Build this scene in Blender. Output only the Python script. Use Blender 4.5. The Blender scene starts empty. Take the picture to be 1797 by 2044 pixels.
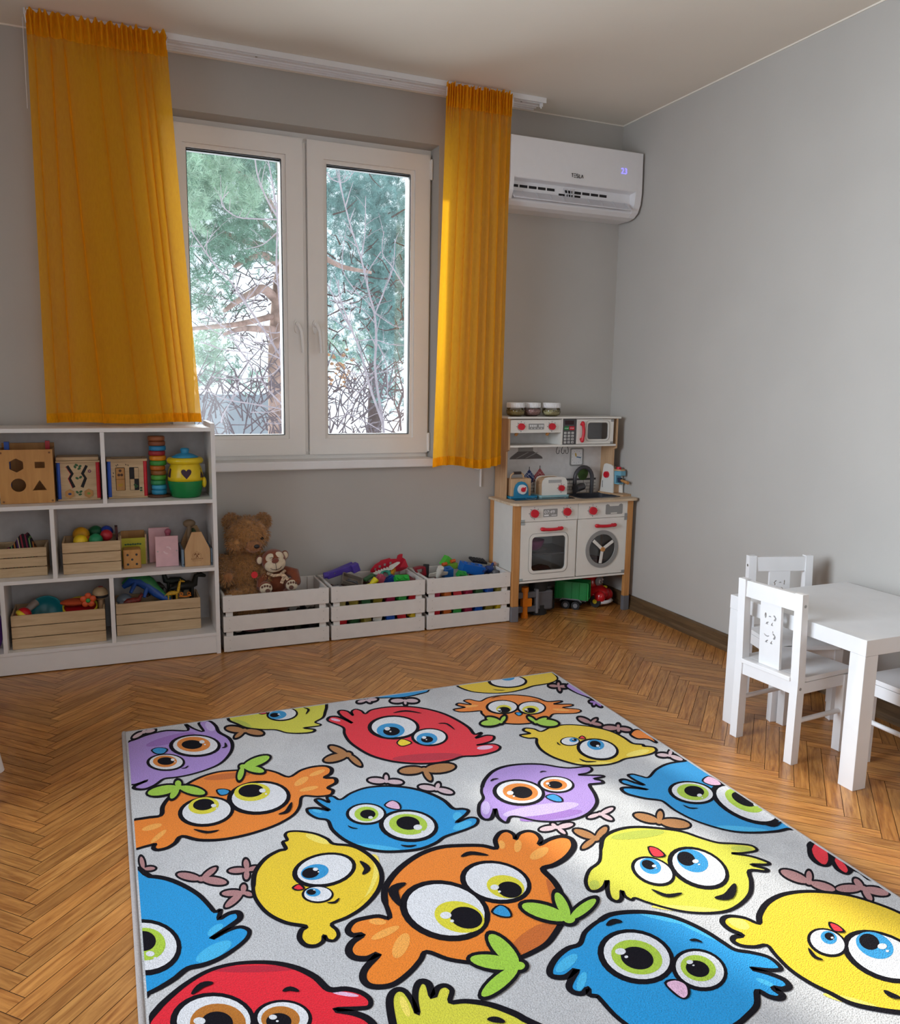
import bpy, math, random
from mathutils import Vector, Matrix
from mathutils.geometry import tessellate_polygon, delaunay_2d_cdt

SC = bpy.context.scene
COL = SC.collection
random.seed(7)

# ---------------------------------------------------------------- camera
FPX, YAW, PIT, ROL = 1621.28, .4036, -.1560, .0160
CAM = Vector((-2.7513, -4.0625, 1.2595))
IW, IH = 1797.0, 2044.0
cy_, sy_, cp_, sp_ = math.cos(YAW), math.sin(YAW), math.cos(PIT), math.sin(PIT)
D_ = Vector((sy_*cp_, cy_*cp_, sp_)); R0_ = Vector((cy_, -sy_, 0)); U0_ = R0_.cross(D_)
R_ = math.cos(ROL)*R0_ + math.sin(ROL)*U0_
U_ = -math.sin(ROL)*R0_ + math.cos(ROL)*U0_
cd = bpy.data.cameras.new('camera'); cam = bpy.data.objects.new('camera', cd); COL.objects.link(cam)
cd.sensor_fit = 'HORIZONTAL'; cd.sensor_width = 36; cd.lens = 36*FPX/IW
cd.clip_start = .02; cd.clip_end = 300
cam.matrix_world = Matrix(((R_.x, U_.x, -D_.x, CAM.x), (R_.y, U_.y, -D_.y, CAM.y), (R_.z, U_.z, -D_.z, CAM.z), (0, 0, 0, 1)))
SC.camera = cam

def at(px, py, x=None, y=None, z=None):
    """the point of the place where the photograph's pixel meets a plane x=, y= or z="""
    d = D_ + R_*((px-IW/2)/FPX) - U_*((py-IH/2)/FPX)
    for i, v in enumerate((x, y, z)):
        if v is not None:
            return CAM + d*((v-CAM[i])/d[i])

# ---------------------------------------------------------------- world and lights
SC.view_settings.view_transform = 'Standard'; SC.view_settings.look = 'None'
SC.view_settings.exposure = 0.0; SC.view_settings.gamma = 1.0
SC.view_settings.use_curve_mapping = False
SC.cycles.max_bounces = 10; SC.cycles.diffuse_bounces = 6; SC.cycles.transparent_max_bounces = 24
SC.cycles.caustics_reflective = False; SC.cycles.caustics_refractive = False
SC.cycles.sample_clamp_indirect = 4.0
W = bpy.data.worlds.new('overcast_sky'); SC.world = W; W.use_nodes = True
nt = W.node_tree; bg = nt.nodes['Background']
tc = nt.nodes.new('ShaderNodeTexCoord'); nz = nt.nodes.new('ShaderNodeTexNoise'); nz.inputs['Scale'].default_value = 2.2
cr = nt.nodes.new('ShaderNodeValToRGB')
cr.color_ramp.elements[0].color = (.72, .84, 1, 1); cr.color_ramp.elements[1].color = (1, 1, 1, 1)
nt.links.new(tc.outputs['Generated'], nz.inputs['Vector']); nt.links.new(nz.outputs['Fac'], cr.inputs['Fac'])
nt.links.new(cr.outputs['Color'], bg.inputs['Color']); bg.inputs['Strength'].default_value = 1.85

def area(name, loc, target, sx, sy, power, color, portal=False, spread=180):
    l = bpy.data.lights.new(name, 'AREA'); l.shape = 'RECTANGLE'; l.size = sx; l.size_y = sy
    l.energy = power; l.color = color; l.spread = math.radians(spread)
    o = bpy.data.objects.new(name, l); COL.objects.link(o); o.location = loc
    o.rotation_euler = (Vector(target)-Vector(loc)).to_track_quat('-Z', 'Y').to_euler()
    if portal: l.cycles.is_portal = True
    return o
area('window_portal', (-1.78, .36, 1.65), (-1.78, -5, 1.65), 1.36, 1.62, 1, (1, 1, 1), portal=True)
area('window_daylight', (-1.78, .42, 1.75), (-1.55, -4, .6), 1.30, 1.5, 40, (.94, .97, 1))
area('side_window_daylight', (-4.28, -2.15, 1.55), (0, -2.75, .95), 1.5, 1.4, 48, (.79, .89, 1), spread=95)
area('rear_fill_light', (-2.2, -5.55, 1.45), (-1.9, 0, 1.2), 1.6, 1.9, 7, (1, .94, .88))  # added fill lamp; the unseen rear doorway is put in to carry it
sl = bpy.data.lights.new('winter_sun', 'SUN'); sl.energy = 6.8; sl.angle = math.radians(2.4); sl.color = (1, .93, .82)
so = bpy.data.objects.new('winter_sun', sl); COL.objects.link(so)
_el = math.radians(24.8); _h = Vector((.265, -1, 0)).normalized()
so.rotation_euler = Vector((_h.x*math.cos(_el), _h.y*math.cos(_el), -math.sin(_el))).to_track_quat('-Z', 'Y').to_euler()
so.location = (-4, 6, 5)

# ---------------------------------------------------------------- materials
def lin(c):
    if isinstance(c, str):
        c = tuple(int(c[i:i+2], 16)/255 for i in (0, 2, 4))
    return tuple((x/12.92 if x <= .04045 else ((x+.055)/1.055)**2.4) for x in c) + (1,)
MATS = {}
def mt(name, col, rough=.5, var=.06, vs=30, bump=0.0, bs=200, metal=0, spec=.5, sheen=0, emit=0, coat=0):
    """plain procedural material: base colour with a little noise variation and optional fine bump"""
    if name in MATS: return MATS[name]
    m = bpy.data.materials.new(name); m.use_nodes = True; t = m.node_tree; b = t.nodes['Principled BSDF']
    c = lin(col); tcn = t.nodes.new('ShaderNodeTexCoord')
    n = t.nodes.new('ShaderNodeTexNoise'); n.inputs['Scale'].default_value = vs; n.inputs['Detail'].default_value = 4
    r = t.nodes.new('ShaderNodeValToRGB')
    r.color_ramp.elements[0].position = .3; r.color_ramp.elements[1].position = .7
    r.color_ramp.elements[0].color = tuple(x*(1-var) for x in c[:3])+(1,)
    r.color_ramp.elements[1].color = tuple(min(1, x*(1+var)) for x in c[:3])+(1,)
    t.links.new(tcn.outputs['Object'], n.inputs['Vector']); t.links.new(n.outputs['Fac'], r.inputs['Fac'])
    t.links.new(r.outputs['Color'], b.inputs['Base Color'])
    b.inputs['Roughness'].default_value = rough; b.inputs['Metallic'].default_value = metal
    b.inputs['Specular IOR Level'].default_value = spec; b.inputs['Sheen Weight'].default_value = sheen
    b.inputs['Coat Weight'].default_value = coat
    if emit:
        b.inputs['Emission Color'].default_value = c; b.inputs['Emission Strength'].default_value = emit
    if bump:
        n2 = t.nodes.new('ShaderNodeTexNoise'); n2.inputs['Scale'].default_value = bs; n2.inputs['Detail'].default_value = 3
        bp = t.nodes.new('ShaderNodeBump'); bp.inputs['Strength'].default_value = bump; bp.inputs['Distance'].default_value = .004
        t.links.new(tcn.outputs['Object'], n2.inputs['Vector']); t.links.new(n2.outputs['Fac'], bp.inputs['Height'])
        t.links.new(bp.outputs['Normal'], b.inputs['Normal'])
    MATS[name] = m
    return m
def wood(name, dark, light, axis=0, scale=8, stretch=14, rough=.5, attr=False, coat=0.0, spec=.5):
    """wood grain: noise stretched along one axis; attr: per-board tone from the mesh attribute and grain along UV"""
    if name in MATS: return MATS[name]
    m = bpy.data.materials.new(name); m.use_nodes = True; t = m.node_tree; b = t.nodes['Principled BSDF']
    tcn = t.nodes.new('ShaderNodeTexCoord'); mp = t.nodes.new('ShaderNodeMapping')
    sc = [scale*stretch]*3; sc[axis] = scale; mp.inputs['Scale'].default_value = sc
    n = t.nodes.new('ShaderNodeTexNoise'); n.inputs['Scale'].default_value = 1; n.inputs['Detail'].default_value = 6
    n.inputs['Roughness'].default_value = .62; n.inputs['Distortion'].default_value = .6
    t.links.new(tcn.outputs['UV' if attr else 'Object'], mp.inputs['Vector']); t.links.new(mp.outputs['Vector'], n.inputs['Vector'])
    r = t.nodes.new('ShaderNodeValToRGB'); r.color_ramp.elements[0].position = .28; r.color_ramp.elements[1].position = .72
    r.color_ramp.elements[0].color = lin(dark); r.color_ramp.elements[1].color = lin(light)
    t.links.new(n.outputs['Fac'], r.inputs['Fac']); out = r.outputs['Color']
    if attr:
        a = t.nodes.new('ShaderNodeAttribute'); a.attribute_name = 'tone'
        mx = t.nodes.new('ShaderNodeMix'); mx.data_type = 'RGBA'; mx.blend_type = 'MULTIPLY'; mx.inputs['Factor'].default_value = 1
        t.links.new(out, mx.inputs['A']); t.links.new(a.outputs['Color'], mx.inputs['B']); out = mx.outputs['Result']
    t.links.new(out, b.inputs['Base Color']); b.inputs['Roughness'].default_value = rough
    b.inputs['Coat Weight'].default_value = coat; b.inputs['Coat Roughness'].default_value = .18; b.inputs['Specular IOR Level'].default_value = spec
    bp = t.nodes.new('ShaderNodeBump'); bp.inputs['Strength'].default_value = .12; bp.inputs['Distance'].default_value = .002
    t.links.new(n.outputs['Fac'], bp.inputs['Height']); t.links.new(bp.outputs['Normal'], b.inputs['Normal'])
    MATS[name] = m
    return m
def sheer(name, col, trans=.18, transl=.5, weave=900):
    """thin woven cloth: diffuse plus translucent threads with see-through gaps"""
    if name in MATS: return MATS[name]
    m = bpy.data.materials.new(name); m.use_nodes = True; t = m.node_tree
    t.nodes.remove(t.nodes['Principled BSDF']); o = t.nodes['Material Output']
    c = lin(col); tcn = t.nodes.new('ShaderNodeTexCoord')
    n = t.nodes.new('ShaderNodeTexNoise'); n.inputs['Scale'].default_value = 160; n.inputs['Detail'].default_value = 5
    mp = t.nodes.new('ShaderNodeMapping'); mp.inputs['Scale'].default_value = (1, 1, .25)
    t.links.new(tcn.outputs['Object'], mp.inputs['Vector']); t.links.new(mp.outputs['Vector'], n.inputs['Vector'])
    r = t.nodes.new('ShaderNodeValToRGB'); r.color_ramp.elements[0].position = .3; r.color_ramp.elements[1].position = .7
    r.color_ramp.elements[0].color = tuple(x*.90 for x in c[:3])+(1,); r.color_ramp.elements[1].color = tuple(min(1, x*1.12) for x in c[:3])+(1,)
    t.links.new(n.outputs['Fac'], r.inputs['Fac'])
    d = t.nodes.new('ShaderNodeBsdfDiffuse'); tl = t.nodes.new('ShaderNodeBsdfTranslucent'); tp = t.nodes.new('ShaderNodeBsdfTransparent')
    tp.inputs['Color'].default_value = tuple(.45+.55*x for x in c[:3])+(1,)
    t.links.new(r.outputs['Color'], d.inputs['Color']); t.links.new(r.outputs['Color'], tl.inputs['Color'])
    m1 = t.nodes.new('ShaderNodeMixShader'); m1.inputs[0].default_value = transl
    m2 = t.nodes.new('ShaderNodeMixShader')
    mr = t.nodes.new('ShaderNodeMapRange'); mr.inputs['To Min'].default_value = trans*.6; mr.inputs['To Max'].default_value = trans*1.4
    t.links.new(n.outputs['Fac'], mr.inputs['Value']); t.links.new(mr.outputs['Result'], m2.inputs[0])
    t.links.new(d.outputs[0], m1.inputs[1]); t.links.new(tl.outputs[0], m1.inputs[2])
    t.links.new(m1.outputs[0], m2.inputs[1]); t.links.new(tp.outputs[0], m2.inputs[2]); t.links.new(m2.outputs[0], o.inputs['Surface'])
    MATS[name] = m
    return m
def glassy(name, tint=(1, 1, 1), refl=.06, rough=.0):
    """thin clear pane: see-through with a fresnel gloss"""
    if name in MATS: return MATS[name]
    m = bpy.data.materials.new(name); m.use_nodes = True; t = m.node_tree
    t.nodes.remove(t.nodes['Principled BSDF']); o = t.nodes['Material Output']
    tp = t.nodes.new('ShaderNodeBsdfTransparent'); tp.inputs['Color'].default_value = tint+(1,)
    g = t.nodes.new('ShaderNodeBsdfGlossy'); g.inputs['Roughness'].default_value = rough
    lw = t.nodes.new('ShaderNodeFresnel'); lw.inputs['IOR'].default_value = 1.45
    tcn = t.nodes.new('ShaderNodeTexCoord'); n = t.nodes.new('ShaderNodeTexNoise'); n.inputs['Scale'].default_value = 4
    mu = t.nodes.new('ShaderNodeMath'); mu.operation = 'MULTIPLY_ADD'; mu.inputs[1].default_value = .03
    t.links.new(tcn.outputs['Object'], n.inputs['Vector']); t.links.new(n.outputs['Fac'], mu.inputs[0]); t.links.new(lw.outputs['Fac'], mu.inputs[2])
    mx = t.nodes.new('ShaderNodeMixShader'); t.links.new(mu.outputs[0], mx.inputs[0])
    t.links.new(tp.outputs[0], mx.inputs[1]); t.links.new(g.outputs[0], mx.inputs[2]); t.links.new(mx.outputs[0], o.inputs['Surface'])
    MATS[name] = m
    return m

# ---------------------------------------------------------------- mesh builder
def V3(a): return Vector(a)
class G:
    def __init__(s): s.v = []; s.f = []; s.m = []; s.s = []; s.T = None
    def add(s, vs, fs, mat=0, smooth=False, T=None):
        o = len(s.v); T = T if T is not None else s.T
        s.v += [tuple(T @ Vector(p)) if T is not None else tuple(p) for p in vs]
        for f in fs: s.f.append(tuple(i+o for i in f)); s.m.append(mat); s.s.append(smooth)
        return s
    def box(s, x0, x1, y0, y1, z0, z1, mat=0, T=None):
        x0, x1 = min(x0, x1), max(x0, x1); y0, y1 = min(y0, y1), max(y0, y1); z0, z1 = min(z0, z1), max(z0, z1)
        v = [(x, y, z) for z in (z0, z1) for y in (y0, y1) for x in (x0, x1)]
        return s.add(v, [(0, 2, 3, 1), (4, 5, 7, 6), (0, 1, 5, 4), (2, 6, 7, 3), (0, 4, 6, 2), (1, 3, 7, 5)], mat, False, T)
    def cone(s, p0, p1, r0, r1=None, n=16, mat=0, smooth=True, caps=True, T=None):
        r1 = r0 if r1 is None else r1; p0, p1 = Vector(p0), Vector(p1); d = (p1-p0).normalized()
        a = Vector((0, 0, 1)) if abs(d.z) < .9 else Vector((1, 0, 0)); u = d.cross(a).normalized(); w = d.cross(u)
        vs = [tuple(p+(u*math.cos(2*math.pi*i/n)+w*math.sin(2*math.pi*i/n))*r) for p, r in ((p0, r0), (p1, r1)) for i in range(n)]
        s.add(vs, [(i, (i+1) % n, n+(i+1) % n, n+i) for i in range(n)], mat, smooth, T)
        if caps: s.add(vs, [tuple(range(n-1, -1, -1)), tuple(range(n, 2*n))], mat, False, T)
        return s
    def lathe(s, prof, c=(0, 0, 0), n=24, mat=0, smooth=True, T=None):
        vs = []; m = len(prof)
        for r, z in prof:
            for i in range(n):
                a = 2*math.pi*i/n; vs.append((c[0]+r*math.cos(a), c[1]+r*math.sin(a), c[2]+z))
        fs = [(j*n+i, j*n+(i+1) % n, (j+1)*n+(i+1) % n, (j+1)*n+i) for j in range(m-1) for i in range(n)]
        if prof[0][0] > 1e-6: fs.append(tuple(range(n-1, -1, -1)))
        if prof[-1][0] > 1e-6: fs.append(tuple(range((m-1)*n, m*n)))
        return s.add(vs, fs, mat, smooth, T)
    def ball(s, c, r, sc=(1, 1, 1), n=16, mat=0, T=None, R=None, noise=0, seed=0, ridge=0):
        rnd = random.Random(seed); m = n//2; vs = [(0, 0, 1)]
        for j in range(1, m):
            t = math.pi*j/m
            for i in range(n):
                a = 2*math.pi*i/n; k = 1+rnd.uniform(-noise, noise)+ridge*math.cos(8*a)
                vs.append((math.sin(t)*math.cos(a)*k, math.sin(t)*math.sin(a)*k, math.cos(t)*(1+rnd.uniform(-noise, noise))))
        vs.append((0, 0, -1)); e = len(vs)-1
        fs = [(0, 1+i, 1+(i+1) % n) for i in range(n)]
        for j in range(m-2):
            for i in range(n):
                a = 1+j*n+i; b = 1+j*n+(i+1) % n; fs.append((a, a+n, b+n, b))
        fs += [(e, 1+(m-2)*n+(i+1) % n, 1+(m-2)*n+i) for i in range(n)]
        out = []
        for p in vs:
            q = Vector((p[0]*r*sc[0], p[1]*r*sc[1], p[2]*r*sc[2]))
            if R is not None: q = R @ q
            out.append(tuple(q+Vector(c)))
        return s.add(out, fs, mat, True, T)
    def tube(s, pts, r, n=8, mat=0, T=None, caps=True):
        pts = [Vector(p) for p in pts]; rs = r if isinstance(r, (list, tuple)) else [r]*len(pts); vs = []; pu = None
        for k, p in enumerate(pts):
            d = (pts[min(k+1, len(pts)-1)]-pts[max(k-1, 0)])
            d = d.normalized() if d.length > 1e-9 else Vector((0, 0, 1))
            if pu is None:
                a = Vector((0, 0, 1)) if abs(d.z) < .9 else Vector((1, 0, 0)); u = d.cross(a).normalized()
            else:
                u = (pu-d*pu.dot(d)); u = u.normalized() if u.length > 1e-6 else d.orthogonal().normalized()
            pu = u; w = d.cross(u)
            for i in range(n):
                a = 2*math.pi*i/n; vs.append(tuple(p+(u*math.cos(a)+w*math.sin(a))*rs[k]))
        m = len(pts)
        s.add(vs, [(j*n+i, j*n+(i+1) % n, (j+1)*n+(i+1) % n, (j+1)*n+i) for j in range(m-1) for i in range(n)], mat, True, T)
        if caps: s.add(vs, [tuple(range(n-1, -1, -1)), tuple(range((m-1)*n, m*n))], mat, False, T)
        return s
    def plate(s, outer, holes=(), ax='y', a0=0., a1=.01, mat=0, T=None, matside=None):
        """slab cut from a 2D outline with holes; ax = thickness axis; 2D coords are the two other axes in order"""
        def P(p, a):
            return (a, p[0], p[1]) if ax == 'x' else ((p[0], a, p[1]) if ax == 'y' else (p[0], p[1], a))
        loops = [list(outer)]+[list(h) for h in holes]; ms = mat if matside is None else matside
        flat = [p for l in loops for p in l]; n = len(flat)
        if len(loops) == 1: tris = tessellate_polygon([[Vector((p[0], p[1], 0)) for p in loops[0]]])
        else:       # constrained triangulation, keeping triangles inside the outline and outside the holes
            ed = []; k0 = 0
            for l in loops: ed += [(k0+i, k0+(i+1) % len(l)) for i in range(len(l))]; k0 += len(l)
            cv, _e, cf, ov, _oe, _of = delaunay_2d_cdt([Vector(p) for p in flat], ed, [], 0, 1e-7)
            back = {i: o[0] for i, o in enumerate(ov) if o}; tris = []
            for f in cf:
                if any(i not in back for i in f): continue
                cx, cz = sum(cv[i].x for i in f)/3, sum(cv[i].y for i in f)/3; ins = False
                for l in loops:
                    for i in range(len(l)):
                        (xa, za), (xb, zb) = l[i-1], l[i]
                        if (za > cz) != (zb > cz) and cx < (xb-xa)*(cz-za)/(zb-za)+xa: ins = not ins
                if ins: tris.append(tuple(back[i] for i in f))
        vs = [P(p, a0) for p in flat]+[P(p, a1) for p in flat]
        s.add(vs, [tuple(t) for t in tris]+[tuple(i+n for i in reversed(t)) for t in tris], mat, False, T)
        o = 0; fs = []
        for l in loops:
            k = len(l); fs += [(o+i, o+(i+1) % k, n+o+(i+1) % k, n+o+i) for i in range(k)]; o += k
        return s.add(vs, fs, ms, False, T)
    def bar(s, p0, p1, w, h, mat=0, up=(0, 0, 1), T=None):
        """square bar from p0 to p1, w across, h along 'up'"""
        p0, p1 = Vector(p0), Vector(p1); d = (p1-p0).normalized(); u = d.cross(Vector(up)).normalized(); k = u.cross(d)
        vs = [tuple(p+u*a*w/2+k*b*h/2) for p in (p0, p1) for a, b in ((-1, -1), (1, -1), (1, 1), (-1, 1))]
        return s.add(vs, [(3, 2, 1, 0), (4, 5, 6, 7), (0, 1, 5, 4), (1, 2, 6, 5), (2, 3, 7, 6), (3, 0, 4, 7)], mat, False, T)
    def build(s, name, mats, parent=None, world=True, bevel=0, seg=2, sub=0):
        me = bpy.data.meshes.new(name); off = Vector((0, 0, 0))
        if parent is not None and world:
            p = parent
            while p is not None: off += p.location; p = p.parent
        me.from_pydata([tuple(Vector(v)-off) for v in s.v], [], s.f)
        mats = mats if isinstance(mats, (list, tuple)) else [mats]
        for m in mats: me.materials.append(m)
        me.polygons.foreach_set('material_index', s.m); me.polygons.foreach_set('use_smooth', s.s); me.update()
        o = bpy.data.objects.new(name, me); COL.objects.link(o)
        if parent is not None: o.parent = parent
        if bevel:
            b = o.modifiers.new('bevel', 'BEVEL'); b.width = bevel; b.segments = seg; b.limit_method = 'ANGLE'; b.angle_limit = math.radians(40)
        if sub:
            b = o.modifiers.new('sub', 'SUBSURF'); b.levels = sub; b.render_levels = sub
        return o
def tag(o, label=None, cat=None, group=None, kind=None):
    if label: o['label'] = label
    if cat: o['category'] = cat
    if group: o['group'] = group
    if kind: o['kind'] = kind
    return o
def thing(name, label, cat, loc=(0, 0, 0), rz=0, group=None, rot=None):
    o = bpy.data.objects.new(name, None); o.empty_display_size = .05; COL.objects.link(o); o.location = loc
    o.rotation_euler = rot if rot else (0, 0, rz)
    return tag(o, label, cat, group)
def structp(name, loc=(0, 0, 0)):
    o = bpy.data.objects.new(name, None); o.empty_display_size = .05; COL.objects.link(o); o.location = loc; o['kind'] = 'structure'
    return o
def copy_tree(o, parent=None):
    c = o.copy(); COL.objects.link(c); c.parent = parent
    for ch in [k for k in bpy.data.objects if k.parent == o]: copy_tree(ch, c)
    return c
def rrect(x0, x1, z0, z1, r, n=5):
    out = []
    for cx, cz, a0 in ((x1-r, z1-r, 0), (x0+r, z1-r, 90), (x0+r, z0+r, 180), (x1-r, z0+r, 270)):
        for i in range(n+1):
            a = math.radians(a0+90*i/n); out.append((cx+r*math.cos(a), cz+r*math.sin(a)))
    return out
def circ(cx, cz, rx, rz=None, n=24, a=0):
    rz = rx if rz is None else rz; ca, sa = math.cos(a), math.sin(a)
    return [(cx+rx*math.cos(2*math.pi*i/n)*ca-rz*math.sin(2*math.pi*i/n)*sa, cz+rx*math.cos(2*math.pi*i/n)*sa+rz*math.sin(2*math.pi*i/n)*ca) for i in range(n)]
def text_mesh(g, txt, x, z, h, y, mat=0, th=.0008, wscale=1.0, align='LEFT'):
    """lettering standing on a wall plane facing -y, as solid thin letters"""
    cu = bpy.data.curves.new('lettering', 'FONT'); cu.body = txt; cu.size = h/.72; cu.extrude = th/2; cu.align_x = align
    ob = bpy.data.objects.new('lettering', cu); COL.objects.link(ob)
    dg = bpy.context.evaluated_depsgraph_get(); me = bpy.data.meshes.new_from_object(ob.evaluated_get(dg))
    vs = [(x+v.co.x*wscale, y-v.co.z, z+v.co.y) for v in me.vertices]
    g.add(vs, [tuple(p.vertices) for p in me.polygons], mat)
    bpy.data.objects.remove(ob); bpy.data.curves.remove(cu); bpy.data.meshes.remove(me)
def clip(poly, rect):
    """clip a 2D polygon to x0,x1,y0,y1"""
    x0, x1, y0, y1 = rect
    for ins, cut in ((lambda p: p[0] >= x0, lambda a, b: (x0, a[1]+(b[1]-a[1])*(x0-a[0])/(b[0]-a[0]))),
                     (lambda p: p[0] <= x1, lambda a, b: (x1, a[1]+(b[1]-a[1])*(x1-a[0])/(b[0]-a[0]))),
                     (lambda p: p[1] >= y0, lambda a, b: (a[0]+(b[0]-a[0])*(y0-a[1])/(b[1]-a[1]), y0)),
                     (lambda p: p[1] <= y1, lambda a, b: (a[0]+(b[0]-a[0])*(y1-a[1])/(b[1]-a[1]), y1))):
        out = []
        for i in range(len(poly)):
            a, b = poly[i-1], poly[i]; ia, ib = ins(a), ins(b)
            if ib:
                if not ia: out.append(cut(a, b))
                out.append(b)
            elif ia: out.append(cut(a, b))
        poly = out
        if len(poly) < 3: return []
    return poly

M_wall = mt('grey_wall_paint', 'B3B0AB', .85, .025, 3, .05, 90)
M_ceil = mt('ceiling_paint', 'E4DED3', .9, .02, 2, .04, 60)
M_white = mt('white_lacquer', 'E4E4E5', .42, .02, 12)
M_pvc = mt('white_window_plastic', 'EBE9E6', .35, .015, 8)
M_shelf = mt('white_melamine', 'E2E0DF', .5, .02, 10)
M_black = mt('black_plastic', '15151A', .4, .1, 40)
M_gasket_shade = mt('window_gasket_and_shade', '3A3D40', .6)
M_red = mt('red_plastic', 'C81428', .35, .05, 30)
M_dark = mt('dark_gap', '1D1A1B', .8)
M_steel = mt('screw_steel', 'A9A6A2', .35, .05, 30, metal=.9)

# ---------------------------------------------------------------- room shell
H = 2.7; XL = -4.3; YF = -5.6
# floor: herringbone oak, one mesh, each block its own tone
g = G(); g.box(XL-.3, .3, YF-.3, .3, -.12, -.0015)
base_n = len(g.f)
uvs = {}; tones = {}
Lb, wb, s2 = .393, .0457, math.sqrt(2); gx0, gy0 = -2.954, -1.126; e = .0008
rr = random.Random(3)
for m in range(-12, 14):
    for j in range(-110, 110):
        for vert in (0, 1):
            if not vert: u0, v0, du, dv = j*wb+m*Lb, j*wb-m*Lb, Lb, wb
            else: u0, v0, du, dv = Lb+j*wb+m*Lb, wb-Lb+j*wb-m*Lb, wb, Lb
            q = [(u0+e, v0+e), (u0+du-e, v0+e), (u0+du-e, v0+dv-e), (u0+e, v0+dv-e)]
            w = [(gx0+(u-v)/s2, gy0+(u+v)/s2) for u, v in q]
            if max(p[0] for p in w) < XL or min(p[0] for p in w) > 0 or max(p[1] for p in w) < YF or min(p[1] for p in w) > 0: continue
            c = clip(w, (XL, 0, YF, 0))
            if not c: continue
            ou, ov = rr.uniform(0, 50), rr.uniform(0, 50)
            fi = len(g.f)
            uv = []
            for p in c:
                a, b = p[0]-gx0, p[1]-gy0; u, v = (a+b)/s2, (b-a)/s2
                uv.append((u-u0+ou, v-v0+ov) if not vert else (v-v0+ou, u-u0+ov))
            g.add([(p[0], p[1], 0) for p in c], [tuple(range(len(c)))])
            uvs[fi] = uv; t = rr.uniform(.76, 1.12); k = rr.uniform(-.16, .02); tones[fi] = (t, t*(1+k*.5), t*(1+k), 1)
M_floor = wood('oiled_oak_parquet', '8F5522', 'D89C54', axis=0, scale=7, stretch=11, rough=.36, attr=True, coat=.25)
M_under = mt('parquet_joint', '3A2412', .9)
fl = g.build('floor', [M_under, M_floor]); fl['kind'] = 'structure'
me = fl.data; me.uv_layers.new(name='UVMap'); me.color_attributes.new('tone', 'FLOAT_COLOR', 'CORNER')
ul = me.uv_layers['UVMap']; ca = me.color_attributes['tone']
for p in me.polygons:
    p.material_index = 1 if p.index in uvs else 0
    for k, li in enumerate(p.loop_indices):
        ul.data[li].uv = uvs[p.index][k] if p.index in uvs else (0, 0)
        ca.data[li].color = tones.get(p.index, (1, 1, 1, 1))

def tstruct(g, name, mats, **k):
    o = g.build(name, mats, **k); o['kind'] = 'structure'; return o
tstruct(G().box(XL-.3, .3, YF-.3, .3, H, H+.2), 'ceiling', M_ceil)
WO = (-2.462, -1.108, .84, 2.462)   # opening in the window wall
tstruct(G().plate([(XL, 0), (0, 0), (0, H), (XL, H)], [[(WO[0], WO[2]), (WO[1], WO[2]), (WO[1], WO[3]), (WO[0], WO[3])]], 'y', 0, .34), 'wall_back', M_wall)
tstruct(G().box(0, .25, YF, .34, 0, H), 'wall_right', M_wall)
tstruct(G().plate([(YF, 0), (.34, 0), (.34, H), (YF, H)], [[(-2.95, .8), (-1.35, .8), (-1.35, 2.3), (-2.95, 2.3)]], 'x', XL-.25, XL), 'wall_left', M_wall)
tstruct(G().plate([(XL-.25, 0), (.25, 0), (.25, H), (XL-.25, H)], [[(-3.05, .001), (-1.35, .001), (-1.35, 2.1), (-3.05, 2.1)]], 'y', YF-.2, YF), 'wall_front', M_wall)
M_base = wood('dark_oak_baseboard', '45331F', '6E5539', axis=1, scale=5, stretch=12, rough=.55)
def baseprof(): return [(0, 0), (-.022, 0), (-.022, .014), (-.014, .026), (-.014, .07), (-.009, .079), (0, .079)]
tstruct(G().plate([(x, z) for x, z in baseprof()], (), 'y', YF, 0), 'baseboard_right', M_base)
M_base2 = wood('dark_oak_baseboard_long', '45331F', '6E5539', axis=0, scale=5, stretch=12, rough=.55)
tstruct(G().plate([(x, z) for x, z in baseprof()], (), 'x', XL, -.022), 'baseboard_back', M_base2)
# thin caulk line where the walls meet the ceiling
g = G().box(-.004, 0, YF, 0, H-.006, H).box(XL, 0, -.004, 0, H-.006, H); tstruct(g, 'trim_1', M_ceil)

# window: fixed frame, two sashes with beads, panes, handles, hinges, sill
win = structp('window_1', (-1.785, 0, WO[2]))
x0, x1, z0, z1 = WO
def ring(a0, a1, b0, b1, w, ya, yb, g, mat=0):
    g.plate([(a0, b0), (a1, b0), (a1, b1), (a0, b1)], [[(a0+w, b0+w), (a1-w, b0+w), (a1-w, b1-w), (a0+w, b1-w)]], 'y', ya, yb, mat)
    return g
g = G(); ring(x0, x1, z0+.02, z1, .05, .115, .19, g)
g.box(-1.80, -1.768, .118, .19, z0+.05, z1-.03).box(-1.792, -1.776, .106, .12, .9, 2.42)
g.box(-2.45, -1.12, .105, .125, .855, .888)
g.build('window_frame', M_pvc, win, bevel=.003)
g = G().box(-2.50, -1.122, -.035, .12, .822, .866); g.build('window_sill', M_white, win, bevel=.006)
M_glass = glassy('window_glass', (.96, .985, .99))
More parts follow.
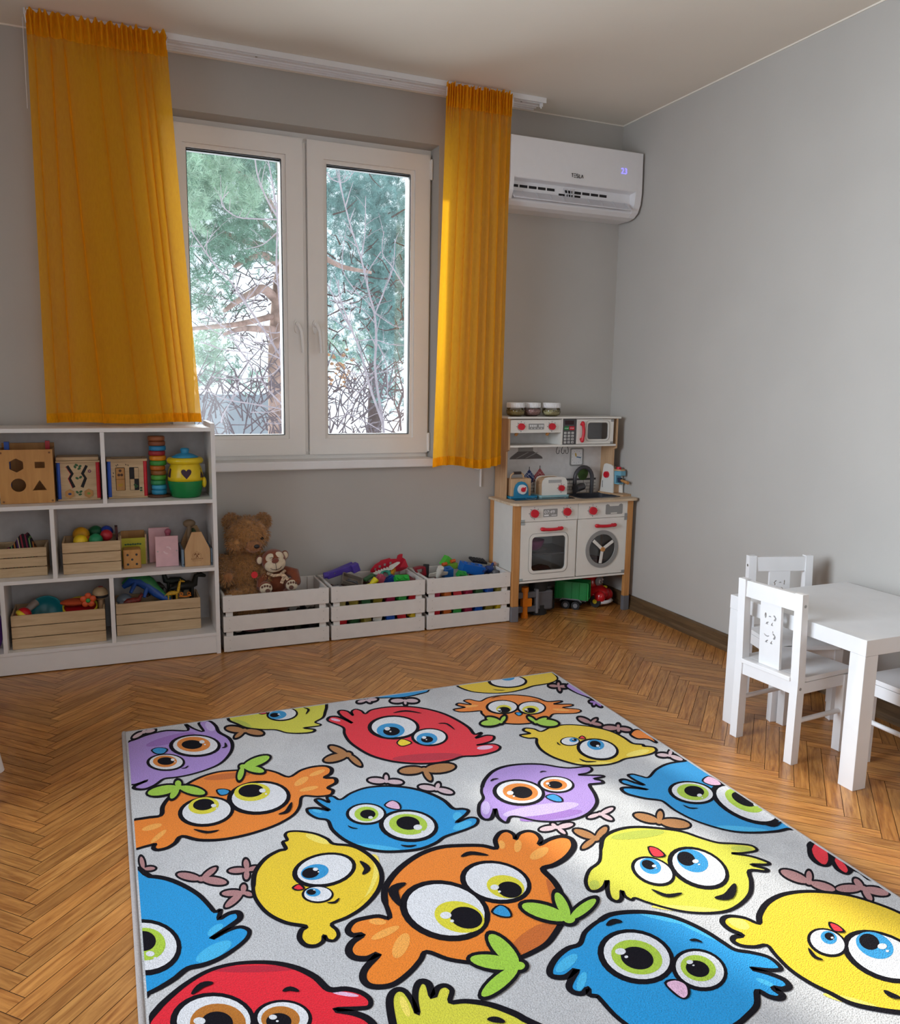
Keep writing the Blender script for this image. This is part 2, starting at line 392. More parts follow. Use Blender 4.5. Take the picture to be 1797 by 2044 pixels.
def sash(a0, a1, hx, hinge):
    b0, b1 = .888, 2.432
    s = G(); ring(a0, a1, b0, b1, .082, .088, .155, s); so_ = s.build('sash', M_pvc, win, bevel=.004, seg=3)
    s = G(); ring(a0+.078, a1-.078, b0+.078, b1-.078, .022, .102, .14, s); s.build('glazing_bead', M_pvc, so_, bevel=.005)
    s = G(); ring(a0+.099, a1-.099, b0+.099, b1-.099, .005, .112, .135, s); s.box(a0+.1, a1-.1, .128, .150, b1-.110, b1-.099); s.build('gasket_and_top_shade', M_gasket_shade, so_)  # gasket ring, plus a dark strip standing in for shade under the top reveal
    G().box(a0+.1, a1-.1, .124, .128, b0+.1, b1-.1).build('glass_pane', M_glass, so_)
    s = G(); s.box(a0+.06, a0+.102, .135, .185, b0+.06, b1-.06).box(a1-.102, a1-.06, .135, .185, b0+.06, b1-.06).box(a0+.102, a1-.102, .135, .185, b0+.06, b0+.102); s.build('outer_frame', M_pvc, so_)
    s = G(); s.plate(circ(hx, 1.535, .014, .034), (), 'y', .072, .09)
    s.cone((hx, .074, 1.545), (hx, .046, 1.545), .011)
    s.tube([(hx, .05, 1.545), (hx+.006, .043, 1.535), (hx+.016, .040, 1.51), (hx+.021, .040, 1.46), (hx+.024, .042, 1.405)], [.010, .0105, .010, .0095, .009], 10)
    s.build('window_handle', M_pvc, so_, bevel=.002)
    for hz in (.945, 2.36):
        s = G().box(hinge-.006, hinge+.008, .084, .104, hz-.045, hz+.045).cone((hinge+.001, .082, hz-.05), (hinge+.001, .082, hz+.05), .007, n=10)
        s.build('hinge', M_pvc, so_, bevel=.001)
sash(-2.440, -1.795, -1.835, -2.446)
sash(-1.772, -1.122, -1.742, -1.117)
# side window that lets daylight in, rear doorway added for fill light (both unseen)
s = G(); s.plate([(-2.95, .8), (-1.35, .8), (-1.35, 2.3), (-2.95, 2.3)], [[(-2.89, .86), (-1.41, .86), (-1.41, 2.24), (-2.89, 2.24)]], 'x', XL-.16, XL-.1)
tstruct(s, 'window_2', M_pvc, bevel=.003)
s = G(); s.plate([(-3.12, 0), (-3.05, 0), (-3.05, 2.1), (-1.35, 2.1), (-1.35, 0), (-1.28, 0), (-1.28, 2.17), (-3.12, 2.17)], (), 'y', YF-.02, YF+.015)
tstruct(s, 'added_door_1', M_white, bevel=.003)
# ---------------------------------------------------------------- curtain rail and curtains
t = thing('curtain_rail', 'long white double-track curtain rail fixed to the ceiling above the window', 'curtain rail', (-1.79, -.13, 2.7))
g = G(); xa, xb = -2.967, -.608
g.box(xa, xb, -.199, -.071, 2.685, 2.6995)
g.box(xa, xb, -.205, -.199, 2.674, 2.6995).box(xa, xb, -.071, -.065, 2.678, 2.6995)
for yy in (-.165, -.125, -.098): g.box(xa+.001, xb-.001, yy-.002, yy+.002, 2.678, 2.6855)
g.build('rail_body', M_white, t, bevel=.0015)
for xx in (-2.05, -1.42, -.72): G().cone((xx, -.145, 2.685), (xx, -.145, 2.6815), .005, n=10).build('screw', M_steel, t)
g = G(); g.box(-.632, -.62, -.19, -.175, 2.66, 2.676).cone((-.626, -.182, 2.664), (-.626, -.182, 2.652), .003, n=8); g.build('end_stop', M_white, t)

M_cur = sheer('saffron_voile', 'F8B422', .26, .50)
M_curh = sheer('saffron_heading', 'F0AE20', .04, .45)
def curtain(name, label, top, bot, ztop, zbot, pleats, amp, y0, seed, fold, hook=True):
    """hanging sheet with gathered heading; pleats = list of (s, depth, width, drift) folds"""
    rnd = random.Random(seed); t = thing(name, label, 'curtain', ((top[0]+top[1])/2, y0[0], ztop))
    nu, nv = 260, 90; ph = [rnd.uniform(0, 6.28) for _ in range(6)]
    def P(u, v):
        z = ztop+(zbot(u)-ztop)*v; e = max(0, v)**1.15
        x = (top[0]+(top[1]-top[0])*u)*(1-e)+(bot[0]+(bot[1]-bot[0])*u)*e
        k = min(1, v/.10)
        y = y0[0]+(y0[1]-y0[0])*v
        for i, (sp, dp, wd, dr) in enumerate(pleats):
            c = sp+dr*v; d = (u-c)/wd
            w = math.exp(-d*d)*dp*(.35+.65*k)*(1+.25*v)
            y -= w; x += -d*math.exp(-d*d)*wd*abs(top[1]-top[0])*fold*k
        y += amp*(math.sin(26*u+ph[0]+1.4*v)*.5+math.sin(43*u+ph[1]-.8*v)*.3+math.sin(71*u+ph[2])*.2*(1-v))*(.5+.5*k)
        h = max(0, 1-v/.05); y += .011*math.sin(150*u+4*math.sin(9*u)+ph[3])*max(.0, 1-v/.12)
        z += h*.010*math.sin(97*u+ph[4])*math.sin(31*u+ph[5])
        return (x, y, z)
    def sheet(v0, v1, n, dy=0):
        g = G(); vs = [P(i/nu, v0+(v1-v0)*j/n) for j in range(n+1) for i in range(nu+1)]
        if dy: vs = [(a, b+dy, c) for a, b, c in vs]
        g.add(vs, [(j*(nu+1)+i, j*(nu+1)+i+1, (j+1)*(nu+1)+i+1, (j+1)*(nu+1)+i) for j in range(n) for i in range(nu)], 0, True); return g
    sheet(0, 1, nv).build('cloth', M_cur, t)
    sheet(-.006, .052, 10, -.003).build('heading', M_curh, t)
    sheet(.975, 1, 3, -.002).build('hem', M_curh, t)
    if hook:
        for s in (0.0, 1.0):
            p = P(s, .0); g = G().tube([(p[0], p[1]-.006, p[2]-.05), (p[0]-.002, p[1]-.012, p[2]-.02), (p[0]+.004, p[1]-.004, p[2]+.002), (p[0], p[1]+.004, p[2]-.02)], .0017, 6)
            g.build('hook', M_white, t)
    return t
curtain('curtain', 'wide sheer saffron curtain gathered left of the window, its hem on the bookshelf top', (-2.958, -2.434), (-2.974, -2.335), 2.678, lambda u: 1.068+.004*math.sin(9*u),
        [(.05, .02, .022, .02), (.16, .022, .030, .0), (.245, .028, .038, .11), (.47, .012, .022, .12), (.60, .014, .022, .14), (.735, .02, .020, .08), (.80, .022, .018, .07), (.86, .02, .014, .05)], .006, (-.224, -.168), 5, 1.9)
curtain('curtain', 'narrow bunched saffron curtain hanging right of the window beside the air conditioner', (-1.165, -.815), (-1.203, -.812), 2.672, lambda u: .835+.012*math.sin(7*u),
        [(.20, .018, .045, -.02), (.32, .022, .04, -.03), (.44, .022, .035, 0), (.56, .022, .04, .0), (.68, .024, .035, .0), (.80, .02, .045, .02), (.92, .018, .03, .0)], .008, (-.224, -.195), 11, 1.35)
g = G().tube([(-2.972, -.185, 2.67), (-2.973, -.185, 2.5), (-2.974, -.185, 2.33)], .0015, 6)
tag(g.build('pull_cord', M_white), 'thin white pull cord hanging at the left edge of the wide curtain', 'cord')

# ---------------------------------------------------------------- air conditioner
t = thing('air_conditioner', 'white wall-mounted split air conditioner in the corner, with lit number and open flap', 'air conditioner', (-.47, 0, 2.3))
prof = [(0, 2.168), (-.12, 2.166), (-.165, 2.174), (-.198, 2.196), (-.218, 2.235), (-.226, 2.29), (-.226, 2.32), (-.222, 2.497), (-.205, 2.503), (0, 2.503)]
g = G()
g.plate([(0, 2.168), (-.12, 2.166), (-.163, 2.174), (-.188, 2.192), (-.190, 2.200), (-.172, 2.236), (-.172, 2.292), (-.222, 2.296), (-.226, 2.302), (-.222, 2.497), (-.205, 2.503), (0, 2.503)][::-1], (), 'x', -.79, -.055)
for a, b in ((-.812, -.79), (-.055, -.016)): g.plate(prof[::-1], (), 'x', a, b)
g.build('housing', mt('ac_white', 'E3E2E4', .32, .01), t, bevel=.003, seg=3)
for i in range(11):
    xx = -.785+i*.0535
    if i != 5: G().box(xx, xx+.045, -.1735, -.171, 2.262, 2.275).build('air_slot', M_dark, t)
for xx in (-.50, -.452, -.404): G().box(xx, xx+.036, -.1735, -.171, 2.243, 2.255).build('air_slot', M_dark, t)
g = G()
for k in range(4): g.bar((-.475+k*.022, -.178, 2.282), (-.462+k*.014, -.186, 2.235), .003, .004, up=(0, 1, 0))
g.build('vane_linkage', mt('ac_grey_white', 'C6C5C9', .45), t)
fl2 = G().plate([(-.176, 2.240), (-.181, 2.243), (-.231, 2.203), (-.229, 2.198), (-.222, 2.198)][::-1], (), 'x', -.786, -.080).build('flap', mt('ac_flap_white', 'D3D3DA', .35, .01), t, bevel=.001)
for k in range(9):
    if k != 4: G().bar((-.72+k*.078, -.183, 2.2435), (-.726+k*.078, -.230, 2.2055), .0014, .003).build('flap_rib', mt('ac_grey_white', 'C6C5C9'), fl2)
g = G(); text_mesh(g, '23', -.156, 2.381, .030, -.2265); g.build('display_digits', mt('blue_led_digits', '8E86FF', .5, 0, emit=1.3), t)
g = G(); zz, hh, yy = 2.330, .017, -.2285    # spaced capitals: T, three-bar E, S, L, and an A with no crossbar
def st(a, b, w=.0028): g.bar((a[0], yy, a[1]), (b[0], yy, b[1]), .0014, w, up=(0, 0, 1) if abs(a[0]-b[0]) > abs(a[1]-b[1]) else (1, 0, 0))
X = -.460; st((X, zz+hh), (X+.010, zz+hh)); st((X+.006, zz+hh), (X+.006, zz))
X = -.445
for k in (0, .5, 1): st((X, zz+hh*k), (X+.010, zz+hh*k))
X = -.430; st((X, zz+hh), (X+.010, zz+hh)); st((X, zz+hh/2), (X+.010, zz+hh/2)); st((X, zz), (X+.010, zz)); st((X+.001, zz+hh/2), (X+.001, zz+hh)); st((X+.0095, zz), (X+.0095, zz+hh/2))
X = -.414; st((X, zz), (X, zz+hh)); st((X, zz), (X+.0095, zz))
X = -.401; st((X, zz), (X+.006, zz+hh)); st((X+.006, zz+hh), (X+.012, zz))
g.build('lettering', M_black, t)

# ---------------------------------------------------------------- bookshelf
t = thing('bookshelf', 'long low white open bookshelf under the left curtain, full of toys', 'bookshelf', (-3.0, -.15, 0))
SX0, SX1, SY0, SY1 = -4.02, -2.294, -.293, -.012
for xa, xb in ((SX1-.018, SX1), (SX0, SX0+.018)):
    g = G().plate([(SY0, 0), (SY1, 0), (SY1, 1.072), (SY0, 1.070)], (), 'x', xa, xb); g.build('side_panel', M_shelf, t, bevel=.001)
G().box(SX0+.018, SX1-.018, SY0, SY1, 1.034, 1.051).build('top_board', M_shelf, t, bevel=.001)
G().box(SX0+.018, SX1-.018, SY0+.001, SY1, .711, .728).build('shelf_board', M_shelf, t, bevel=.001)
G().box(SX0+.018, SX1-.018, SY0+.001, SY1, .396, .412).build('shelf_board', M_shelf, t, bevel=.001)
G().box(SX0+.018, SX1-.018, SY0+.001, SY1, .087, .102).build('bottom_board', M_shelf, t, bevel=.001)
G().box(SX0+.018, SX1-.018, SY0+.004, SY0+.02, .004, .087).build('plinth', M_shelf, t, bevel=.001)
G().box(SX0+.018, SX1-.018, SY1-.004, SY1, .004, 1.034).build('back_panel', mt('shelf_backboard', 'B7B4B3', .6), t)
for xs, za, zb in (((-2.768, -2.751), .728, 1.034), ((-3.32, -3.303), .728, 1.034), ((-2.979, -2.962), .412, .711), ((-3.53, -3.513), .412, .711), ((-2.760, -2.742), .102, .396), ((-3.184, -3.167), .102, .396), ((-3.62, -3.603), .102, .396)):
    G().box(xs[0], xs[1], SY0+.001, SY1-.004, za, zb).build('divider', M_shelf, t, bevel=.001)

# ---------------------------------------------------------------- three white slatted storage crates
def big_crate(x0, x1, label):
    t = thing('storage_crate', label, 'crate', ((x0+x1)/2, -.15, 0), group='white slatted crates on the floor')
    y0, y1 = -.298, -.015
    for k, z in enumerate((.005, .100, .195)):
        zt = z+.073
        for (a, b, c, d) in ((x0, x1, y0, y0+.011), (x0, x1, y1-.011, y1), (x0+.002, x0+.013, y0+.011, y1-.011), (x1-.013, x1-.002, y0+.011, y1-.011)):
            G().box(a, b, c, d, z, zt+(.004 if k == 2 else 0)).build('slat', M_crate, t, bevel=.0015)
    for a in (x0+.013, x1-.045):
        for c in (y0+.011, y1-.023):
            G().box(a, a+.032, c, c+.012, .0, .272).build('corner_post', M_crate, t, bevel=.001)
    G().box(x0+.012, x1-.012, y0+.012, y1-.012, .010, .018).build('base_board', M_crate, t)
    for z in (.022, .060, .118, .158, .212, .252):
        for xx in (x0+.028, x1-.028): G().cone((xx, y0+.001, z), (xx, y0-.0006, z), .0018, n=8).build('nail', M_steel, t)
    return t
M_crate = mt('white_painted_pine', 'DBD7D3', .55, .03, 20, .05, 60)
big_crate(-2.280, -1.778, 'white slatted crate with plush toys, next to the bookshelf')
big_crate(-1.766, -1.275, 'middle white slatted crate with the purple and red toys')
big_crate(-1.262, -.785, 'white slatted crate with the toy plane, next to the play kitchen')

# ---------------------------------------------------------------- side table
t = thing('side_table', 'square white low table with thick legs against the right wall', 'table', (-.312, -2.05, 0))
tx0, tx1, ty0, ty1, tz = -.614, -.022, -2.349, -1.752, .498
G().box(tx0, tx1, ty0, ty1, tz-.052, tz).build('table_top', M_white, t, bevel=.0015)
for a in (tx0+.001, tx1-.058):
    for c in (ty0+.001, ty1-.058):
        G().box(a, a+.057, c, c+.057, 0, tz-.0525).build('leg', M_white, t, bevel=.0015)

# ---------------------------------------------------------------- children's chairs (local: back at x=0, front +x)
def cap(g, x, y, z, sx): g.cone((x, y, z), (x, y+sx, z), .0055, n=12)
def child_chair(label, loc, rz):
    t = thing('child_chair', label, 'chair', loc, rz, 'white children\'s chairs round the side table')
    w, d, p = .272, .275, .031
    for s in (-1, 1):
        y0 = s*w/2; y1 = y0-s*p
        g = G().plate([(0, 0), (.034, 0), (.036, .30), (.018, .595), (-.010, .595), (.002, .30)], (), 'y', y0, y1); g.build('rear_leg', M_white, t, world=False, bevel=.003)
        g = G().plate([(d-.032, 0), (d, 0), (d, .285), (d-.034, .285)], (), 'y', y0, y1); g.build('front_leg', M_white, t, world=False, bevel=.003)
        g = G().box(.034, d-.03, y0-s*.006, y0-s*.024, .245, .285); g.build('seat_rail', M_white, t, world=False, bevel=.001)
        g = G().cone((.03, y0-s*.015, .148), (d-.02, y0-s*.015, .148), .0085, n=12); g.build('stretcher', M_white, t, world=False)
        g = G(); cap(g, .016, y0+s*.0006, .268, -s*.002); cap(g, .007, y0+s*.0006, .555, -s*.002); g.build('screw_cap', M_steel, t, world=False)
    for xx in (.008, d-.026):
        G().box(xx, xx+.018, -w/2+p, w/2-p, .243, .288).build('cross_rail', M_white, t, world=False, bevel=.001)
    G().plate(rrect(.036, d+.012, -w/2+.004, w/2-.004, .02), (), 'z', .288, .304).build('seat', M_white, t, world=False, bevel=.004, seg=3)
    G().box(-.004, .036, -w/2+p-.001, w/2-p+.001, .288, .304).build('seat_back_edge', M_white, t, world=False, bevel=.002)
    T = Matrix.Rotation(math.radians(-3.4), 4, 'Y')
    G().plate([(-w/2+p, .532), (w/2-p, .532), (w/2-p, .590), (w/2-p-.01, .590), (-w/2+p+.01, .590), (-w/2+p, .590)], (), 'x', .017, .035, T=Matrix.Translation((-.018, 0, 0))).build('top_rail', M_white, t, world=False, bevel=.003)
    # splat with two cut-out animals (a ram and a fox-like dog shown by their gaps)
    def sc(pts, cy, cz, k): return [(cy+a*k, cz+b*k) for a, b in pts]
    holes = []
    for cz in (.478, .412):
        k = .00125
        holes += [sc([(-20, 4), (-16, 10), (-12, 12), (-9, 10), (-11, 7), (-14, 6), (-15, 2), (-11, -1), (-12, -5), (-18, -4)], 0, cz, k),
                  sc([(15, 12), (20, 12), (21, 4), (19, -2), (16, -4), (14, 1), (14, 7)], 0, cz, k) if cz > .45 else sc([(2, 3), (8, 1), (14, 2), (21, 5), (16, -1), (8, -3), (3, 0)], 0, cz, k),
                  sc([(-4, 4), (2, 7), (8, 4), (2, 3)], 0, cz, k) if cz > .45 else sc([(-11, 17), (-9, 19), (-8, 13), (-10, 11)], 0, cz, k),
                  sc([(-9, -9), (-6, -12), (-3, -16), (-2, -20), (-9, -20), (-10, -18), (-7, -16)], 0, cz, k),
                  sc([(4, -12), (8, -11), (14, -15), (16, -20), (8, -20), (7, -18), (10, -16)], 0, cz, k)]
    g = G().plate([(-.044, .304), (.044, .304), (.044, .534), (-.044, .534)], holes, 'x', .006, .017, T=Matrix.Translation((.008, 0, .0)) @ Matrix.Rotation(math.radians(-3.0), 4, 'Y') @ Matrix.Translation((.018, 0, 0)))
    g.build('splat', M_white, t, world=False, bevel=.0006, seg=1)
    return t
child_chair('white child chair nearest the rug, animal cut-outs in its back', (-.669, -2.003, 0), math.radians(4.4))
child_chair('white child chair on the window side of the table', (-.243, -1.610, 0), math.radians(-106.7))
child_chair('white child chair cut off at the right picture edge, near side of the table', (-.275, -2.462, 0), math.radians(90))

# ---------------------------------------------------------------- white stool leg at the left edge of the picture
t = thing('stool', 'rounded white stool leg just showing at the left picture edge', 'stool', (-3.33, -1.35, 0))
for i, (dx, dy) in enumerate(((1, 1), (1, -1), (-1, 1), (-1, -1))):
    G().cone((-3.33+dx*.213, -1.35+dy*.12, 0), (-3.33+dx*.165, -1.35+dy*.085, .30), .019, .022, 20).build('leg', M_white, t, bevel=.004)
G().lathe([(.0, .300), (.19, .300), (.2, .308), (.2, .322), (.19, .33), (0, .33)], (-3.33, -1.35, 0), 40).build('seat', M_white, t)
# ---------------------------------------------------------------- toy kitchen
M_kw = mt('kitchen_white', 'E0DDD6', .4, .02, 20)
M_birch = wood('birch_ply', 'B48F6A', 'CDAA85', axis=2, scale=6, stretch=10, rough=.55)
M_beech = wood('beech_leg', 'B07840', 'CB9358', axis=2, scale=6, stretch=12, rough=.5)
M_kgrey = mt('kitchen_grey', '8F8E8C', .5, .04, 30)
M_kdark = mt('kitchen_charcoal', '4A484A', .45, .05, 30)
M_cap = mt('grey_foot_cap', '6B6B70', .5, .05, 30)
M_acr = glassy('acrylic_window', (.85, .86, .88))
t = thing('play_kitchen', 'white and wood toy kitchen with oven, washer and microwave in the corner', 'play kitchen', (-.41, -.17, 0))
kx0, kx1, ky0, ky1 = -.757, -.057, -.315, -.022
# legs with grey end caps
for a, b in ((-.782, -.742), (-.068, -.030)):
    for c, d in ((ky0, ky0+.024), (-.05, -.02)):
        lg = G().box(a, b, c, d, .083, .634).build('leg', M_beech, t, bevel=.003)
        G().box(a-.001, b+.001, c-.001, d+.001, 0, .083).build('foot_cap', M_cap, lg, bevel=.002)
G().box(-.772, -.762, ky0+.024, -.05, .212, .634).build('side_panel', M_kw, t)
G().box(-.048, -.038, ky0+.024, -.05, .212, .634).build('side_panel', M_kw, t)
G().box(-.742, -.068, ky0+.003, -.05, .208, .219).build('base_board', M_kw, t, bevel=.001)
G().box(-.742, -.068, -.056, -.05, .219, .634).build('back_panel', M_kw, t)
G().box(-.396, -.386, ky0+.014, -.056, .219, .634).build('divider', M_kw, t)
G().box(-.742, -.396, ky0+.02, -.056, .355, .362).build('oven_shelf', M_kgrey, t)
# counter with rounded corners
G().plate([(-.800, -.032), (-.800, -.30), (-.792, -.325), (-.77, -.338), (-.03, -.338), (-.012, -.325), (-.008, -.30), (-.008, -.032)][::-1], [rrect(-.33, -.088, -.258, -.08, .03)], 'z', .634, .647).build('counter', wood('counter_ply', 'BFA586', 'DCC8AC', axis=0, scale=5, stretch=9, rough=.45), t, bevel=.003)
g = G()
g.plate(rrect(-.345, -.075, -.27, -.068, .035), [rrect(-.33, -.088, -.258, -.08, .03)], 'z', .647, .650)
g.plate(rrect(-.33, -.088, -.258, -.08, .03), [rrect(-.326, -.092, -.254, -.084, .028)], 'z', .605, .648)
g.plate(rrect(-.33, -.088, -.258, -.08, .03), (), 'z', .600, .605)
g.build('sink_bowl', mt('sink_charcoal', '3F4046', .3), t)
hob = G().plate([(-.705, -.07), (-.735, -.23), (-.372, -.245), (-.362, -.085)][::-1], (), 'z', .647, .6495).build('hob', mt('hob_black', '17191F', .12, .03), t)
for cx, cy, r in ((-.63, -.115, .045), (-.62, -.195, .03), (-.45, -.185, .05), (-.43, -.115, .03)):
    G().plate(circ(cx, cy, r), [circ(cx, cy, r*.86)], 'z', .6495, .6500).build('burner_ring', M_kgrey, hob)
# lower fascia
yf = ky0+.001
g = G().box(-.741, -.392, yf, yf+.012, .543, .633).box(-.389, -.069, yf, yf+.012, .543, .633)
fas = g.build('control_fascia', M_kw, t, bevel=.001)
def knob(cx, cz, y, par, r=.0225):
    G().cone((cx, y, cz), (cx, y-.014, cz), r, r*.93, 28).build('knob', M_red, par, bevel=.002)
    k = G()
    for i in range(8):
        a = math.radians(90+45*i)
        if i != 3 and i != 5: k.box(-.0012, .0012, -.0006, 0, -.003, .003, T=Matrix.Translation((cx+math.cos(a)*r*1.38, y, cz+math.sin(a)*r*1.38)) @ Matrix.Rotation(a-math.pi/2, 4, 'Y').inverted())
    k.plate([(cx+r*1.2*math.cos(math.radians(a)), cz+r*1.2*math.sin(math.radians(a))) for a in range(120, 281, 8)]+[(cx+r*1.13*math.cos(math.radians(a)), cz+r*1.13*math.sin(math.radians(a))) for a in range(280, 119, -8)], (), 'y', y-.0006, y)
    k.build('dial_marks', M_black, par)
for cx, cz in ((-.662, .587), (-.462, .588), (-.298, .586)): knob(cx, cz, yf, fas)
g = G().plate(rrect(-.608, -.521, .565, .608, .003), (), 'y', yf-.0008, yf); g.build('clock_display', M_kgrey, fas)
g = G(); text_mesh(g, '07:49', -.603, .584, .017, yf-.0012, wscale=1.25); g.box(-.603, -.575, yf-.0012, yf-.0008, .570, .578).box(-.558, -.527, yf-.0012, yf-.0008, .571, .575); g.build('display_digits', M_white, fas)
g = G().plate([(-.214, .565), (-.21, .560), (-.106, .560), (-.102, .565), (-.102, .612), (-.110, .618), (-.122, .616), (-.130, .606), (-.186, .606), (-.194, .616), (-.206, .618), (-.214, .612)], (), 'y', yf-.0008, yf)
g.build('drawer_emblem', M_kgrey, fas); G().box(-.180, -.139, yf-.0014, yf-.0008, .563, .569).build('emblem_slot', M_kw, fas)
# oven door
def handle(cx, cz, y, par, L=.12, vert=False):
    g = G(); pts = []
    for i in range(13):
        s = -1+2*i/12; pts.append((cx+s*L/2, y-.014-.006*(1-s*s), cz-.003*(1-s*s)) if not vert else (cx+.006*(1-s*s), y-.014-.004*(1-s*s), cz+s*L/2))
    rs = [.0105 if abs(-1+2*i/12) > .8 else .0085 for i in range(13)]
    g.tube(pts, rs, 12)
    for s in (-1, 1):
        p = (cx+s*L*.42, cz) if not vert else (cx, cz+s*L*.42)
        g.cone((p[0], y, p[1]), (p[0], y-.016, p[1]), .008, n=12)
        q = pts[0] if s < 0 else pts[-1]; g.ball(q, .0105, n=12)
    return g.build('handle', M_red, par)
dr = G().plate([(-.741, .224), (-.398, .224), (-.398, .541), (-.741, .541)], [rrect(-.672, -.465, .273, .460, .022)], 'y', yf, yf+.01).build('oven_door', M_kw, t, bevel=.001)
G().plate(rrect(-.684, -.453, .261, .472, .03), [rrect(-.672, -.465, .273, .460, .022)], 'y', yf-.004, yf).build('window_trim', M_kw, dr, bevel=.0015)
G().plate(rrect(-.690, -.447, .255, .478, .034), [rrect(-.688, -.449, .257, .476, .033)], 'y', yf-.0008, yf).build('window_line', M_kgrey, dr)
G().plate(rrect(-.676, -.461, .269, .464, .022), (), 'y', yf+.004, yf+.006).build('window_pane', M_acr, dr)
handle(-.559, .502, yf, dr)
g = G().box(-.741, -.720, yf-.003, yf, .528, .541).box(-.741, -.720, yf-.003, yf, .545, .556).box(-.741, -.722, yf-.003, yf, .224, .236); g.build('hinge', mt('hinge_grey', '9FA8A8', .3), dr)
# washer door
wc = (-.228, .367)
dr = G().plate([(-.388, .224), (-.070, .224), (-.070, .541), (-.388, .541)], [circ(wc[0], wc[1], .086, n=40)], 'y', yf, yf+.01).build('washer_door', M_kw, t, bevel=.001)
G().plate(circ(wc[0], wc[1], .106, n=48), [circ(wc[0], wc[1], .084, n=48)], 'y', yf-.004, yf).build('porthole_ring', M_kgrey, dr, bevel=.001)
G().plate(circ(wc[0], wc[1], .089, n=40), (), 'y', yf+.005, yf+.007).build('window_pane', M_acr, dr)
g = G()
for a in (32, 140, 262):
    a = math.radians(a); g.bar((wc[0], yf-.0065, wc[1]), (wc[0]+.08*math.cos(a), yf-.0065, wc[1]+.08*math.sin(a)), .004, .018, up=(-math.sin(a), 0, math.cos(a)))
sp = g.build('spinner', M_kw, dr, bevel=.0015); G().cone((wc[0], yf-.006, wc[1]), (wc[0], yf-.016, wc[1]), .014, .012, 20).build('hub', M_beech, sp, bevel=.002)
handle(-.217, .502, yf, dr)
g = G().box(-.088, -.070, yf-.003, yf, .545, .562).box(-.088, -.070, yf-.003, yf, .524, .540).box(-.092, -.072, yf-.003, yf, .224, .238); g.build('hinge', M_kgrey, dr)
# tap
g = G().cone((-.262, -.075, .647), (-.262, -.075, .70), .011)
pts = [(-.262, -.075, .70)]+[(-.262+.058*(1-math.cos(a))+.0, -.068, .735+.062*math.sin(a)) for a in [math.pi*i/10 for i in range(0, 11)]]
g = G().tube([(-.270, -.072, .650), (-.270, -.072, .72)]+[(-.212-.058*math.cos(math.pi*i/12), -.072, .735+.065*math.sin(math.pi*i/12)) for i in range(13)]+[(-.154, -.072, .715), (-.156, -.072, .648)], .0115, 14)
g.cone((-.298, -.125, .684), (-.225, -.085, .690), .022, .021, 22)
g.build('tap', mt('tap_charcoal', '403F43', .35), t)
# upper unit
yu0, yu1 = -.178, -.022
for xa, xb in ((-.757, -.747), (-.071, -.061)):
    G().plate([(yu1, .647), (yu1, 1.083), (yu0+.004, 1.083), (yu0+.004, .915), (yu0+.028, .905), (yu0+.028, .647)], (), 'x', xa, xb).build('upper_side', M_birch, t, bevel=.001)
g = G().box(-.759, -.757, yu0+.002, yu0+.006, .915, 1.083).box(-.061, -.059, yu0+.002, yu0+.006, .915, 1.083)
G().box(-.768, -.050, yu0-.008, yu1, 1.083, 1.093).build('top_board', M_kw, t, bevel=.001)
G().box(-.747, -.071, yu0+.002, yu1, .928, .939).build('upper_shelf', M_kw, t, bevel=.001)
G().box(-.432, -.424, yu0+.002, yu1-.006, .939, 1.083).build('upper_divider', M_kw, t)
G().box(-.747, -.071, yu1-.006, yu1, .647, 1.083).build('backsplash', mt('backsplash_white', 'CFCDCC', .5), t)
hb = G().box(-.745, -.434, yu0+.006, yu0+.014, 1.006, 1.076).build('hood_fascia', M_kw, t, bevel=.001)
for cx in (-.682, -.492): knob(cx, 1.040, yu0+.006, hb, .019)
g = G().plate(rrect(-.636, -.541, 1.024, 1.056, .003), (), 'y', yu0+.0052, yu0+.006); g.build('clock_display', M_kgrey, hb)
g = G()
for i in range(4): g.box(-.628+i*.011, -.621+i*.011, yu0+.0046, yu0+.0052, 1.038, 1.050)
for i in range(3): g.box(-.572+i*.010, -.566+i*.010, yu0+.0046, yu0+.0052, 1.038, 1.050)
for i in range(4): g.box(-.620+i*.020, -.615+i*.020, yu0+.0046, yu0+.0052, 1.028, 1.033)
g.build('display_digits', M_white, hb)
for cx in (-.697, -.505): G().cone((cx, yu0+.02, 1.008), (cx, yu0+.035, .994), .009, n=16).build('peg', M_beech, t)
kp = G().box(-.424, -.338, yu0+.004, yu0+.014, .941, 1.081).build('keypad_panel', M_kdark, t)
G().box(-.410, -.354, yu0+.003, yu0+.004, 1.050, 1.072).build('display_window', mt('dark_red_display', '2A0D14', .2), kp)
G().plate(rrect(-.415, -.385, 1.020, 1.040, .003), (), 'y', yu0+.002, yu0+.004).build('start_button', mt('start_green', '1F7A3C', .4), kp)
G().plate(rrect(-.382, -.350, 1.020, 1.040, .003), (), 'y', yu0+.002, yu0+.004).build('stop_button', M_red, kp)
g = G(); text_mesh(g, 'START', -.413, 1.027, .0052, yu0+.0015, wscale=1.25); text_mesh(g, 'STOP', -.378, 1.027, .0058, yu0+.0015, wscale=1.25); g.build('button_lettering', M_white, kp)
g = G(); g2 = G(); keys = ['1', '2', '3', '4', '5', '6', '7', '8', '9', '*', '0', '#']
for i in range(12):
    cx = -.4065+(i % 3)*.0235; cz = 1.004-(i//3)*.0172
    g.plate(rrect(cx-.0078, cx+.0078, cz-.0062, cz+.0062, .002), (), 'y', yu0+.003, yu0+.004)
    text_mesh(g2, keys[i], cx, cz-.0042, .0082, yu0+.0022, align='CENTER')
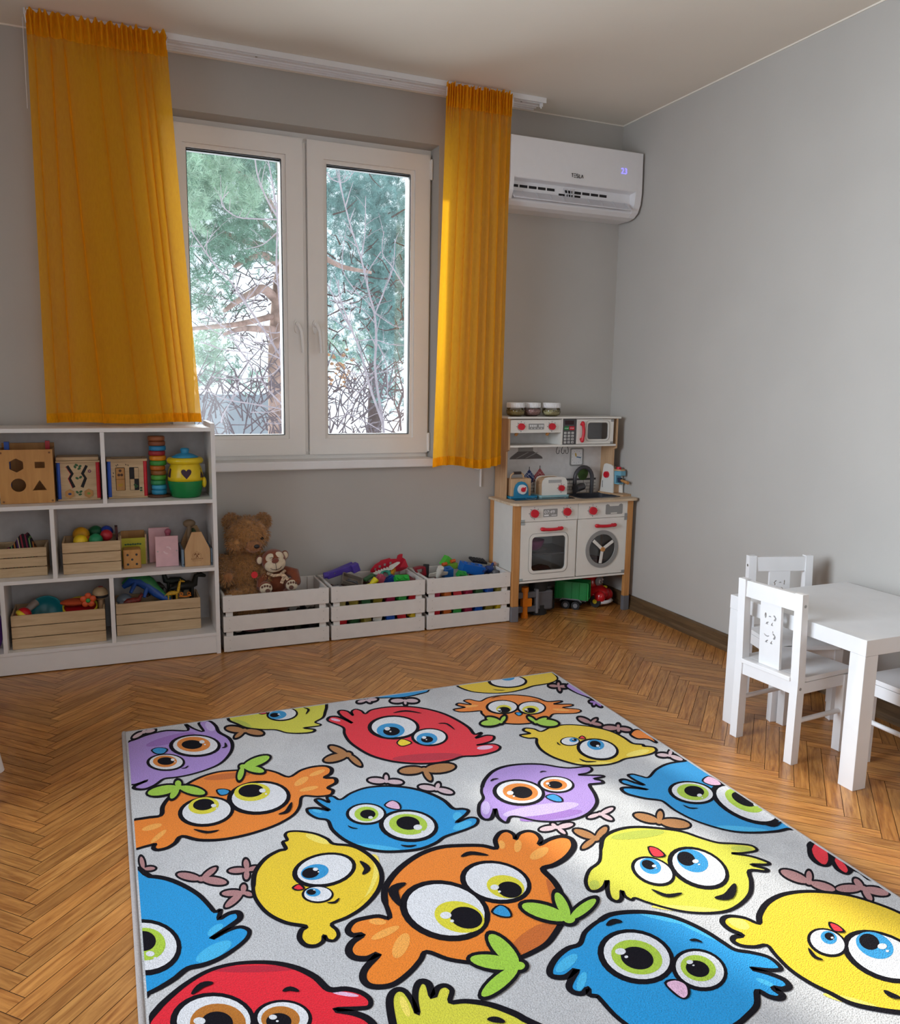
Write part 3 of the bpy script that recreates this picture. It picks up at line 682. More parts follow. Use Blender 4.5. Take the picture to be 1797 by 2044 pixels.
g.build('keys', mt('key_grey', 'C9C8C6', .5), kp); g2.build('key_digits', M_black, kp)
md = G().plate([(-.335, .942), (-.094, .942), (-.094, 1.079), (-.335, 1.079)], [rrect(-.267, -.131, .968, 1.061, .016)], 'y', yu0, yu0+.009).build('microwave_door', M_kw, t, bevel=.001)
G().plate(rrect(-.274, -.124, .961, 1.068, .022), [rrect(-.267, -.131, .968, 1.061, .016)], 'y', yu0-.003, yu0).build('window_trim', M_kw, md, bevel=.001)
G().plate(rrect(-.279, -.119, .956, 1.073, .025), [rrect(-.2775, -.1205, .9575, 1.0715, .024)], 'y', yu0-.0006, yu0).build('window_line', M_kgrey, md)
G().plate(rrect(-.27, -.128, .965, 1.064, .016), (), 'y', yu0+.004, yu0+.006).build('window_pane', M_acr, md)
handle(-.307, 1.010, yu0, md, L=.098, vert=True)
G().box(-.113, -.094, yu0-.002, yu0, 1.066, 1.079).box(-.113, -.096, yu0-.002, yu0, .942, .954).build('hinge', M_kgrey, md)
# printed backsplash: hood, clock, pot holders, tiles
yb = yu1-.006
bs = [k for k in bpy.data.objects if k.name.startswith('backsplash')][0]
g = G().plate([(-.672, .855), (-.668, .862), (-.620, .895), (-.620, .928), (-.525, .928), (-.525, .895), (-.47, .865), (-.462, .857), (-.462, .850), (-.672, .850)][::-1], (), 'y', yb-.0008, yb); g.build('printed_hood', M_kgrey, bs)
g = G().plate([(-.672, .851), (-.664, .862), (-.620, .893), (-.525, .893), (-.468, .862), (-.462, .851)][::-1], (), 'y', yb-.0014, yb-.0008)
g.build('printed_hood_skirt', mt('hood_grey_brown', '5E5857', .5), bs)
g = G()
for a in (-.635, -.575): g.add([(a, yb-.0018, .855), (a+.012, yb-.0018, .855), (a+.085, yb-.0018, .888), (a+.073, yb-.0018, .888)], [(0, 1, 2, 3)])
g.build('printed_gleam', M_kgrey, bs)
g = G().plate(rrect(-.282, -.191, .803, .908, .012), [rrect(-.274, -.199, .811, .900, .008)], 'y', yb-.003, yb); g.build('clock_frame', M_kgrey, bs)
G().plate(rrect(-.275, -.198, .810, .901, .008), (), 'y', yb-.0012, yb).build('clock_face', M_white, bs)
g = G().bar((-.238, yb-.0022, .856), (-.208, yb-.0022, .850), .001, .006, up=(0, 0, 1)); g.build('clock_hand', mt('blue_hand', '3E6F92', .5), bs)
g = G().plate(circ(-.2435, .868, .0045, .012, a=.25), (), 'y', yb-.0024, yb-.0014); g.build('clock_hand', mt('yellow_hand', 'C9A544', .5), bs)
g = G()
for i in range(12):
    a = i*math.pi/6; g.plate(circ(-.237+.031*math.sin(a), .8555+.036*math.cos(a), .0014, n=8), (), 'y', yb-.002, yb-.001)
g.build('clock_marks', M_kdark, bs)
def potholder(cx, cz, m, mg, nm):
    o = [(cx, cz+.052), (cx+.036, cz+.008), (cx+.034, cz-.008), (cx, cz-.045), (cx-.034, cz-.008), (cx-.036, cz+.008)]
    p = G().plate(o[::-1], (), 'y', yb-.0012, yb).build(nm, m, bs)
    g = G()
    for k in (-.016, 0, .016):
        g.bar((cx-.026+k, yb-.0016, cz+k), (cx+k, yb-.0016, cz+.030+k*.3), .0008, .0022, up=(0, 0, 1)); g.bar((cx+.026+k, yb-.0016, cz-k), (cx+k, yb-.0016, cz+.030-k*.3), .0008, .0022, up=(0, 0, 1))
        g.bar((cx-.026+k, yb-.0016, cz+k), (cx+k, yb-.0016, cz-.026+k), .0008, .0022, up=(0, 0, 1))
    g.build('printed_check', mg, p); G().box(cx-.0015, cx+.0015, yb-.002, yb, cz+.048, cz+.066).build('printed_loop', M_black, p)
potholder(-.477, .745, mt('print_red', 'A5454C', .6), mt('check_pink', 'D99A98', .6), 'printed_red_potholder')
potholder(-.545, .740, mt('print_blue', '26376E', .6), mt('check_pale', 'B9C3DA', .6), 'printed_blue_potholder')
G().box(-.70, -.10, yb-.001, yb, .722, .731).build('tile_rail', M_kdark, bs)
g = G()
for r in range(4):
    for i in range(-1, 13):
        xx = -.70+i*.047+(r % 2)*.0235; a, b = max(-.70, xx), min(-.10, xx+.044)
        if b > a: g.box(a, b, yb-.001, yb, .703-r*.0185, .719-r*.0185)
g.build('printed_tiles', mt('tile_white', 'D5D2CE', .5), bs)
g = G().box(-.70, -.10, yb-.0006, yb, .645, .722).build('printed_grout', M_kdark, bs)
g = G().ball((-.190, yb-.001, .760), .036, (1, .04, 1.15), n=18); g.build('printed_plant', mt('print_green', '3E5A26', .6, .25, 60), bs)
# wire hooks under the upper shelf
def hook3(cx, n):
    g = G()
    for k in range(n):
        a = cx+k*.034
        g.tube([(a, -.10, .927), (a-.008, -.10, .912), (a-.011, -.10, .893), (a-.004, -.10, .882), (a+.005, -.10, .884), (a+.008, -.10, .896), (a+.008, -.10, .905)], .0017, 6)
    return g
hook3(-.405, 1).build('wire_hook', M_black, t); hook3(-.372, 1).build('wire_hook', M_black, t)
g = G().tube([(-.347, -.10, .927), (-.340, -.10, .912), (-.337, -.10, .893), (-.343, -.10, .882), (-.352, -.10, .884), (-.355, -.10, .896), (-.355, -.10, .905)], .0017, 6); g.build('wire_hook', M_black, t)
G().plate(rrect(-.030, -.004, .565, .606, .008), (), 'y', -.27, -.25).build('side_hook', M_kw, t, bevel=.002)

# ---- jars on the top
def jar(x, y, label, fill, mfill, seed):
    t = thing('jar', label, 'jar', (x, y, 1.093), group='lidded plastic jars on the toy kitchen')
    G().lathe([(.030, .001), (.046, .010), (.052, .026), (.049, .042), (.044, .049), (.044, .051)], (x, y, 1.093), 32).build('jar_body', glassy('jar_plastic', (.985, .98, .965)), t)
    g = G().lathe([(.0, .003), (.030, .004), (.045, .012), (.0505, .024), (.049, .024+fill*.016), (0, .026+fill*.012)], (x, y, 1.093), 24)
    r = random.Random(seed)
    for i in range(70):
        a, q = r.uniform(0, 6.28), .048*math.sqrt(r.random()); g.ball((x+q*math.cos(a), y+q*math.sin(a), 1.093+.026+fill*.014+r.uniform(-.003, .004)), .0035, n=6)
    for i in range(90):
        a = r.uniform(0, 6.28); z = r.uniform(.008, .036); q = .030+.0195*min(1, z/.024); g.ball((x+q*math.cos(a)*.97, y+q*math.sin(a)*.97, 1.093+z), .0032, n=6)
    f = g.build('filling', mfill, t); f['kind'] = 'stuff'
    g = G().lathe([(.0, .075), (.047, .075), (.0485, .073), (.0485, .048), (.047, .047)], (x, y, 1.093), 48)
    for i in range(36):
        a = i*math.pi/18; g.cone((x+.0485*math.cos(a), y+.0485*math.sin(a), 1.093+.050), (x+.0485*math.cos(a), y+.0485*math.sin(a), 1.093+.071), .0018, n=6)
    g.build('lid', M_white, t)
jar(-.690, -.120, 'clear lidded jar of green-brown seeds, nearest the curtain', .3, mt('seed_olive', 'A8935A', .8, .4, 150), 1)
jar(-.582, -.100, 'clear lidded jar of pink pieces between the other two jars', .8, mt('seed_pink', 'BF9490', .8, .35, 150), 2)
jar(-.472, -.125, 'clear lidded jar of pale yellow grains, nearest the microwave', .15, mt('seed_pale', 'C9C08F', .8, .3, 150), 3)

# ---- toy toaster
t = thing('toy_toaster', 'white wooden toy toaster with a red dial, in front of the potholders', 'toy toaster', (-.475, -.145, .65))
a0 = -.555; M_pale = mt('pale_teal', '8FB4B8', .5)
G().plate(rrect(-.558, -.372, -.190, -.085, .012), (), 'z', .6505, .662).build('base', M_pale, t, bevel=.002)
arch = [(-.543, .662), (-.387, .662), (-.387, .725), (-.390, .742), (-.402, .757), (-.425, .762), (-.505, .762), (-.528, .757), (-.540, .742), (-.543, .725)]
for yy in ((-.183, -.174), (-.102, -.093)): G().plate(arch, (), 'y', *yy).build('side_plate', M_kw, t, bevel=.002)
inn = [(-.540, .662), (-.390, .662), (-.390, .725), (-.394, .742), (-.405, .753), (-.425, .758), (-.505, .758), (-.525, .753), (-.536, .742), (-.540, .725)]
G().plate(inn, (), 'y', -.174, -.102).build('body', M_birch, t)
G().plate(rrect(-.507, -.425, .730, .747, .002), (), 'y', -.1846, -.183).build('label_plate', mt('silver_grey', 'A9A9A8', .4), t)
knob(-.425, .700, -.183, t, .017)
# ---- blue and wood toy coffee-grinder-like mixer
t = thing('toy_scale', 'wooden toy box with blue arch and white and red dial, left of the toaster', 'toy appliance', (-.645, -.15, .65))
G().plate(rrect(-.738, -.567, -.176, -.105, .008), (), 'z', .6505, .662).build('base', mt('toy_blue', '1F7FA8', .45), t, bevel=.002)
G().box(-.730, -.607, -.168, -.112, .662, .757).build('body', M_birch, t, bevel=.003)
G().plate([(-.715, .662), (-.625, .662), (-.628, .705), (-.636, .725), (-.650, .738), (-.670, .743), (-.690, .738), (-.704, .725), (-.712, .705)], (), 'y', -.176, -.168).build('arch', mt('toy_blue', '1F7FA8'), t, bevel=.002)
G().cone((-.668, -.176, .700), (-.668, -.190, .700), .027, .026, 28).build('dial', M_white, t, bevel=.002)
g = G().cone((-.668, -.190, .700), (-.668, -.200, .700), .013, .012, 20).bar((-.668, -.198, .700), (-.655, -.198, .713), .006, .006, up=(0, 1, 0)); g.build('pointer', M_red, t)
g = G().tube([(-.722, -.14, .757), (-.718, -.14, .775), (-.705, -.14, .785), (-.655, -.14, .785), (-.643, -.14, .775), (-.640, -.14, .757)], .005, 8); hd = g.build('handle', M_birch, t)
G().tube([(-.702, -.14, .786), (-.658, -.14, .786)], .008, 10).build('grip', mt('dark_brown_grip', '2E2321', .5), hd)
# ---- toy coffee machine on the right end
t = thing('toy_coffee_machine', 'white and pale blue toy coffee machine with red knobs at the counter end', 'toy coffee machine', (-.03, -.17, .647))
TM = Matrix.Translation((-.094, -.070, .647)) @ Matrix.Rotation(math.radians(-79), 4, 'Z')
def GM():
    g = G(); g.T = TM; return g
GM().plate(rrect(-.012, .190, -.012, .070, .01), (), 'z', .0005, .010).build('base', M_birch, t, bevel=.002)
side = [(.0, .010), (.105, .010), (.100, .150), (.092, .166), (.078, .172), (.040, .176), (.026, .170), (.021, .155)]
GM().plate(side, (), 'y', -.002, .006).build('side_plate', M_kw, t, bevel=.003)
GM().plate([(.02, .010), (.125, .010), (.118, .09), (.10, .15), (.03, .16)], (), 'y', .054, .062).build('side_plate', M_kw, t, bevel=.002)
GM().box(.018, .098, .006, .054, .010, .145).build('body', M_birch, t, bevel=.003)
GM().cone((.052, -.002, .112), (.052, -.014, .112), .019, .018, 26).build('knob', M_red, t, bevel=.002)
GM().box(.018, .021, -.0030, -.002, .035, .075).build('level_slot', M_black, t)
GM().box(.085, .150, .010, .050, .112, .140).build('brew_head', mt('pale_sky_blue', '6FA8BE', .45), t, bevel=.003)
GM().box(.098, .112, .010, .050, .070, .112).box(.098, .135, .010, .050, .062, .070).build('head_bracket', mt('pale_sky_blue', '6FA8BE'), t, bevel=.002)
GM().cone((.118, .030, .140), (.118, .030, .147), .033, n=24).build('top_disc', M_birch, t)
GM().cone((.112, .030, .147), (.112, .030, .160), .015, .014, 20).build('knob', M_red, t, bevel=.002)
GM().cone((.140, .026, .086), (.198, .020, .076), .0065, .009, 12).build('filter_handle', M_beech, t)
GM().cone((.124, .030, .074), (.124, .030, .098), .010, .015, 18).build('filter_cup', mt('navy_toy', '26304A', .4), t)

# ---- inside oven and washer
t = thing('toy_plate', 'pale toy plate on the oven shelf', 'plate', (-.60, -.2, .363))
G().lathe([(0, .002), (.045, .002), (.072, .010), (.074, .012), (.045, .005), (0, .005)], (-.595, -.2, .362), 32).build('plate_dish', mt('plate_pale', 'C9C2C4', .4), t)
tag(G().lathe([(0, .0), (.035, .0), (.055, .03), (.060, .055), (.056, .055), (.05, .03), (.032, .006), (0, .006)], (-.600, -.2, .368), 32).build('toy_bowl', mt('bowl_pink', 'B03A86', .35)), 'pink toy bowl standing on the pale plate inside the oven', 'bowl')
g = G().lathe([(.05, 0), (.058, .07), (.054, .07), (.046, .005), (0, .005)], (-.655, -.16, .2195), 24); tag(g.build('toy_basket', M_birch), 'light wooden toy tub in the bottom of the oven', 'toy tub')
def lump(name, c, r, sc, m, label, cat, seed, n=26):
    g = G().ball(c, r, sc, n=n, noise=.10, seed=seed); return tag(g.build(name, m), label, cat)
lump('folded_cloth', (-.545, -.19, .248), .05, (1.2, .9, .55), mt('wine_cloth', '5E1A22', .9), 'dark red cloth in the bottom of the oven', 'cloth', 4)
lump('doll_clothes', (-.22, -.19, .262), .065, (1.5, 1.2, .62), mt('doll_cloth', 'A06A66', .9, .6, 45), 'patterned red and white doll clothes inside the washer', 'cloth', 5)

# ---- toys under the kitchen
t = thing('toy_loader', 'grey and orange toy loader tipped on its side under the kitchen', 'toy vehicle', (-.64, -.22, 0))
M_lg = mt('loader_grey', '5A5A5E', .4); M_or = mt('toy_orange', 'D97A12', .4)
for z in (.045, .125):
    G().box(-.735, -.600, -.262, -.235, z-.015, z+.018).build('lift_arm', M_lg, t, bevel=.003)
G().box(-.605, -.590, -.265, -.232, .02, .155).build('cross_plate', mt('plate_grey', '77777A', .35), t, bevel=.003)
G().box(-.690, -.632, -.268, -.235, .062, .108).build('coupler', M_or, t, bevel=.004)
for a, b in ((.0, .022), (.022, .063), (.107, .147), (.147, .172)): G().cone((-.672, -.255, a), (-.672, -.255, b), .017 if b-a > .03 else .020, n=14).build('orange_pin', M_or, t, bevel=.001)
G().box(-.585, -.49, -.25, -.13, .03, .14).build('chassis', M_lg, t, bevel=.01)
for (cx, cz, cyy) in ((-.56, .030, -.20), (-.56, .165, -.20), (-.47, .035, -.13), (-.47, .17, -.13)):
    wv = G().cone((cx, cyy, cz-.028), (cx, cyy, cz+.028), .052, n=28).build('wheel', mt('tyre_black', '1B1B1C', .7), t, bevel=.006)
    G().cone((cx, cyy, cz-.030), (cx, cyy, cz+.030), .024, n=20).build('hub', M_lg, wv)
t = thing('toy_trailer', 'green toy tipper trailer on two small axles under the kitchen', 'toy vehicle', (-.32, -.15, 0))
M_gr = mt('toy_green', '0F7A3A', .35)
ang = Matrix.Translation((-.315, -.165, 0)) @ Matrix.Rotation(math.radians(-42), 4, 'Z')
g = G(); g.T = ang; L_, w_ = .19, .085
# open-backed ribbed box
g.box(-L_/2, L_/2, -w_/2, -w_/2+.004, .062, .160).box(-L_/2, L_/2, w_/2-.004, w_/2, .062, .160).box(-L_/2, L_/2, -w_/2, w_/2, .058, .064).box(-L_/2, -L_/2+.004, -w_/2, w_/2, .06, .160)
for i in range(5): g.box(-L_/2+.01+i*.042, -L_/2+.016+i*.042, -w_/2-.004, -w_/2, .06, .160)
for zz in (.156,): g.box(-L_/2, L_/2+.003, -w_/2-.005, -w_/2+.003, zz, zz+.006).box(-L_/2, L_/2+.003, w_/2-.003, w_/2+.005, zz, zz+.006)
g.build('tipper_box', M_gr, t, bevel=.001)
g = G(); g.T = ang
g.box(L_/2, L_/2+.004, -w_/2, -w_/2+.007, .058, .162).box(L_/2, L_/2+.004, w_/2-.007, w_/2, .058, .162).box(L_/2, L_/2+.004, -w_/2, w_/2, .058, .066).box(L_/2, L_/2+.004, -w_/2, w_/2, .154, .162)
g.build('tailgate_frame', mt('bright_green', '1F9A4A', .35), t)
g = G(); g.T = ang; g.box(-L_/2-.05, L_/2-.01, -.015, .015, .046, .056).plate([(-.06, .046), (-.045, .058), (.045, .058), (.06, .046), (.064, .046), (.048, .063), (-.048, .063), (-.064, .046)], (), 'y', -w_/2-.004, -w_/2+.014)
g.build('chassis', mt('plate_grey', '77777A'), t)
for xx in (-.028, .028):
    for s in (-1, 1):
        g = G(); g.T = ang; g.cone((xx, s*(w_/2-.012), .024), (xx, s*(w_/2+.004), .024), .024, n=22); wv = g.build('wheel', mt('tyre_black', '1B1B1C'), t, bevel=.003)
        g = G(); g.T = ang; g.cone((xx, s*(w_/2-.012), .024), (xx, s*(w_/2+.006), .024), .013, n=16); g.build('hub', mt('plate_grey', '77777A'), wv)
t = thing('toy_car', 'chunky red toy car with googly eyes under the kitchen', 'toy vehicle', (-.13, -.16, 0))
ang = Matrix.Translation((-.148, -.135, 0)) @ Matrix.Rotation(math.radians(-62), 4, 'Z')
Mr2 = mt('car_red', 'C0141E', .25, .04, 20, coat=.4)
g = G(); g.T = ang
g.ball((0, 0, .075), .065, (1.45, .95, .75), n=24).ball((-.025, 0, .125), .058, (1.0, .88, 1.0), n=24).ball((.062, .045, .06), .036, (1, .8, 1), n=16).ball((.062, -.045, .06), .036, (1, .8, 1), n=16)
g.build('car_body', Mr2, t)
g = G(); g.T = ang; g.ball((.030, 0, .140), .036, (.45, 1.15, .8), n=20); ws = g.build('windscreen', mt('screen_grey', '8F9096', .3), t)
for s in (-1, 1):
    g = G(); g.T = ang; g.ball((.044, s*.016, .143), .0125, (.35, .8, 1), n=14); e_ = g.build('eye', M_white, ws)
    g = G(); g.T = ang; g.ball((.0475, s*.014, .141), .006, (.4, .8, 1), n=12); g.build('pupil', M_black, ws)
g = G(); g.T = ang; g.ball((.055, .025, .105), .02, (.8, .8, .5), n=14); g.build('yellow_badge', mt('toy_yellow', 'D9C22A', .4), t)
g = G(); g.T = ang; g.tube([(.075, -.055, .030), (.098, -.03, .032), (.103, 0, .033), (.098, .03, .032), (.075, .055, .030)], .011, 10); g.build('bumper', mt('bumper_white', 'D8D6D6', .35), t)
for xx, s in ((.045, -1), (.045, 1), (-.055, -1), (-.055, 1)):
    g = G(); g.T = ang; g.cone((xx, s*.042, .034), (xx, s*.068, .034), .034, n=24); wv = g.build('wheel', mt('tyre_black', '1B1B1C'), t, bevel=.004)
    g = G(); g.T = ang; g.cone((xx, s*.042, .034), (xx, s*.071, .034), .013, n=16); g.build('hub', mt('toy_yellow', 'D9C22A'), wv)

# ---- socket and cable beside the kitchen
t = thing('power_cable', 'white cable hanging by the kitchen below the narrow curtain', 'cable', (-.84, -.012, .8))
g = G().tube([(-.905, -.012, .86), (-.90, -.012, .83), (-.88, -.012, .805), (-.855, -.012, .80), (-.835, -.012, .815)], .004, 8); g.build('cord', M_white, t)
G().box(-.842, -.834, -.01, -.001, .70, .83).build('cable_duct', M_white, t)
# ---------------------------------------------------------------- toys on the bookshelf, top row (shelf surface z=.728)
M_pale_wood = wood('pale_pine', 'B79A76', 'D3B891', axis=0, scale=6, stretch=10, rough=.6)
M_honey = wood('honey_ply', 'B07A3C', 'C8924E', axis=2, scale=4, stretch=8, rough=.5)
M_blue = mt('bright_blue', '2153B8', .4); M_inky = mt('print_black', '17141A', .6); M_leaf = mt('print_leaf_green', '2E5A34', .6)
zt = .728
t = thing('shape_sorter', 'large honey-coloured wooden shape sorter with four dark holes', 'shape sorter', (-3.06, -.2, zt))
a, b, f0, f1 = -3.165, -2.958, -.208, -.03
front = [(a, zt+.001), (b, zt+.001), (b, .958), (a, .958)]
hx = lambda cx, cz, r: [(cx+r*math.sin(math.radians(60*i)), cz+r*math.cos(math.radians(60*i))) for i in range(6)]
holes = [hx(-3.098, .892, .030), rrect(-3.028, -2.990, .879, .906, .002), circ(-3.094, .808, .0285), [(-3.013, .828), (-3.041, .784), (-2.987, .784)]]
G().plate(front, holes, 'y', f0, f0+.008).build('front_panel', M_honey, t, bevel=.001)
G().box(a, b, f1-.008, f1, zt+.001, .975).build('back_panel', M_honey, t, bevel=.001)
for xa in (a, b-.008): G().box(xa, xa+.008, f0+.008, f1-.008, zt+.001, .958).build('side_panel', M_honey, t, bevel=.001)
G().box(a+.008, b-.008, f0+.008, f1-.008, zt+.001, zt+.009).build('bottom_panel', M_honey, t)
for cx, cz in ((b-.012, .945), (b-.009, .738), (a+.012, .738), (a+.012, .945)): G().cone((cx, f0, cz), (cx, f0-.001, cz), .0045, n=12).build('dowel', wood('dowel_brown', '6B4420', '85562B', rough=.6), t)
tag(G().box(-3.147, -3.128, -.125, -.105, .7375, .986).build('toy_stick', M_blue), 'dark blue stick standing inside the big wooden shape sorter', 'toy stick')
tag(G().box(-2.992, -2.974, -.07, -.052, .7375, .985).build('toy_stick', M_red), 'red stick standing inside the big wooden shape sorter', 'toy stick')

def activity_cube(x0, x1, y0, label, kind):
    y1 = y0+.128; t = thing('activity_cube', label, 'activity cube', ((x0+x1)/2, (y0+y1)/2, zt))
    G().box(x0+.002, x1-.002, y0-.004, y1, zt+.001, zt+.008).build('base_plate', M_pale_wood, t, bevel=.001)
    fr = [(x0+.016, zt+.008), (x1-.016, zt+.008), (x1-.016, zt+.168), (x0+.016, zt+.168)]
    cx = (x0+x1)/2
    if kind == 0:
        def zig(ox, s): return [(ox, zt+.150), (ox+.010*s, zt+.156), (ox+.030*s, zt+.118), (ox+.018*s, zt+.098), (ox+.034*s, zt+.06), (ox+.022*s, zt+.054), (ox+.006*s, zt+.096), (ox+.017*s, zt+.117)]
        hs = [zig(cx-.048, 1), zig(cx+.040, -1)[::-1]]
    else: hs = [rrect(cx-.050, cx-.010, zt+.035, zt+.140, .004), rrect(cx+.008, cx+.048, zt+.035, zt+.140, .004)]
    fp = G().plate(fr, hs, 'y', y0+.004, y0+.010).build('front_panel', M_pale_wood, t, bevel=.0006)
    G().box(x0+.014, x1-.014, y0+.016, y0+.018, zt+.01, zt+.166).build('inner_board', M_inky, t)
    G().box(x0+.004, x1-.004, y0+.018, y1-.006, zt+.008, zt+.166).build('body', M_pale_wood, t, bevel=.001)
    for xa, m in ((x0+.009, M_blue), (x1-.009, M_red)):
        for yy in (y0+.009, y1-.010): G().cone((xa, yy, zt+.008), (xa, yy, zt+.168), .0085, n=20).build('corner_post', m, t)
    if kind == 0:
        G().box(x0-.001, x1+.001, y0-.006, y1, zt+.168, zt+.175).build('top_plate', M_pale_wood, t, bevel=.001)
        G().box(x0+.001, x1-.004, y0, y1-.004, zt+.176, zt+.191).build('lid', M_pale_wood, t, bevel=.002)
        for s in (-1, 1):
            hxp = G().plate(hx(cx+s*.038, zt+.030, .020), (), 'y', y0-.002, y0+.004).build('slider', M_honey, t, bevel=.001)
            g = G().plate(circ(cx+s*.038, zt+.030, .007, .005), (), 'y', y0-.0026, y0-.002); g.build('slider_picture', mt('print_blue', '26376E') if s < 0 else mt('print_lime', '7C9A3A', .6), hxp)
        g = G()
        for px, pz in ((cx-.012, zt+.148), (cx+.004, zt+.140), (cx-.006, zt+.156), (cx+.008, zt+.150), (cx-.006, zt+.098), (cx+.008, zt+.102), (cx-.008, zt+.036), (cx+.003, zt+.026), (cx+.006, zt+.038)):
            g.plate(circ(px, pz, .0075, .005, 10, a=px*90), (), 'y', y0+.0034, y0+.004)
        g.build('printed_leaves', M_leaf, fp)
        g = G().tube([(cx-.050, y0+.0036, zt+.150), (cx-.031, y0+.0036, zt+.117), (cx-.042, y0+.0036, zt+.097), (cx-.026, y0+.0036, zt+.054)], .0011, 6); g.build('printed_line', M_red, fp)
        g = G()
        for i in range(5): g.plate(circ(cx+.045+.005*math.cos(i*1.257), zt+.128+.005*math.sin(i*1.257), .003, n=8), (), 'y', y0+.0034, y0+.004)
        g.build('printed_flower', mt('print_plum', '6B3A58', .6), fp)
    else:
        g = G().plate([(x0-.001, y0-.006), (x1+.001, y0-.006), (x1+.001, y1), (x0-.001, y1)], [rrect(x0+.018, x1-.018, y0+.025, y1-.018, .005)], 'z', zt+.168, zt+.178); g.build('top_plate', M_pale_wood, t, bevel=.001)
        G().box(x0+.02, x1-.02, y0+.03, y1-.02, zt+.1665, zt+.170).build('top_slot', M_inky, t)
        for (ax, bz) in ((cx-.048, .036), (cx-.048, .087), (cx+.010, .036), (cx+.029, .087)):
            w_ = .036 if ax < cx-.01 else .018
            G().box(ax, ax+w_, y0+.005, y0+.012, zt+bz, zt+bz+.050).build('sliding_tile', M_honey if ax < cx-.01 else M_pale_wood, t, bevel=.001)
        g = G().plate(circ(cx-.030, zt+.125, .006), (), 'y', y0+.0044, y0+.005).plate(circ(cx-.036, zt+.106, .006), (), 'y', y0+.0044, y0+.005).plate(circ(cx-.024, zt+.106, .006), (), 'y', y0+.0044, y0+.005); g.build('printed_tile_picture', mt('print_brown', '4A2D1A', .6), fp)
        g = G()
        for px, pz in ((cx+.030, zt+.060), (cx+.038, zt+.054), (cx+.033, zt+.050), (cx+.055, zt+.045), (cx+.055, zt+.034)): g.plate(circ(px, pz, .006, .0045, 10), (), 'y', y0+.0034, y0+.004)
        g.build('printed_leaves', M_leaf, fp)
        g = G().plate([(cx-.042, zt+.065), (cx-.020, zt+.068), (cx-.022, zt+.056), (cx-.032, zt+.052), (cx-.040, zt+.056)], (), 'y', y0+.0044, y0+.005); g.build('printed_pear', mt('print_gold', 'B9922F', .6), fp)
        g = G()
        for px, pz in ((cx-.045, zt+.148), (cx-.039, zt+.152), (cx-.005, zt+.152), (cx+.004, zt+.149), (cx-.058, zt+.115), (cx-.060, zt+.1)): g.plate(circ(px, pz, .0018, .004, 8, a=.4), (), 'y', y0+.0034, y0+.004)
        g.build('printed_seeds', M_inky, fp)
    return t
activity_cube(-2.950, -2.775, -.165, 'wooden activity cube with two zigzag slots and a pale lid', 0)
activity_cube(-2.746, -2.578, -.155, 'wooden activity cube with two sliding-tile windows and open top', 1)

t = thing('stacking_tower', 'tall tower of coloured stacking rings beside the yellow and green pot', 'stacking tower', (-2.528, -.135, zt))
G().lathe([(0, 0), (.052, 0), (.054, .004), (.054, .010), (0, .012)], (-2.530, -.135, zt+.001), 32).build('base', mt('walnut_toy', '5A3A28', .5), t)
cols = ['2D8FB5', '3AA0C5', '2E8A55', '4E9A3E', '8C5A2C', 'B5651E', '3C9440', 'D98A1E', '9E2430', '2B86B8', '8F5233', 'A3623E']
z = zt+.012
for i, c in enumerate(cols):
    h = .0215; r = .0335+.0035*(i > 5)
    G().lathe([(0, .0), (r-.004, .0), (r, .004), (r, h-.004), (r-.004, h), (0, h)], (-2.529+.002*math.sin(i*2.2)-.0003*i, -.135, z), 28).build('ring', mt('ring_'+c, c, .4), t); z += h+.0008

t = thing('sorting_pot', 'yellow and green plastic honey pot with heart-shaped hole and blue lid', 'toy pot', (-2.414, -.165, zt))
px, py = -2.414, -.168
G().lathe([(0, 0), (.060, 0), (.064, .006), (.073, .040), (.080, .072), (.080, .076)], (px, py, zt+.001), 40).build('lower_half', mt('pot_green', '0E7D3E', .3), t)
yb_ = G().lathe([(.0785, .076), (.078, .095), (.073, .125), (.064, .148), (.062, .152), (.074, .155), (.080, .163), (.080, .172), (.074, .180), (.06, .181)], (px, py, zt+.001), 40).build('upper_half', mt('pot_yellow', 'E3C61C', .3), t)
G().lathe([(.058, .181), (.060, .184), (.035, .196), (.017, .201), (.017, .205), (.020, .212), (.019, .221), (.012, .224), (0, .224)], (px, py, zt+.001), 36).build('lid', mt('lid_blue', '2F8FBB', .3), t)
def onpot(pts, ang, z0):
    """outline laid on the pot's rounded wall"""
    g = G(); vs = []
    for u, v in pts:
        z = z0+v; r = .0790-.10*max(0, z-.095)**1.0*1.0; r = .0790 if z < .095 else .0785-(z-.095)*.175; r = .0740+.0008-(z-.125)*.40 if z > .125 else r+.0008
        a = ang+u/r; vs.append((px+r*math.cos(a), py+r*math.sin(a), zt+.001+z))
    c = tuple(sum(v[i] for v in vs)/len(vs) for i in range(3)); d = Vector((c[0]-px, c[1]-py, 0)).normalized()*.0015
    vs.append((c[0]+d.x, c[1]+d.y, c[2])); n = len(vs)-1
    g.add(vs, [(i, (i+1) % n, n) for i in range(n)]); return g
heart = [(0, -.024), (.010, -.013), (.020, -.001), (.023, .009), (.020, .017), (.012, .020), (.004, .017), (0, .011), (-.004, .017), (-.012, .020), (-.020, .017), (-.023, .009), (-.020, -.001), (-.010, -.013)]
A0 = math.atan2(CAM.y-py, CAM.x-px)
onpot(heart, A0+.05, .112).build('heart_hole', mt('hole_purple', '341733', .6), yb_)
onpot([(-.016, -.022), (.016, -.022), (.0, .024)], A0+1.15, .112).build('triangle_hole', mt('hole_purple', '341733'), yb_)
onpot([(-.014, -.016), (.014, -.020), (.012, .018), (-.006, .024)], A0-1.15, .112).build('square_hole', mt('hole_purple', '341733'), yb_)
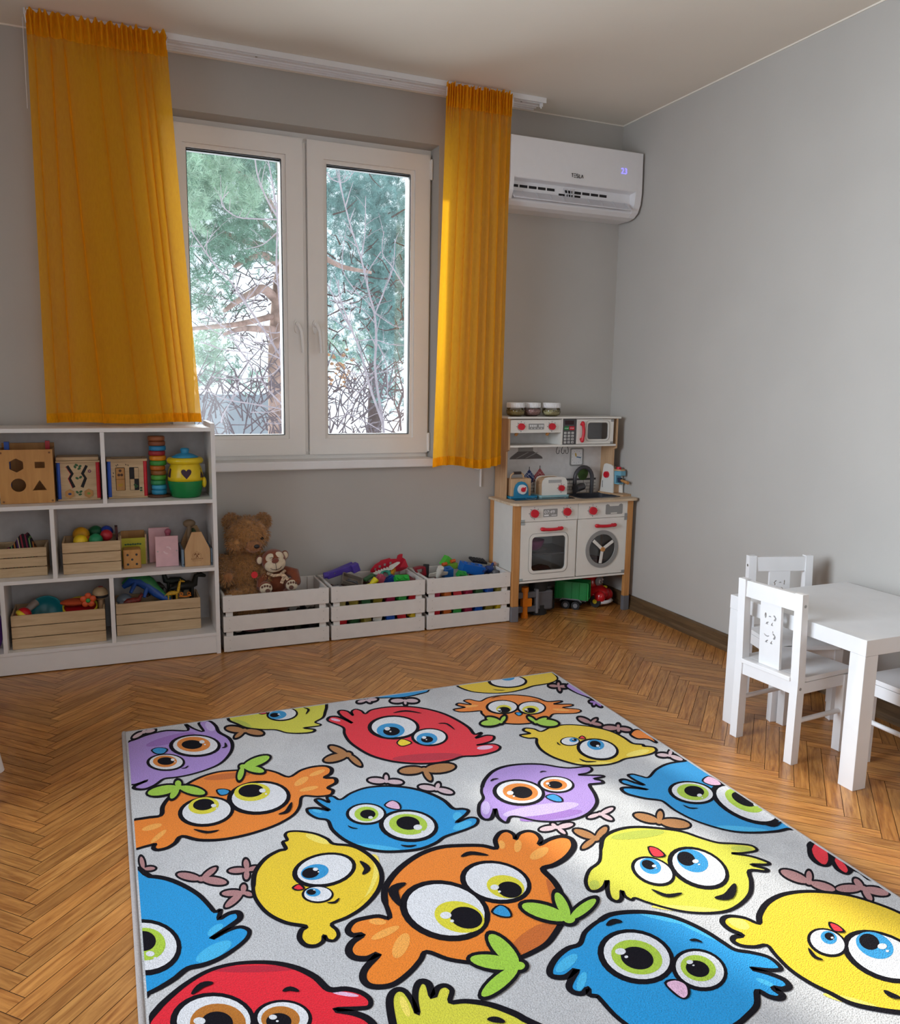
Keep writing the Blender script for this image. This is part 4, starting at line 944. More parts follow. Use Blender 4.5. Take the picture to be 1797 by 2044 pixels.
g = G().ball((px+.078, py-.03, zt+.068), .016, (.7, 1, 1.6), n=12); g.build('handle_lug', mt('pot_yellow', 'E3C61C'), t)

# ---------------------------------------------------------------- middle row (z=.412)
def wood_crate(x0, x1, y0, y1, z0, h, label):
    t = thing('wooden_crate', label, 'crate', ((x0+x1)/2, (y0+y1)/2, z0), group='small pine slatted crates on the bookshelf')
    sh = h/3
    for k in range(3):
        a, b = z0+.001+k*sh, z0+.001+k*sh+sh-.0035
        for q in ((x0, x1, y0, y0+.008), (x0, x1, y1-.008, y1), (x0, x0+.008, y0+.008, y1-.008), (x1-.008, x1, y0+.008, y1-.008)):
            G().box(*q, a, b).build('slat', M_pale_wood, t, bevel=.001)
    for xa in (x0+.008, x1-.026):
        for ya in (y0+.008, y1-.016): G().box(xa, xa+.018, ya, ya+.008, z0+.001, z0+h-.006).build('corner_post', M_pale_wood, t)
    G().box(x0+.008, x1-.008, y0+.008, y1-.008, z0+.001, z0+.006).build('base_board', M_pale_wood, t)
    return t
zm = .412
wood_crate(-3.205, -3.004, -.215, -.04, zm, .128, 'pine crate with the striped cloth, half cut off at the left edge')
wood_crate(-2.941, -2.706, -.232, -.045, zm, .142, 'pine crate filled with coloured balls')
# striped cloth in the first crate
M_str = bpy.data.materials.new('striped_cloth'); M_str.use_nodes = True; _t = M_str.node_tree; _b = _t.nodes['Principled BSDF']
_tc = _t.nodes.new('ShaderNodeTexCoord'); _mp = _t.nodes.new('ShaderNodeMapping'); _mp.inputs['Rotation'].default_value = (0, .12, 0)
_sx = _t.nodes.new('ShaderNodeSeparateXYZ'); _m = _t.nodes.new('ShaderNodeMath'); _m.operation = 'MULTIPLY'; _m.inputs[1].default_value = 14
_f = _t.nodes.new('ShaderNodeMath'); _f.operation = 'FRACT'; _r = _t.nodes.new('ShaderNodeValToRGB'); _r.color_ramp.interpolation = 'CONSTANT'
for i, (p, c) in enumerate(((0, '181218'), (.08, '7E2040'), (.16, '1A1220'), (.26, '6E9A5A'), (.32, '1A1220'), (.42, 'A8662C'), (.50, '1D1420'), (.60, '5A2F66'), (.68, 'C9B98A'), (.73, '1A1018'), (.84, '8A2A3A'), (.92, '1A1018'))):
    el = _r.color_ramp.elements[i] if i < 2 else _r.color_ramp.elements.new(p)
    el.position = p; el.color = lin(c)
_t.links.new(_tc.outputs['Object'], _mp.inputs['Vector']); _t.links.new(_mp.outputs['Vector'], _sx.inputs['Vector']); _t.links.new(_sx.outputs['X'], _m.inputs[0])
_t.links.new(_m.outputs[0], _f.inputs[0]); _t.links.new(_f.outputs[0], _r.inputs['Fac']); _t.links.new(_r.outputs['Color'], _b.inputs['Base Color']); _b.inputs['Roughness'].default_value = .9
g = G(); nx, ny = 24, 14; vs = []
for j in range(ny):
    for i in range(nx):
        u, v = i/(nx-1), j/(ny-1); x = -3.175+.125*u; y = -.19+.12*v
        z = zm+.10+.085*min(1, u*1.5)*(1-max(0, (u-.75)*2.6))-.02*v+.006*math.sin(14*u+3*v)
        vs.append((x, y, z))
top = len(vs); vs += [(a, b, zm+.03) for a, b, c in vs]
fs = [(j*nx+i, j*nx+i+1, (j+1)*nx+i+1, (j+1)*nx+i) for j in range(ny-1) for i in range(nx-1)]
fs += [(i, top+i, top+i+1, i+1) for i in range(nx-1)]+[((j)*nx, (j+1)*nx, top+(j+1)*nx, top+j*nx) for j in range(ny-1)]+[(j*nx+nx-1, top+j*nx+nx-1, top+(j+1)*nx+nx-1, (j+1)*nx+nx-1) for j in range(ny-1)]
g.add(vs, fs, 0, True); tag(g.build('striped_cloth', M_str), 'dark cloth with thin coloured stripes bundled in the left pine crate', 'cloth')
# balls
def ballt(x, y, z, r, c, label, ridge=0):
    g = G().ball((x, y, z), r, n=24, ridge=ridge)
    o = g.build('toy_ball', mt('ball_'+c, c, .45), bevel=0); tag(o, label, 'ball', group='coloured balls in the pine crate')
ballt(-2.868, -.190, zm+.138, .030, 'E2BE14', 'plain yellow ball at the front of the ball crate')
ballt(-2.806, -.190, zm+.140, .029, '1C8A5A', 'plain green ball at the front of the ball crate')
ballt(-2.762, -.160, zm+.153, .026, 'B3202E', 'dark red ball in the ball crate')
ballt(-2.866, -.120, zm+.155, .034, 'DFA21A', 'ridged golden ball behind the plain yellow one', .05)
ballt(-2.806, -.085, zm+.157, .030, '14633E', 'ridged dark green ball at the back of the ball crate', .05)
ballt(-2.760, -.095, zm+.160, .026, '1E3FA8', 'deep blue ball at the back of the ball crate', .04)
ballt(-2.838, -.150, zm+.120, .030, 'D2691A', 'orange ball wedged between the yellow balls')
tag(G().plate([(-2.722, zm+.12), (-2.712, zm+.12), (-2.714, zm+.182), (-2.726, zm+.182)], (), 'y', -.13, -.07).build('toy_board', mt('maroon_board', '4A1E1E', .6)), 'dark maroon board leaning at the right end of the ball crate', 'toy board')
# dice
t = thing('wooden_die', 'big wooden die showing five dots beside the ball crate', 'die', (-2.659, -.17, zm))
G().box(-2.697, -2.622, -.205, -.130, zm+.001, zm+.088).build('cube', M_honey, t, bevel=.004)
for u, v in ((.25, .25), (.75, .25), (.5, .5), (.25, .75), (.75, .75)):
    G().cone((-2.697+.075*u, -.2048, zm+.087*v), (-2.697+.075*u, -.2058, zm+.087*v), .0052, n=16).build('dot', M_black, t)
# yellow-fronted wooden box behind the die
t = thing('toy_box', 'small wooden box with yellow-green front behind the wooden die', 'toy box', (-2.65, -.1, zm))
G().box(-2.700, -2.598, -.115, -.109, zm+.001, zm+.125).build('front_panel', mt('lime_print', 'B7B31C', .5), t)
G().box(-2.700, -2.598, -.025, -.019, zm+.001, zm+.145).build('back_panel', M_honey, t)
for xa in (-2.706, -2.598): G().box(xa, xa+.006, -.115, -.019, zm+.001, zm+.140).build('side_panel', M_pale_wood, t)
G().box(-2.700, -2.598, -.109, -.025, zm+.001, zm+.007).build('bottom_panel', M_pale_wood, t)
g = G()
for i in range(7): g.plate(circ(-2.683+i*.0105, zm+.096+.001*(i % 2), .0055, .004, 10), (), 'y', -.1158, -.115)
g.build('printed_caterpillar', M_leaf, t)
# pink toy appliance
M_pk = mt('dusty_pink', 'D9AEB4', .45)
t = thing('toy_camera', 'dusty pink wooden toy block with round arc marks, left of the toolbox', 'wooden toy', (-2.51, -.15, zm))
px0, px1 = -2.560, -2.460
bd = G().box(px0, px1, -.207, -.195, zm+.001, zm+.142).build('front_plate', M_pk, t, bevel=.002)
G().box(px0+.006, px1-.006, -.195, -.10, zm+.001, zm+.12).build('body', M_pk, t, bevel=.002)
G().box(px0-.022, px1-.03, -.10, -.088, zm+.001, zm+.165).build('back_plate', M_pk, t, bevel=.002)
for s in (0, math.pi):
    pts = [(.018*math.cos(s+a*math.pi/180), .018*math.sin(s+a*math.pi/180)) for a in range(10, 101, 10)]+[(.012*math.cos(s+a*math.pi/180), .012*math.sin(s+a*math.pi/180)) for a in range(100, 9, -10)]
    G().plate([(-2.509+a, zm+.077+b) for a, b in pts], (), 'y', -.2085, -.207).build('arc_mark', mt('pale_pink', 'E6C8CC', .5), bd)
for xx in (px0+.010, px1-.008): G().cone((xx, -.207, zm+.073), (xx, -.2085, zm+.073), .0035, n=12).build('screw', M_steel, bd)
g = G().cone((-2.50, -.15, zm+.121), (-2.50, -.15, zm+.150), .011).ball((-2.50, -.15, zm+.153), .015, n=14); g.build('knob', mt('deep_pink', 'A8566A', .5), t)
# toolbox
t = thing('toy_toolbox', 'house-shaped light wood toy toolbox with burnt hammer and wrench emblem', 'toy toolbox', (-2.38, -.17, zm))
tx = [(-2.436, zm+.001), (-2.324, zm+.001), (-2.324, zm+.078), (-2.360, zm+.160), (-2.402, zm+.160), (-2.436, zm+.078)]
M_ply = wood('toolbox_ply', 'B98F62', 'CDA678', axis=2, scale=5, stretch=6, rough=.6)
f_ = G().plate(tx, (), 'y', -.243, -.233).build('end_panel', M_ply, t, bevel=.0015)
G().plate(tx, (), 'y', -.060, -.050).build('end_panel', M_ply, t, bevel=.0015)
M_slate = mt('slate_blue', '6F8496', .5)
G().box(-2.449, -2.439, -.238, -.055, zm+.001, zm+.080).build('side_board', M_slate, t, bevel=.001)
G().box(-2.321, -2.314, -.238, -.055, zm+.001, zm+.080).build('side_board', M_slate, t, bevel=.001)
G().box(-2.439, -2.321, -.233, -.060, zm+.001, zm+.008).build('bottom_board', M_slate, t)
G().cone((-2.381, -.233, zm+.140), (-2.381, -.060, zm+.140), .010, n=16).build('handle', M_leaf, t)
M_burn = mt('burnt_wood', '7A4A20', .7)
g = G(); cx, cz, yy = -2.383, zm+.052, -.2434
def b2(x0, z0, x1, z1, w): g.bar((cx+x0, yy, cz+z0), (cx+x1, yy, cz+z1), .0006, w, up=(-(z1-z0), 0, (x1-x0)))
b2(.006, -.011, -.005, .006, .0028); b2(-.012, .001, -.003, .010, .0038)
b2(-.005, -.012, .006, .004, .0028); b2(.005, .003, .006, .010, .0032); b2(.006, .003, .013, .005, .0032)
g.build('emblem_tools', M_burn, f_)
g = G()
for p, q in (((-.018, .006), (0, .018)), ((0, .018), (.018, .006)), ((-.018, .006), (-.018, -.010)), ((.018, .006), (.018, -.010)), ((-.018, -.026), (.018, -.026)), ((-.018, -.026), (-.018, -.022)), ((.018, -.026), (.018, -.022))):
    g.bar((cx+p[0], yy, cz+p[1]), (cx+q[0], yy, cz+q[1]), .0005, .0009, up=(-(q[1]-p[1]), 0, (q[0]-p[0])))
g.build('emblem_outline', M_burn, f_)
g = G()
for i in range(8):     # eight burnt capitals, too worn in the photo to read
    x = cx-.0255+i*.0068; g.box(x, x+.0011, yy-.0003, yy+.0003, cz-.0195, cz-.0135).box(x+.0024, x+.0035, yy-.0003, yy+.0003, cz-.0195, cz-.0135)
    zz_ = (-.0145, -.0195, -.0168)[i % 3]; g.box(x, x+.0035, yy-.0003, yy+.0003, cz+zz_, cz+zz_+.001)
g.build('burnt_lettering', M_burn, f_)
for xx in (-2.441, -2.3175): G().cone((xx, -.238, zm+.010), (xx, -.2395, zm+.010), .003, n=10).build('screw', M_black, t)
g = G().cone((-2.41, -.15, zm+.0085), (-2.40, -.11, zm+.19), .011, n=14).ball((-2.40, -.11, zm+.18), .024, (1.2, .8, .8), n=16)
tag(g.build('toy_mallet', mt('mallet_wood', '8A7358', .6)), 'brown toy mallet standing up in the toolbox', 'toy mallet')

# ---------------------------------------------------------------- bottom row (z=.102)
zl = .102
wood_crate(-3.154, -2.783, -.252, -.045, zl, .152, 'long pine crate with the teal bowl and rattles, bottom row')
wood_crate(-2.738, -2.370, -.197, -.03, zl, .152, 'long pine crate with the toy animals, bottom row')
# left crate content
t = thing('toy_bowl', 'teal toy bowl standing on edge in the left bottom crate', 'bowl', (-3.02, -.14, zl))
T = Matrix.Translation((-3.025, -.130, zl+.125)) @ Matrix.Rotation(math.radians(62), 4, 'X')
g = G(); g.T = T; g.lathe([(.0, -.035), (.045, -.030), (.066, -.010), (.072, .012), (.068, .012), (.060, -.008), (.04, -.024), (0, -.028)], n=40); g.build('bowl_shell', mt('teal_toy', '1F7F8A', .35), t)
t = thing('maraca', 'red and yellow ball rattle at the left end of its crate', 'rattle', (-3.12, -.2, zl))
g = G().ball((-3.108, -.205, zl+.140), .032, n=22); bb = g.build('rattle_ball', mt('rattle_red', 'C01822', .35), t)
g = G().ball((-3.112, -.213, zl+.147), .0275, (1, 1, .55), n=18, R=Matrix.Rotation(.5, 3, 'Y')); g.build('yellow_patch', mt('toy_yellow', 'D9C22A'), bb)
G().cone((-3.10, -.19, zl+.150), (-3.062, -.15, zl+.178), .012, .018, 14).build('rattle_handle', mt('clear_plastic_grey', '8A7E76', .3), t)
t = thing('tambourine', 'yellow-rimmed toy tambourine with red drum skin in the left bottom crate', 'tambourine', (-2.89, -.17, zl))
T = Matrix.Translation((-2.885, -.165, zl+.140)) @ Matrix.Rotation(math.radians(22), 4, 'X')
g = G(); g.T = T; g.lathe([(.066, -.012), (.072, -.012), (.072, .012), (.066, .012), (.066, -.012)], n=40); g.build('rim', mt('toy_yellow', 'D9C22A'), t)
g = G(); g.T = T; g.lathe([(0, .0), (.066, .0), (.066, .004), (0, .006)], n=36); g.build('drum_skin', mt('toy_crimson', 'A81422', .3), t)
t = thing('flower_rattle', 'orange flower-shaped toy with green centre lying on the tambourine', 'flower toy', (-2.86, -.2, zl))
g = G()
for i in range(5):
    a = i*1.2566+.3; g.ball((-2.850+.020*math.cos(a), -.205, zl+.182+.020*math.sin(a)), .0145, (1, .45, 1), n=12)
fl_ = g.build('petals', mt('petal_orange', 'D9582A', .5), t)
G().ball((-2.850, -.212, zl+.182), .010, (1, .6, 1), n=12).build('flower_centre', mt('petal_green', '3E9A4A', .5), fl_)
g = G().ball((-2.905, -.17, zl+.170), .045, (1.35, .8, .35), n=20, noise=.05, seed=3); tag(g.build('orange_cloth', mt('orange_felt', 'B5471E', .9)), 'orange felt piece lying across the tambourine', 'cloth')
t = thing('wooden_rattle', 'round wooden rattle with dark band on the right of the left crate', 'rattle', (-2.80, -.16, zl))
bl = G().ball((-2.800, -.165, zl+.200), .033, (1, 1, .92), n=26).build('rattle_head', mt('rattle_cream', 'BFA57F', .5), t)
G().lathe([(.0322, -.009), (.0338, -.006), (.0338, .0), (.0322, .003)], (-2.800, -.165, zl+.192), 30).build('band', M_inky, bl)
g = G().plate(circ(-2.797, -.165, .010, .006, 12), (), 'z', zl+.230, zl+.2315); g.build('painted_mark', mt('toy_crimson', 'A81422'), bl)
G().cone((-2.800, -.165, zl+.10), (-2.800, -.165, zl+.17), .010, n=14).build('rattle_handle', M_birch, t)
g = G().ball((-2.985, -.19, zl+.055), .05, (2.0, .8, .9), n=22, noise=.06, seed=9); tag(g.build('dark_bag', mt('navy_cloth', '161A24', .8)), 'dark bag stuffed under the teal bowl', 'bag')
# purple thing left
g = G().ball((-3.215, -.2, zl+.085), .05, (.5, .8, 1.7), n=18); tag(g.build('purple_toy', mt('purple_toy', '5B2A86', .4)), 'purple toy just showing at the left edge of the bottom shelf', 'toy')
# right crate: animals
t = thing('toy_dinosaur', 'blue and green plastic dinosaur lying across the animal crate', 'toy animal', (-2.62, -.12, zl))
p = [(-2.700, -.085, zl+.215), (-2.665, -.10, zl+.245), (-2.625, -.115, zl+.245), (-2.590, -.13, zl+.222), (-2.560, -.145, zl+.190), (-2.530, -.155, zl+.165), (-2.50, -.165, zl+.155)]
G().tube(p, [.010, .021, .030, .030, .022, .014, .005], 14).build('body', mt('dino_green', '2E7A46', .45, .25, 60), t)
p2 = [(a, b-.006, c-.012) for a, b, c in p]
G().tube(p2, [.011, .022, .028, .027, .022, .016, .006], 14).build('belly', mt('dino_blue', '1E4FA0', .45, .15, 50), t)
for a, b in (((-2.650, -.13, zl+.225), (-2.672, -.155, zl+.188)), ((-2.60, -.15, zl+.205), (-2.615, -.172, zl+.165))): G().cone(a, b, .011, .007, 10).build('leg', mt('dino_blue', '1E4FA0'), t)
t = thing('toy_hippo', 'smooth grey toy animal at the left end of the animal crate', 'toy animal', (-2.71, -.16, zl))
g = G().ball((-2.700, -.150, zl+.155), .034, (1, .8, .9), n=22).ball((-2.705, -.165, zl+.145), .024, (1, .8, .7), n=16); g.build('body', mt('hippo_grey', '5E6A78', .35), t)
def fourleg(name, label, x, y, z, s, m, rz=0, neck=0.0, neckl=.3, extra=None):
    t = thing(name, label, 'toy animal', (x, y, z), rz)
    g = G().tube([(-.5*s, 0, .5*s), (-.25*s, 0, .56*s), (.2*s, 0, .56*s), (.42*s, 0, .58*s), ((.5+neck*.3)*s, 0, (.66+neckl)*s), ((.68+neck*.3)*s, 0, (.68+neckl)*s), ((.86+neck*.3)*s, 0, (.60+neckl)*s)], [.05*s, .17*s, .18*s, .14*s, .09*s, .10*s, .05*s], 12)
    for a in (.5+neck*.3,):
        for q in (-1, 1): g.cone(((a+.06)*s, q*.05*s, (.74+neckl)*s), ((a+.03)*s, q*.08*s, (.86+neckl)*s), .03*s, .01*s, 8)
    b = g.build('body', m, t, world=False)
    for xx, q in ((-.35, -1), (-.35, 1), (.3, -1), (.3, 1)): G().cone((xx*s, q*.09*s, .5*s), (xx*s, q*.1*s, 0), .065*s, .045*s, 10).build('leg', m, t, world=False)
    G().tube([(-.5*s, 0, .5*s), (-.6*s, 0, .4*s), (-.62*s, 0, .25*s)], .02*s, 6).build('tail', m, t, world=False)
    return t
fourleg('toy_tiger', 'red-brown striped toy animal beside the grey one', -2.668, -.168, zl+.108, .080, mt('tiger_stripe', '7A2A22', .5, .6, 90), .3, 0, .12)
M_gir = mt('giraffe_gold', 'D2A62C', .5, .35, 120)
fourleg('toy_giraffe', 'small yellow spotted toy giraffe in the animal crate', -2.490, -.165, zl+.140, .060, M_gir, .2, .3, .75)
fourleg('toy_horse', 'dark toy horse in the middle of the animal crate', -2.565, -.075, zl+.14, .10, mt('horse_dark', '2A211E', .5), 2.6, 0, .3)
fourleg('toy_bull', 'large black toy animal at the right end of the animal crate', -2.435, -.10, zl+.12, .125, mt('bull_black', '1C1D1A', .5), .25, 0, .22)
fourleg('toy_wolf', 'greenish-black toy animal behind the giraffe', -2.47, -.055, zl+.15, .10, mt('wolf_dark', '232A24', .55), 3.0, 0, .3)
t = thing('toy_glasses', 'orange toy frame with two small rings at the crate rim', 'toy frame', (-2.44, -.175, zl))
for xx in (-2.452, -2.418):
    T = Matrix.Translation((xx, -.176, zl+.168)) @ Matrix.Rotation(math.radians(90), 4, 'X')
    g = G(); g.T = T; g.tube([(.0065*math.cos(a*.5236), .0065*math.sin(a*.5236), 0) for a in range(13)], .0022, 6, caps=False); g.build('ring', M_or, t)
G().tube([(-2.462, -.176, zl+.158), (-2.435, -.176, zl+.154), (-2.408, -.176, zl+.158)], .0035, 8).build('bar', M_or, t)
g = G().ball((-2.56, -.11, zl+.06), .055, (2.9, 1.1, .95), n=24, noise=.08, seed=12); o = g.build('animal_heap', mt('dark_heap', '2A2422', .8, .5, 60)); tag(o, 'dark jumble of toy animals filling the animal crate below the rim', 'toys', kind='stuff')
# ---------------------------------------------------------------- plush toys in the first white crate
def fur(g, n, ln, seed, mat=0, down=.35, w=.0035, nface=None):
    """short pile: thin tapering tufts standing on the mesh made so far"""
    rnd = random.Random(seed); nf = len(g.f) if nface is None else nface; tri = []
    V = [Vector(v) for v in g.v]; ar = []
    for i in range(nf):
        f = g.f[i]; a, b, c = V[f[0]], V[f[1]], V[f[2]]; A = (b-a).cross(c-a).length*(1 if len(f) == 4 else .5)
        ar.append(A)
    idx = rnd.choices(range(nf), weights=[max(a, 1e-9) for a in ar], k=n); vs = []; fs = []
    for i in idx:
        f = g.f[i]; a, b, c = V[f[0]], V[f[1]], V[f[2]]; r1, r2 = rnd.random(), rnd.random()
        if r1+r2 > 1: r1, r2 = 1-r1, 1-r2
        p = a+(b-a)*r1+(c-a)*r2
        if len(f) == 4 and rnd.random() < .5: d_ = V[f[3]]; p = a+(d_-a)*r1+(c-a)*r2
        nm = (b-a).cross(c-a)
        if nm.length < 1e-12: continue
        nm.normalize(); d = (nm*.8+Vector((rnd.uniform(-.7, .7), rnd.uniform(-.5, .5), -down+rnd.uniform(-.5, .5)))).normalized()
        s = d.cross(nm if abs(d.dot(nm)) < .98 else Vector((1, 0, 0))).normalized()*w*.5; L = ln*rnd.uniform(.6, 1.2); o = len(vs)
        m = p+d*L*.55+s.cross(d).normalized()*L*.08
        vs += [tuple(p-s), tuple(p+s), tuple(m+s*.7), tuple(m-s*.7), tuple(p+d*L+Vector((0, 0, -L*.25)))]
        fs += [(o, o+1, o+2, o+3), (o+3, o+2, o+4)]
    g.add(vs, fs, mat, True); return g
def plush_mat(name, c, v=.25): return mt(name, c, .95, v, 70, .4, 500, sheen=.4)
M_bear = plush_mat('bear_fur', 'AE7E4A', .32); M_bear2 = plush_mat('bear_fur_short', 'A06C42', .15)
t = thing('teddy_bear', 'large shaggy brown teddy bear sitting in the left crate against the wall', 'teddy bear', (-2.15, -.12, .02), group=None)
g = G(); g.ball((-2.152, -.105, .335), .10, (1.0, .75, 1.25), n=26, noise=.02, seed=1)
g.ball((-2.155, -.125, .19), .11, (1.05, .9, 1.1), n=22, noise=.02, seed=9)
g.ball((-2.135, -.125, .525), .092, (1.05, .82, .93), n=28, noise=.02, seed=2)
g.ball((-2.200, -.175, .49), .035, (1.1, .8, .9), n=16, seed=3)                     # cheek
fur(g, 8500, .024, 5); g.build('body', M_bear, t)
for s, ex, ez in ((-1, -2.207, .590), (1, -2.058, .585)):
    g = G().ball((ex, -.105, ez), .035, (1, .5, 1), n=18, noise=.02, seed=4); fur(g, 900, .02, 6, down=0); g.build('ear', M_bear, t)
g = G().ball((-2.118, -.185, .480), .040, (1.05, .95, .8), n=20); fur(g, 500, .006, 8); mz = g.build('muzzle', M_bear2, t)
G().ball((-2.107, -.225, .484), .0115, (1.2, .6, .9), n=14).build('nose', M_black, mz)
for ex in (-2.150, -2.075): G().ball((ex, -.190, .515), .0075, n=14).build('eye', mt('dark_glass_eye', '120C0A', .1), t)
g = G().tube([(-2.225, -.10, .41), (-2.244, -.13, .37), (-2.244, -.175, .34)], [.034, .036, .033], 14).ball((-2.244, -.180, .335), .034, n=14); fur(g, 1800, .022, 11); a_ = g.build('arm', M_bear, t)
g = G().ball((-2.243, -.212, .340), .024, (1, .5, 1), n=14); g.build('paw_pad', M_bear2, a_)
g = G().tube([(-2.075, -.11, .42), (-2.050, -.13, .37), (-2.058, -.16, .33)], [.032, .034, .03], 14).ball((-2.058, -.165, .325), .032, n=14); fur(g, 1200, .022, 12); g.build('arm', M_bear, t)
g = G().tube([(-2.18, -.14, .20), (-2.215, -.20, .225)], [.055, .045], 14).ball((-2.215, -.215, .235), .045, (1.15, .75, 1), n=16); fur(g, 1600, .018, 13); g.build('leg', M_bear, t)
g = G().tube([(-2.12, -.14, .20), (-2.11, -.19, .215)], [.05, .045], 14).ball((-2.11, -.195, .215), .042, n=16); fur(g, 500, .018, 14); g.build('leg', M_bear, t)
g = G().plate(circ(-2.118, .342, .0155, .0165), (), 'y', -.206, -.203); tg = g.build('red_tag', mt('tag_red', 'D81E28', .5), t)
G().box(-2.119, -2.117, -.2055, -.2035, .305, .326).build('tag_string', M_dark, tg)

M_mk = plush_mat('monkey_brown', '7A3A1C', .12); M_cr = plush_mat('monkey_cream', 'D9C9AE', .08); M_pad = plush_mat('paw_brown', '6B4638', .1)
t = thing('plush_monkey', 'brown plush monkey with cream face and spotted paws leaning beside the teddy', 'plush monkey', (-2.0, -.18, .02))
Rm = Matrix.Rotation(math.radians(-14), 3, 'Y')
g = G(); g.ball((-2.022, -.185, .402), .057, (1.04, .85, 1.0), n=26); g.ball((-2.000, -.155, .285), .062, (1.0, .8, 1.15), n=22).ball((-1.998, -.155, .20), .07, (1, .9, 1.1), n=20); g.build('body', M_mk, t)
for ex, ez in ((-2.088, .408), (-1.966, .425)):
    e_ = G().ball((ex, -.182, ez), .020, (.9, .45, 1.15), n=16).build('ear', M_mk, t); G().ball((ex-.001, -.190, ez), .016, (.9, .35, 1.15), n=14).build('inner_ear', M_cr, e_)
g = G().ball((-2.020, -.213, .388), .046, (1.12, .70, .80), n=24, R=Rm).ball((-2.040, -.214, .418), .026, (1, .6, 1), n=16).ball((-2.004, -.212, .424), .026, (1, .6, 1), n=16)
fc = g.build('face', M_cr, t)
G().ball((-2.025, -.246, .413), .0155, (1.15, .6, .75), n=16, R=Rm).build('nose', plush_mat('nose_brown', '7A4030', .1), fc)
g = G().tube([(-2.050, -.236, .378), (-2.038, -.243, .370), (-2.020, -.247, .368), (-2.002, -.243, .374), (-1.990, -.236, .386)], .0013, 6).tube([(-2.020, -.2475, .368), (-2.022, -.249, .385), (-2.024, -.247, .402)], .0012, 6); g.build('mouth_stitching', M_dark, fc)
g = G().tube([(-2.048, -.228, .424), (-2.041, -.231, .426), (-2.034, -.231, .428)], .0012, 6); g.build('closed_eye', M_dark, fc)
for cx, cz, tw in ((-2.070, .277, 1), (-1.945, .285, -1)):
    lg = G().tube([(-2.0+tw*-.02, -.17, .20), (cx, -.215, cz-.03)], [.03, .028], 12).ball((cx, -.222, cz), .033, (1, .7, 1.0), n=18).build('leg', M_mk, t)
    so_l = G().ball((cx, -.236, cz), .028, (1.08, .45, .95), n=18).build('sole', M_cr, lg)
    g = G().ball((cx+.006*tw, -.249, cz-.008), .012, (1, .25, .9), n=12)
    for k in range(4): g.ball((cx-.020+k*.0125, -.248, cz+.012+(.004 if k in (1, 2) else 0)), .0052, (1, .3, 1.2), n=10)
    g.build('paw_pads', M_pad, so_l)
g = G().tube([(-2.045, -.17, .34), (-2.085, -.19, .305), (-2.092, -.215, .275)], [.022, .022, .020], 12); g.build('arm', M_mk, t)
g = G().tube([(-1.965, -.17, .345), (-1.925, -.20, .335), (-1.920, -.225, .30)], [.024, .027, .022], 12).ball((-1.920, -.225, .298), .022, n=12); g.build('arm', M_mk, t)
M_sc = mt('scarf_stripes', 'BFA58A', .9, .55, 140)
g = G().tube([(-2.055, -.20, .345), (-2.03, -.225, .336), (-2.0, -.228, .338), (-1.972, -.205, .352)], .008, 8)
for q in ([(-1.99, -.228, .340), (-1.985, -.240, .325), (-1.998, -.245, .300)], [(-1.985, -.228, .340), (-1.975, -.240, .328), (-1.965, -.243, .315)]):
    g.bar(q[0], q[1], .014, .004, up=(0, 1, 0)).bar(q[1], q[2], .016, .004, up=(0, 1, 0))
g.build('scarf', M_sc, t)

# ---------------------------------------------------------------- middle crate toys
def brick(name, label, c, col, sx, sy, sz, R, studs=(2, 1), cat='toy brick', group=None, stud_r=None):
    T = Matrix.Translation(c) @ R; m = mt('brick_'+col, col, .35, .03, 20)
    t = thing(name, label, cat, c, group=group); g = G(); g.T = T; g.box(-sx/2, sx/2, -sy/2, sy/2, -sz/2, sz/2); b = g.build('block', m, t, bevel=.0015)
    r = stud_r or min(sx/studs[0], sy/studs[1])*.3
    for i in range(studs[0]):
        for j in range(studs[1]):
            g = G(); g.T = T; x = -sx/2+sx*(i+.5)/studs[0]; y = -sy/2+sy*(j+.5)/studs[1]; g.cone((x, y, sz/2), (x, y, sz/2+r*.55), r, n=16); g.build('stud', m, t, bevel=.001)
    return t
def RX(a, b=0, c=0): return Matrix.Rotation(math.radians(c), 4, 'Z') @ Matrix.Rotation(math.radians(b), 4, 'Y') @ Matrix.Rotation(math.radians(a), 4, 'X')
M_pur = mt('toy_purple', '4A3594', .4)
t = thing('toy_crane_arm', 'purple plastic toy beam lying across the left end of the middle crate', 'toy beam', (-1.67, -.12, .28))
g = G()  .bar((-1.745, -.125, .290), (-1.600, -.105, .322), .030, .034).build('beam', M_pur, t, bevel=.004)
G().bar((-1.735, -.09, .292), (-1.598, -.085, .338), .012, .014).build('rail', M_pur, t, bevel=.003)
G().bar((-1.612, -.115, .312), (-1.574, -.11, .325), .040, .044).build('end_collar', M_pur, t, bevel=.004)
g = G().cone((-1.760, -.125, .292), (-1.736, -.125, .294), .016, n=18); g.build('end_cap', M_pur, t, bevel=.003)
G().plate([(-1.745, .292), (-1.70, .300), (-1.705, .306), (-1.738, .303)], (), 'y', -.135, -.10).build('grey_clip', M_cap, t)
t = thing('toy_tray', 'grey-brown plastic tray tipped forward in the middle crate', 'toy tray', (-1.63, -.18, .27))
T = Matrix.Translation((-1.628, -.182, .268)) @ RX(32, 20, -8); g = G(); g.T = T; m_ = mt('tray_taupe', '75695F', .45)
g.plate(rrect(-.055, .055, -.032, .032, .008), (), 'z', -.012, -.009).plate(rrect(-.055, .055, -.032, .032, .008), [rrect(-.051, .051, -.028, .028, .006)], 'z', -.012, .012)
g.build('shell', m_, t); g = G(); g.T = T; g.bar((-.03, -.005, -.006), (.03, .01, -.004), .008, .004).bar((-.02, .012, -.006), (.035, -.008, -.002), .007, .004); g.build('inner_ribs', M_lg, t)
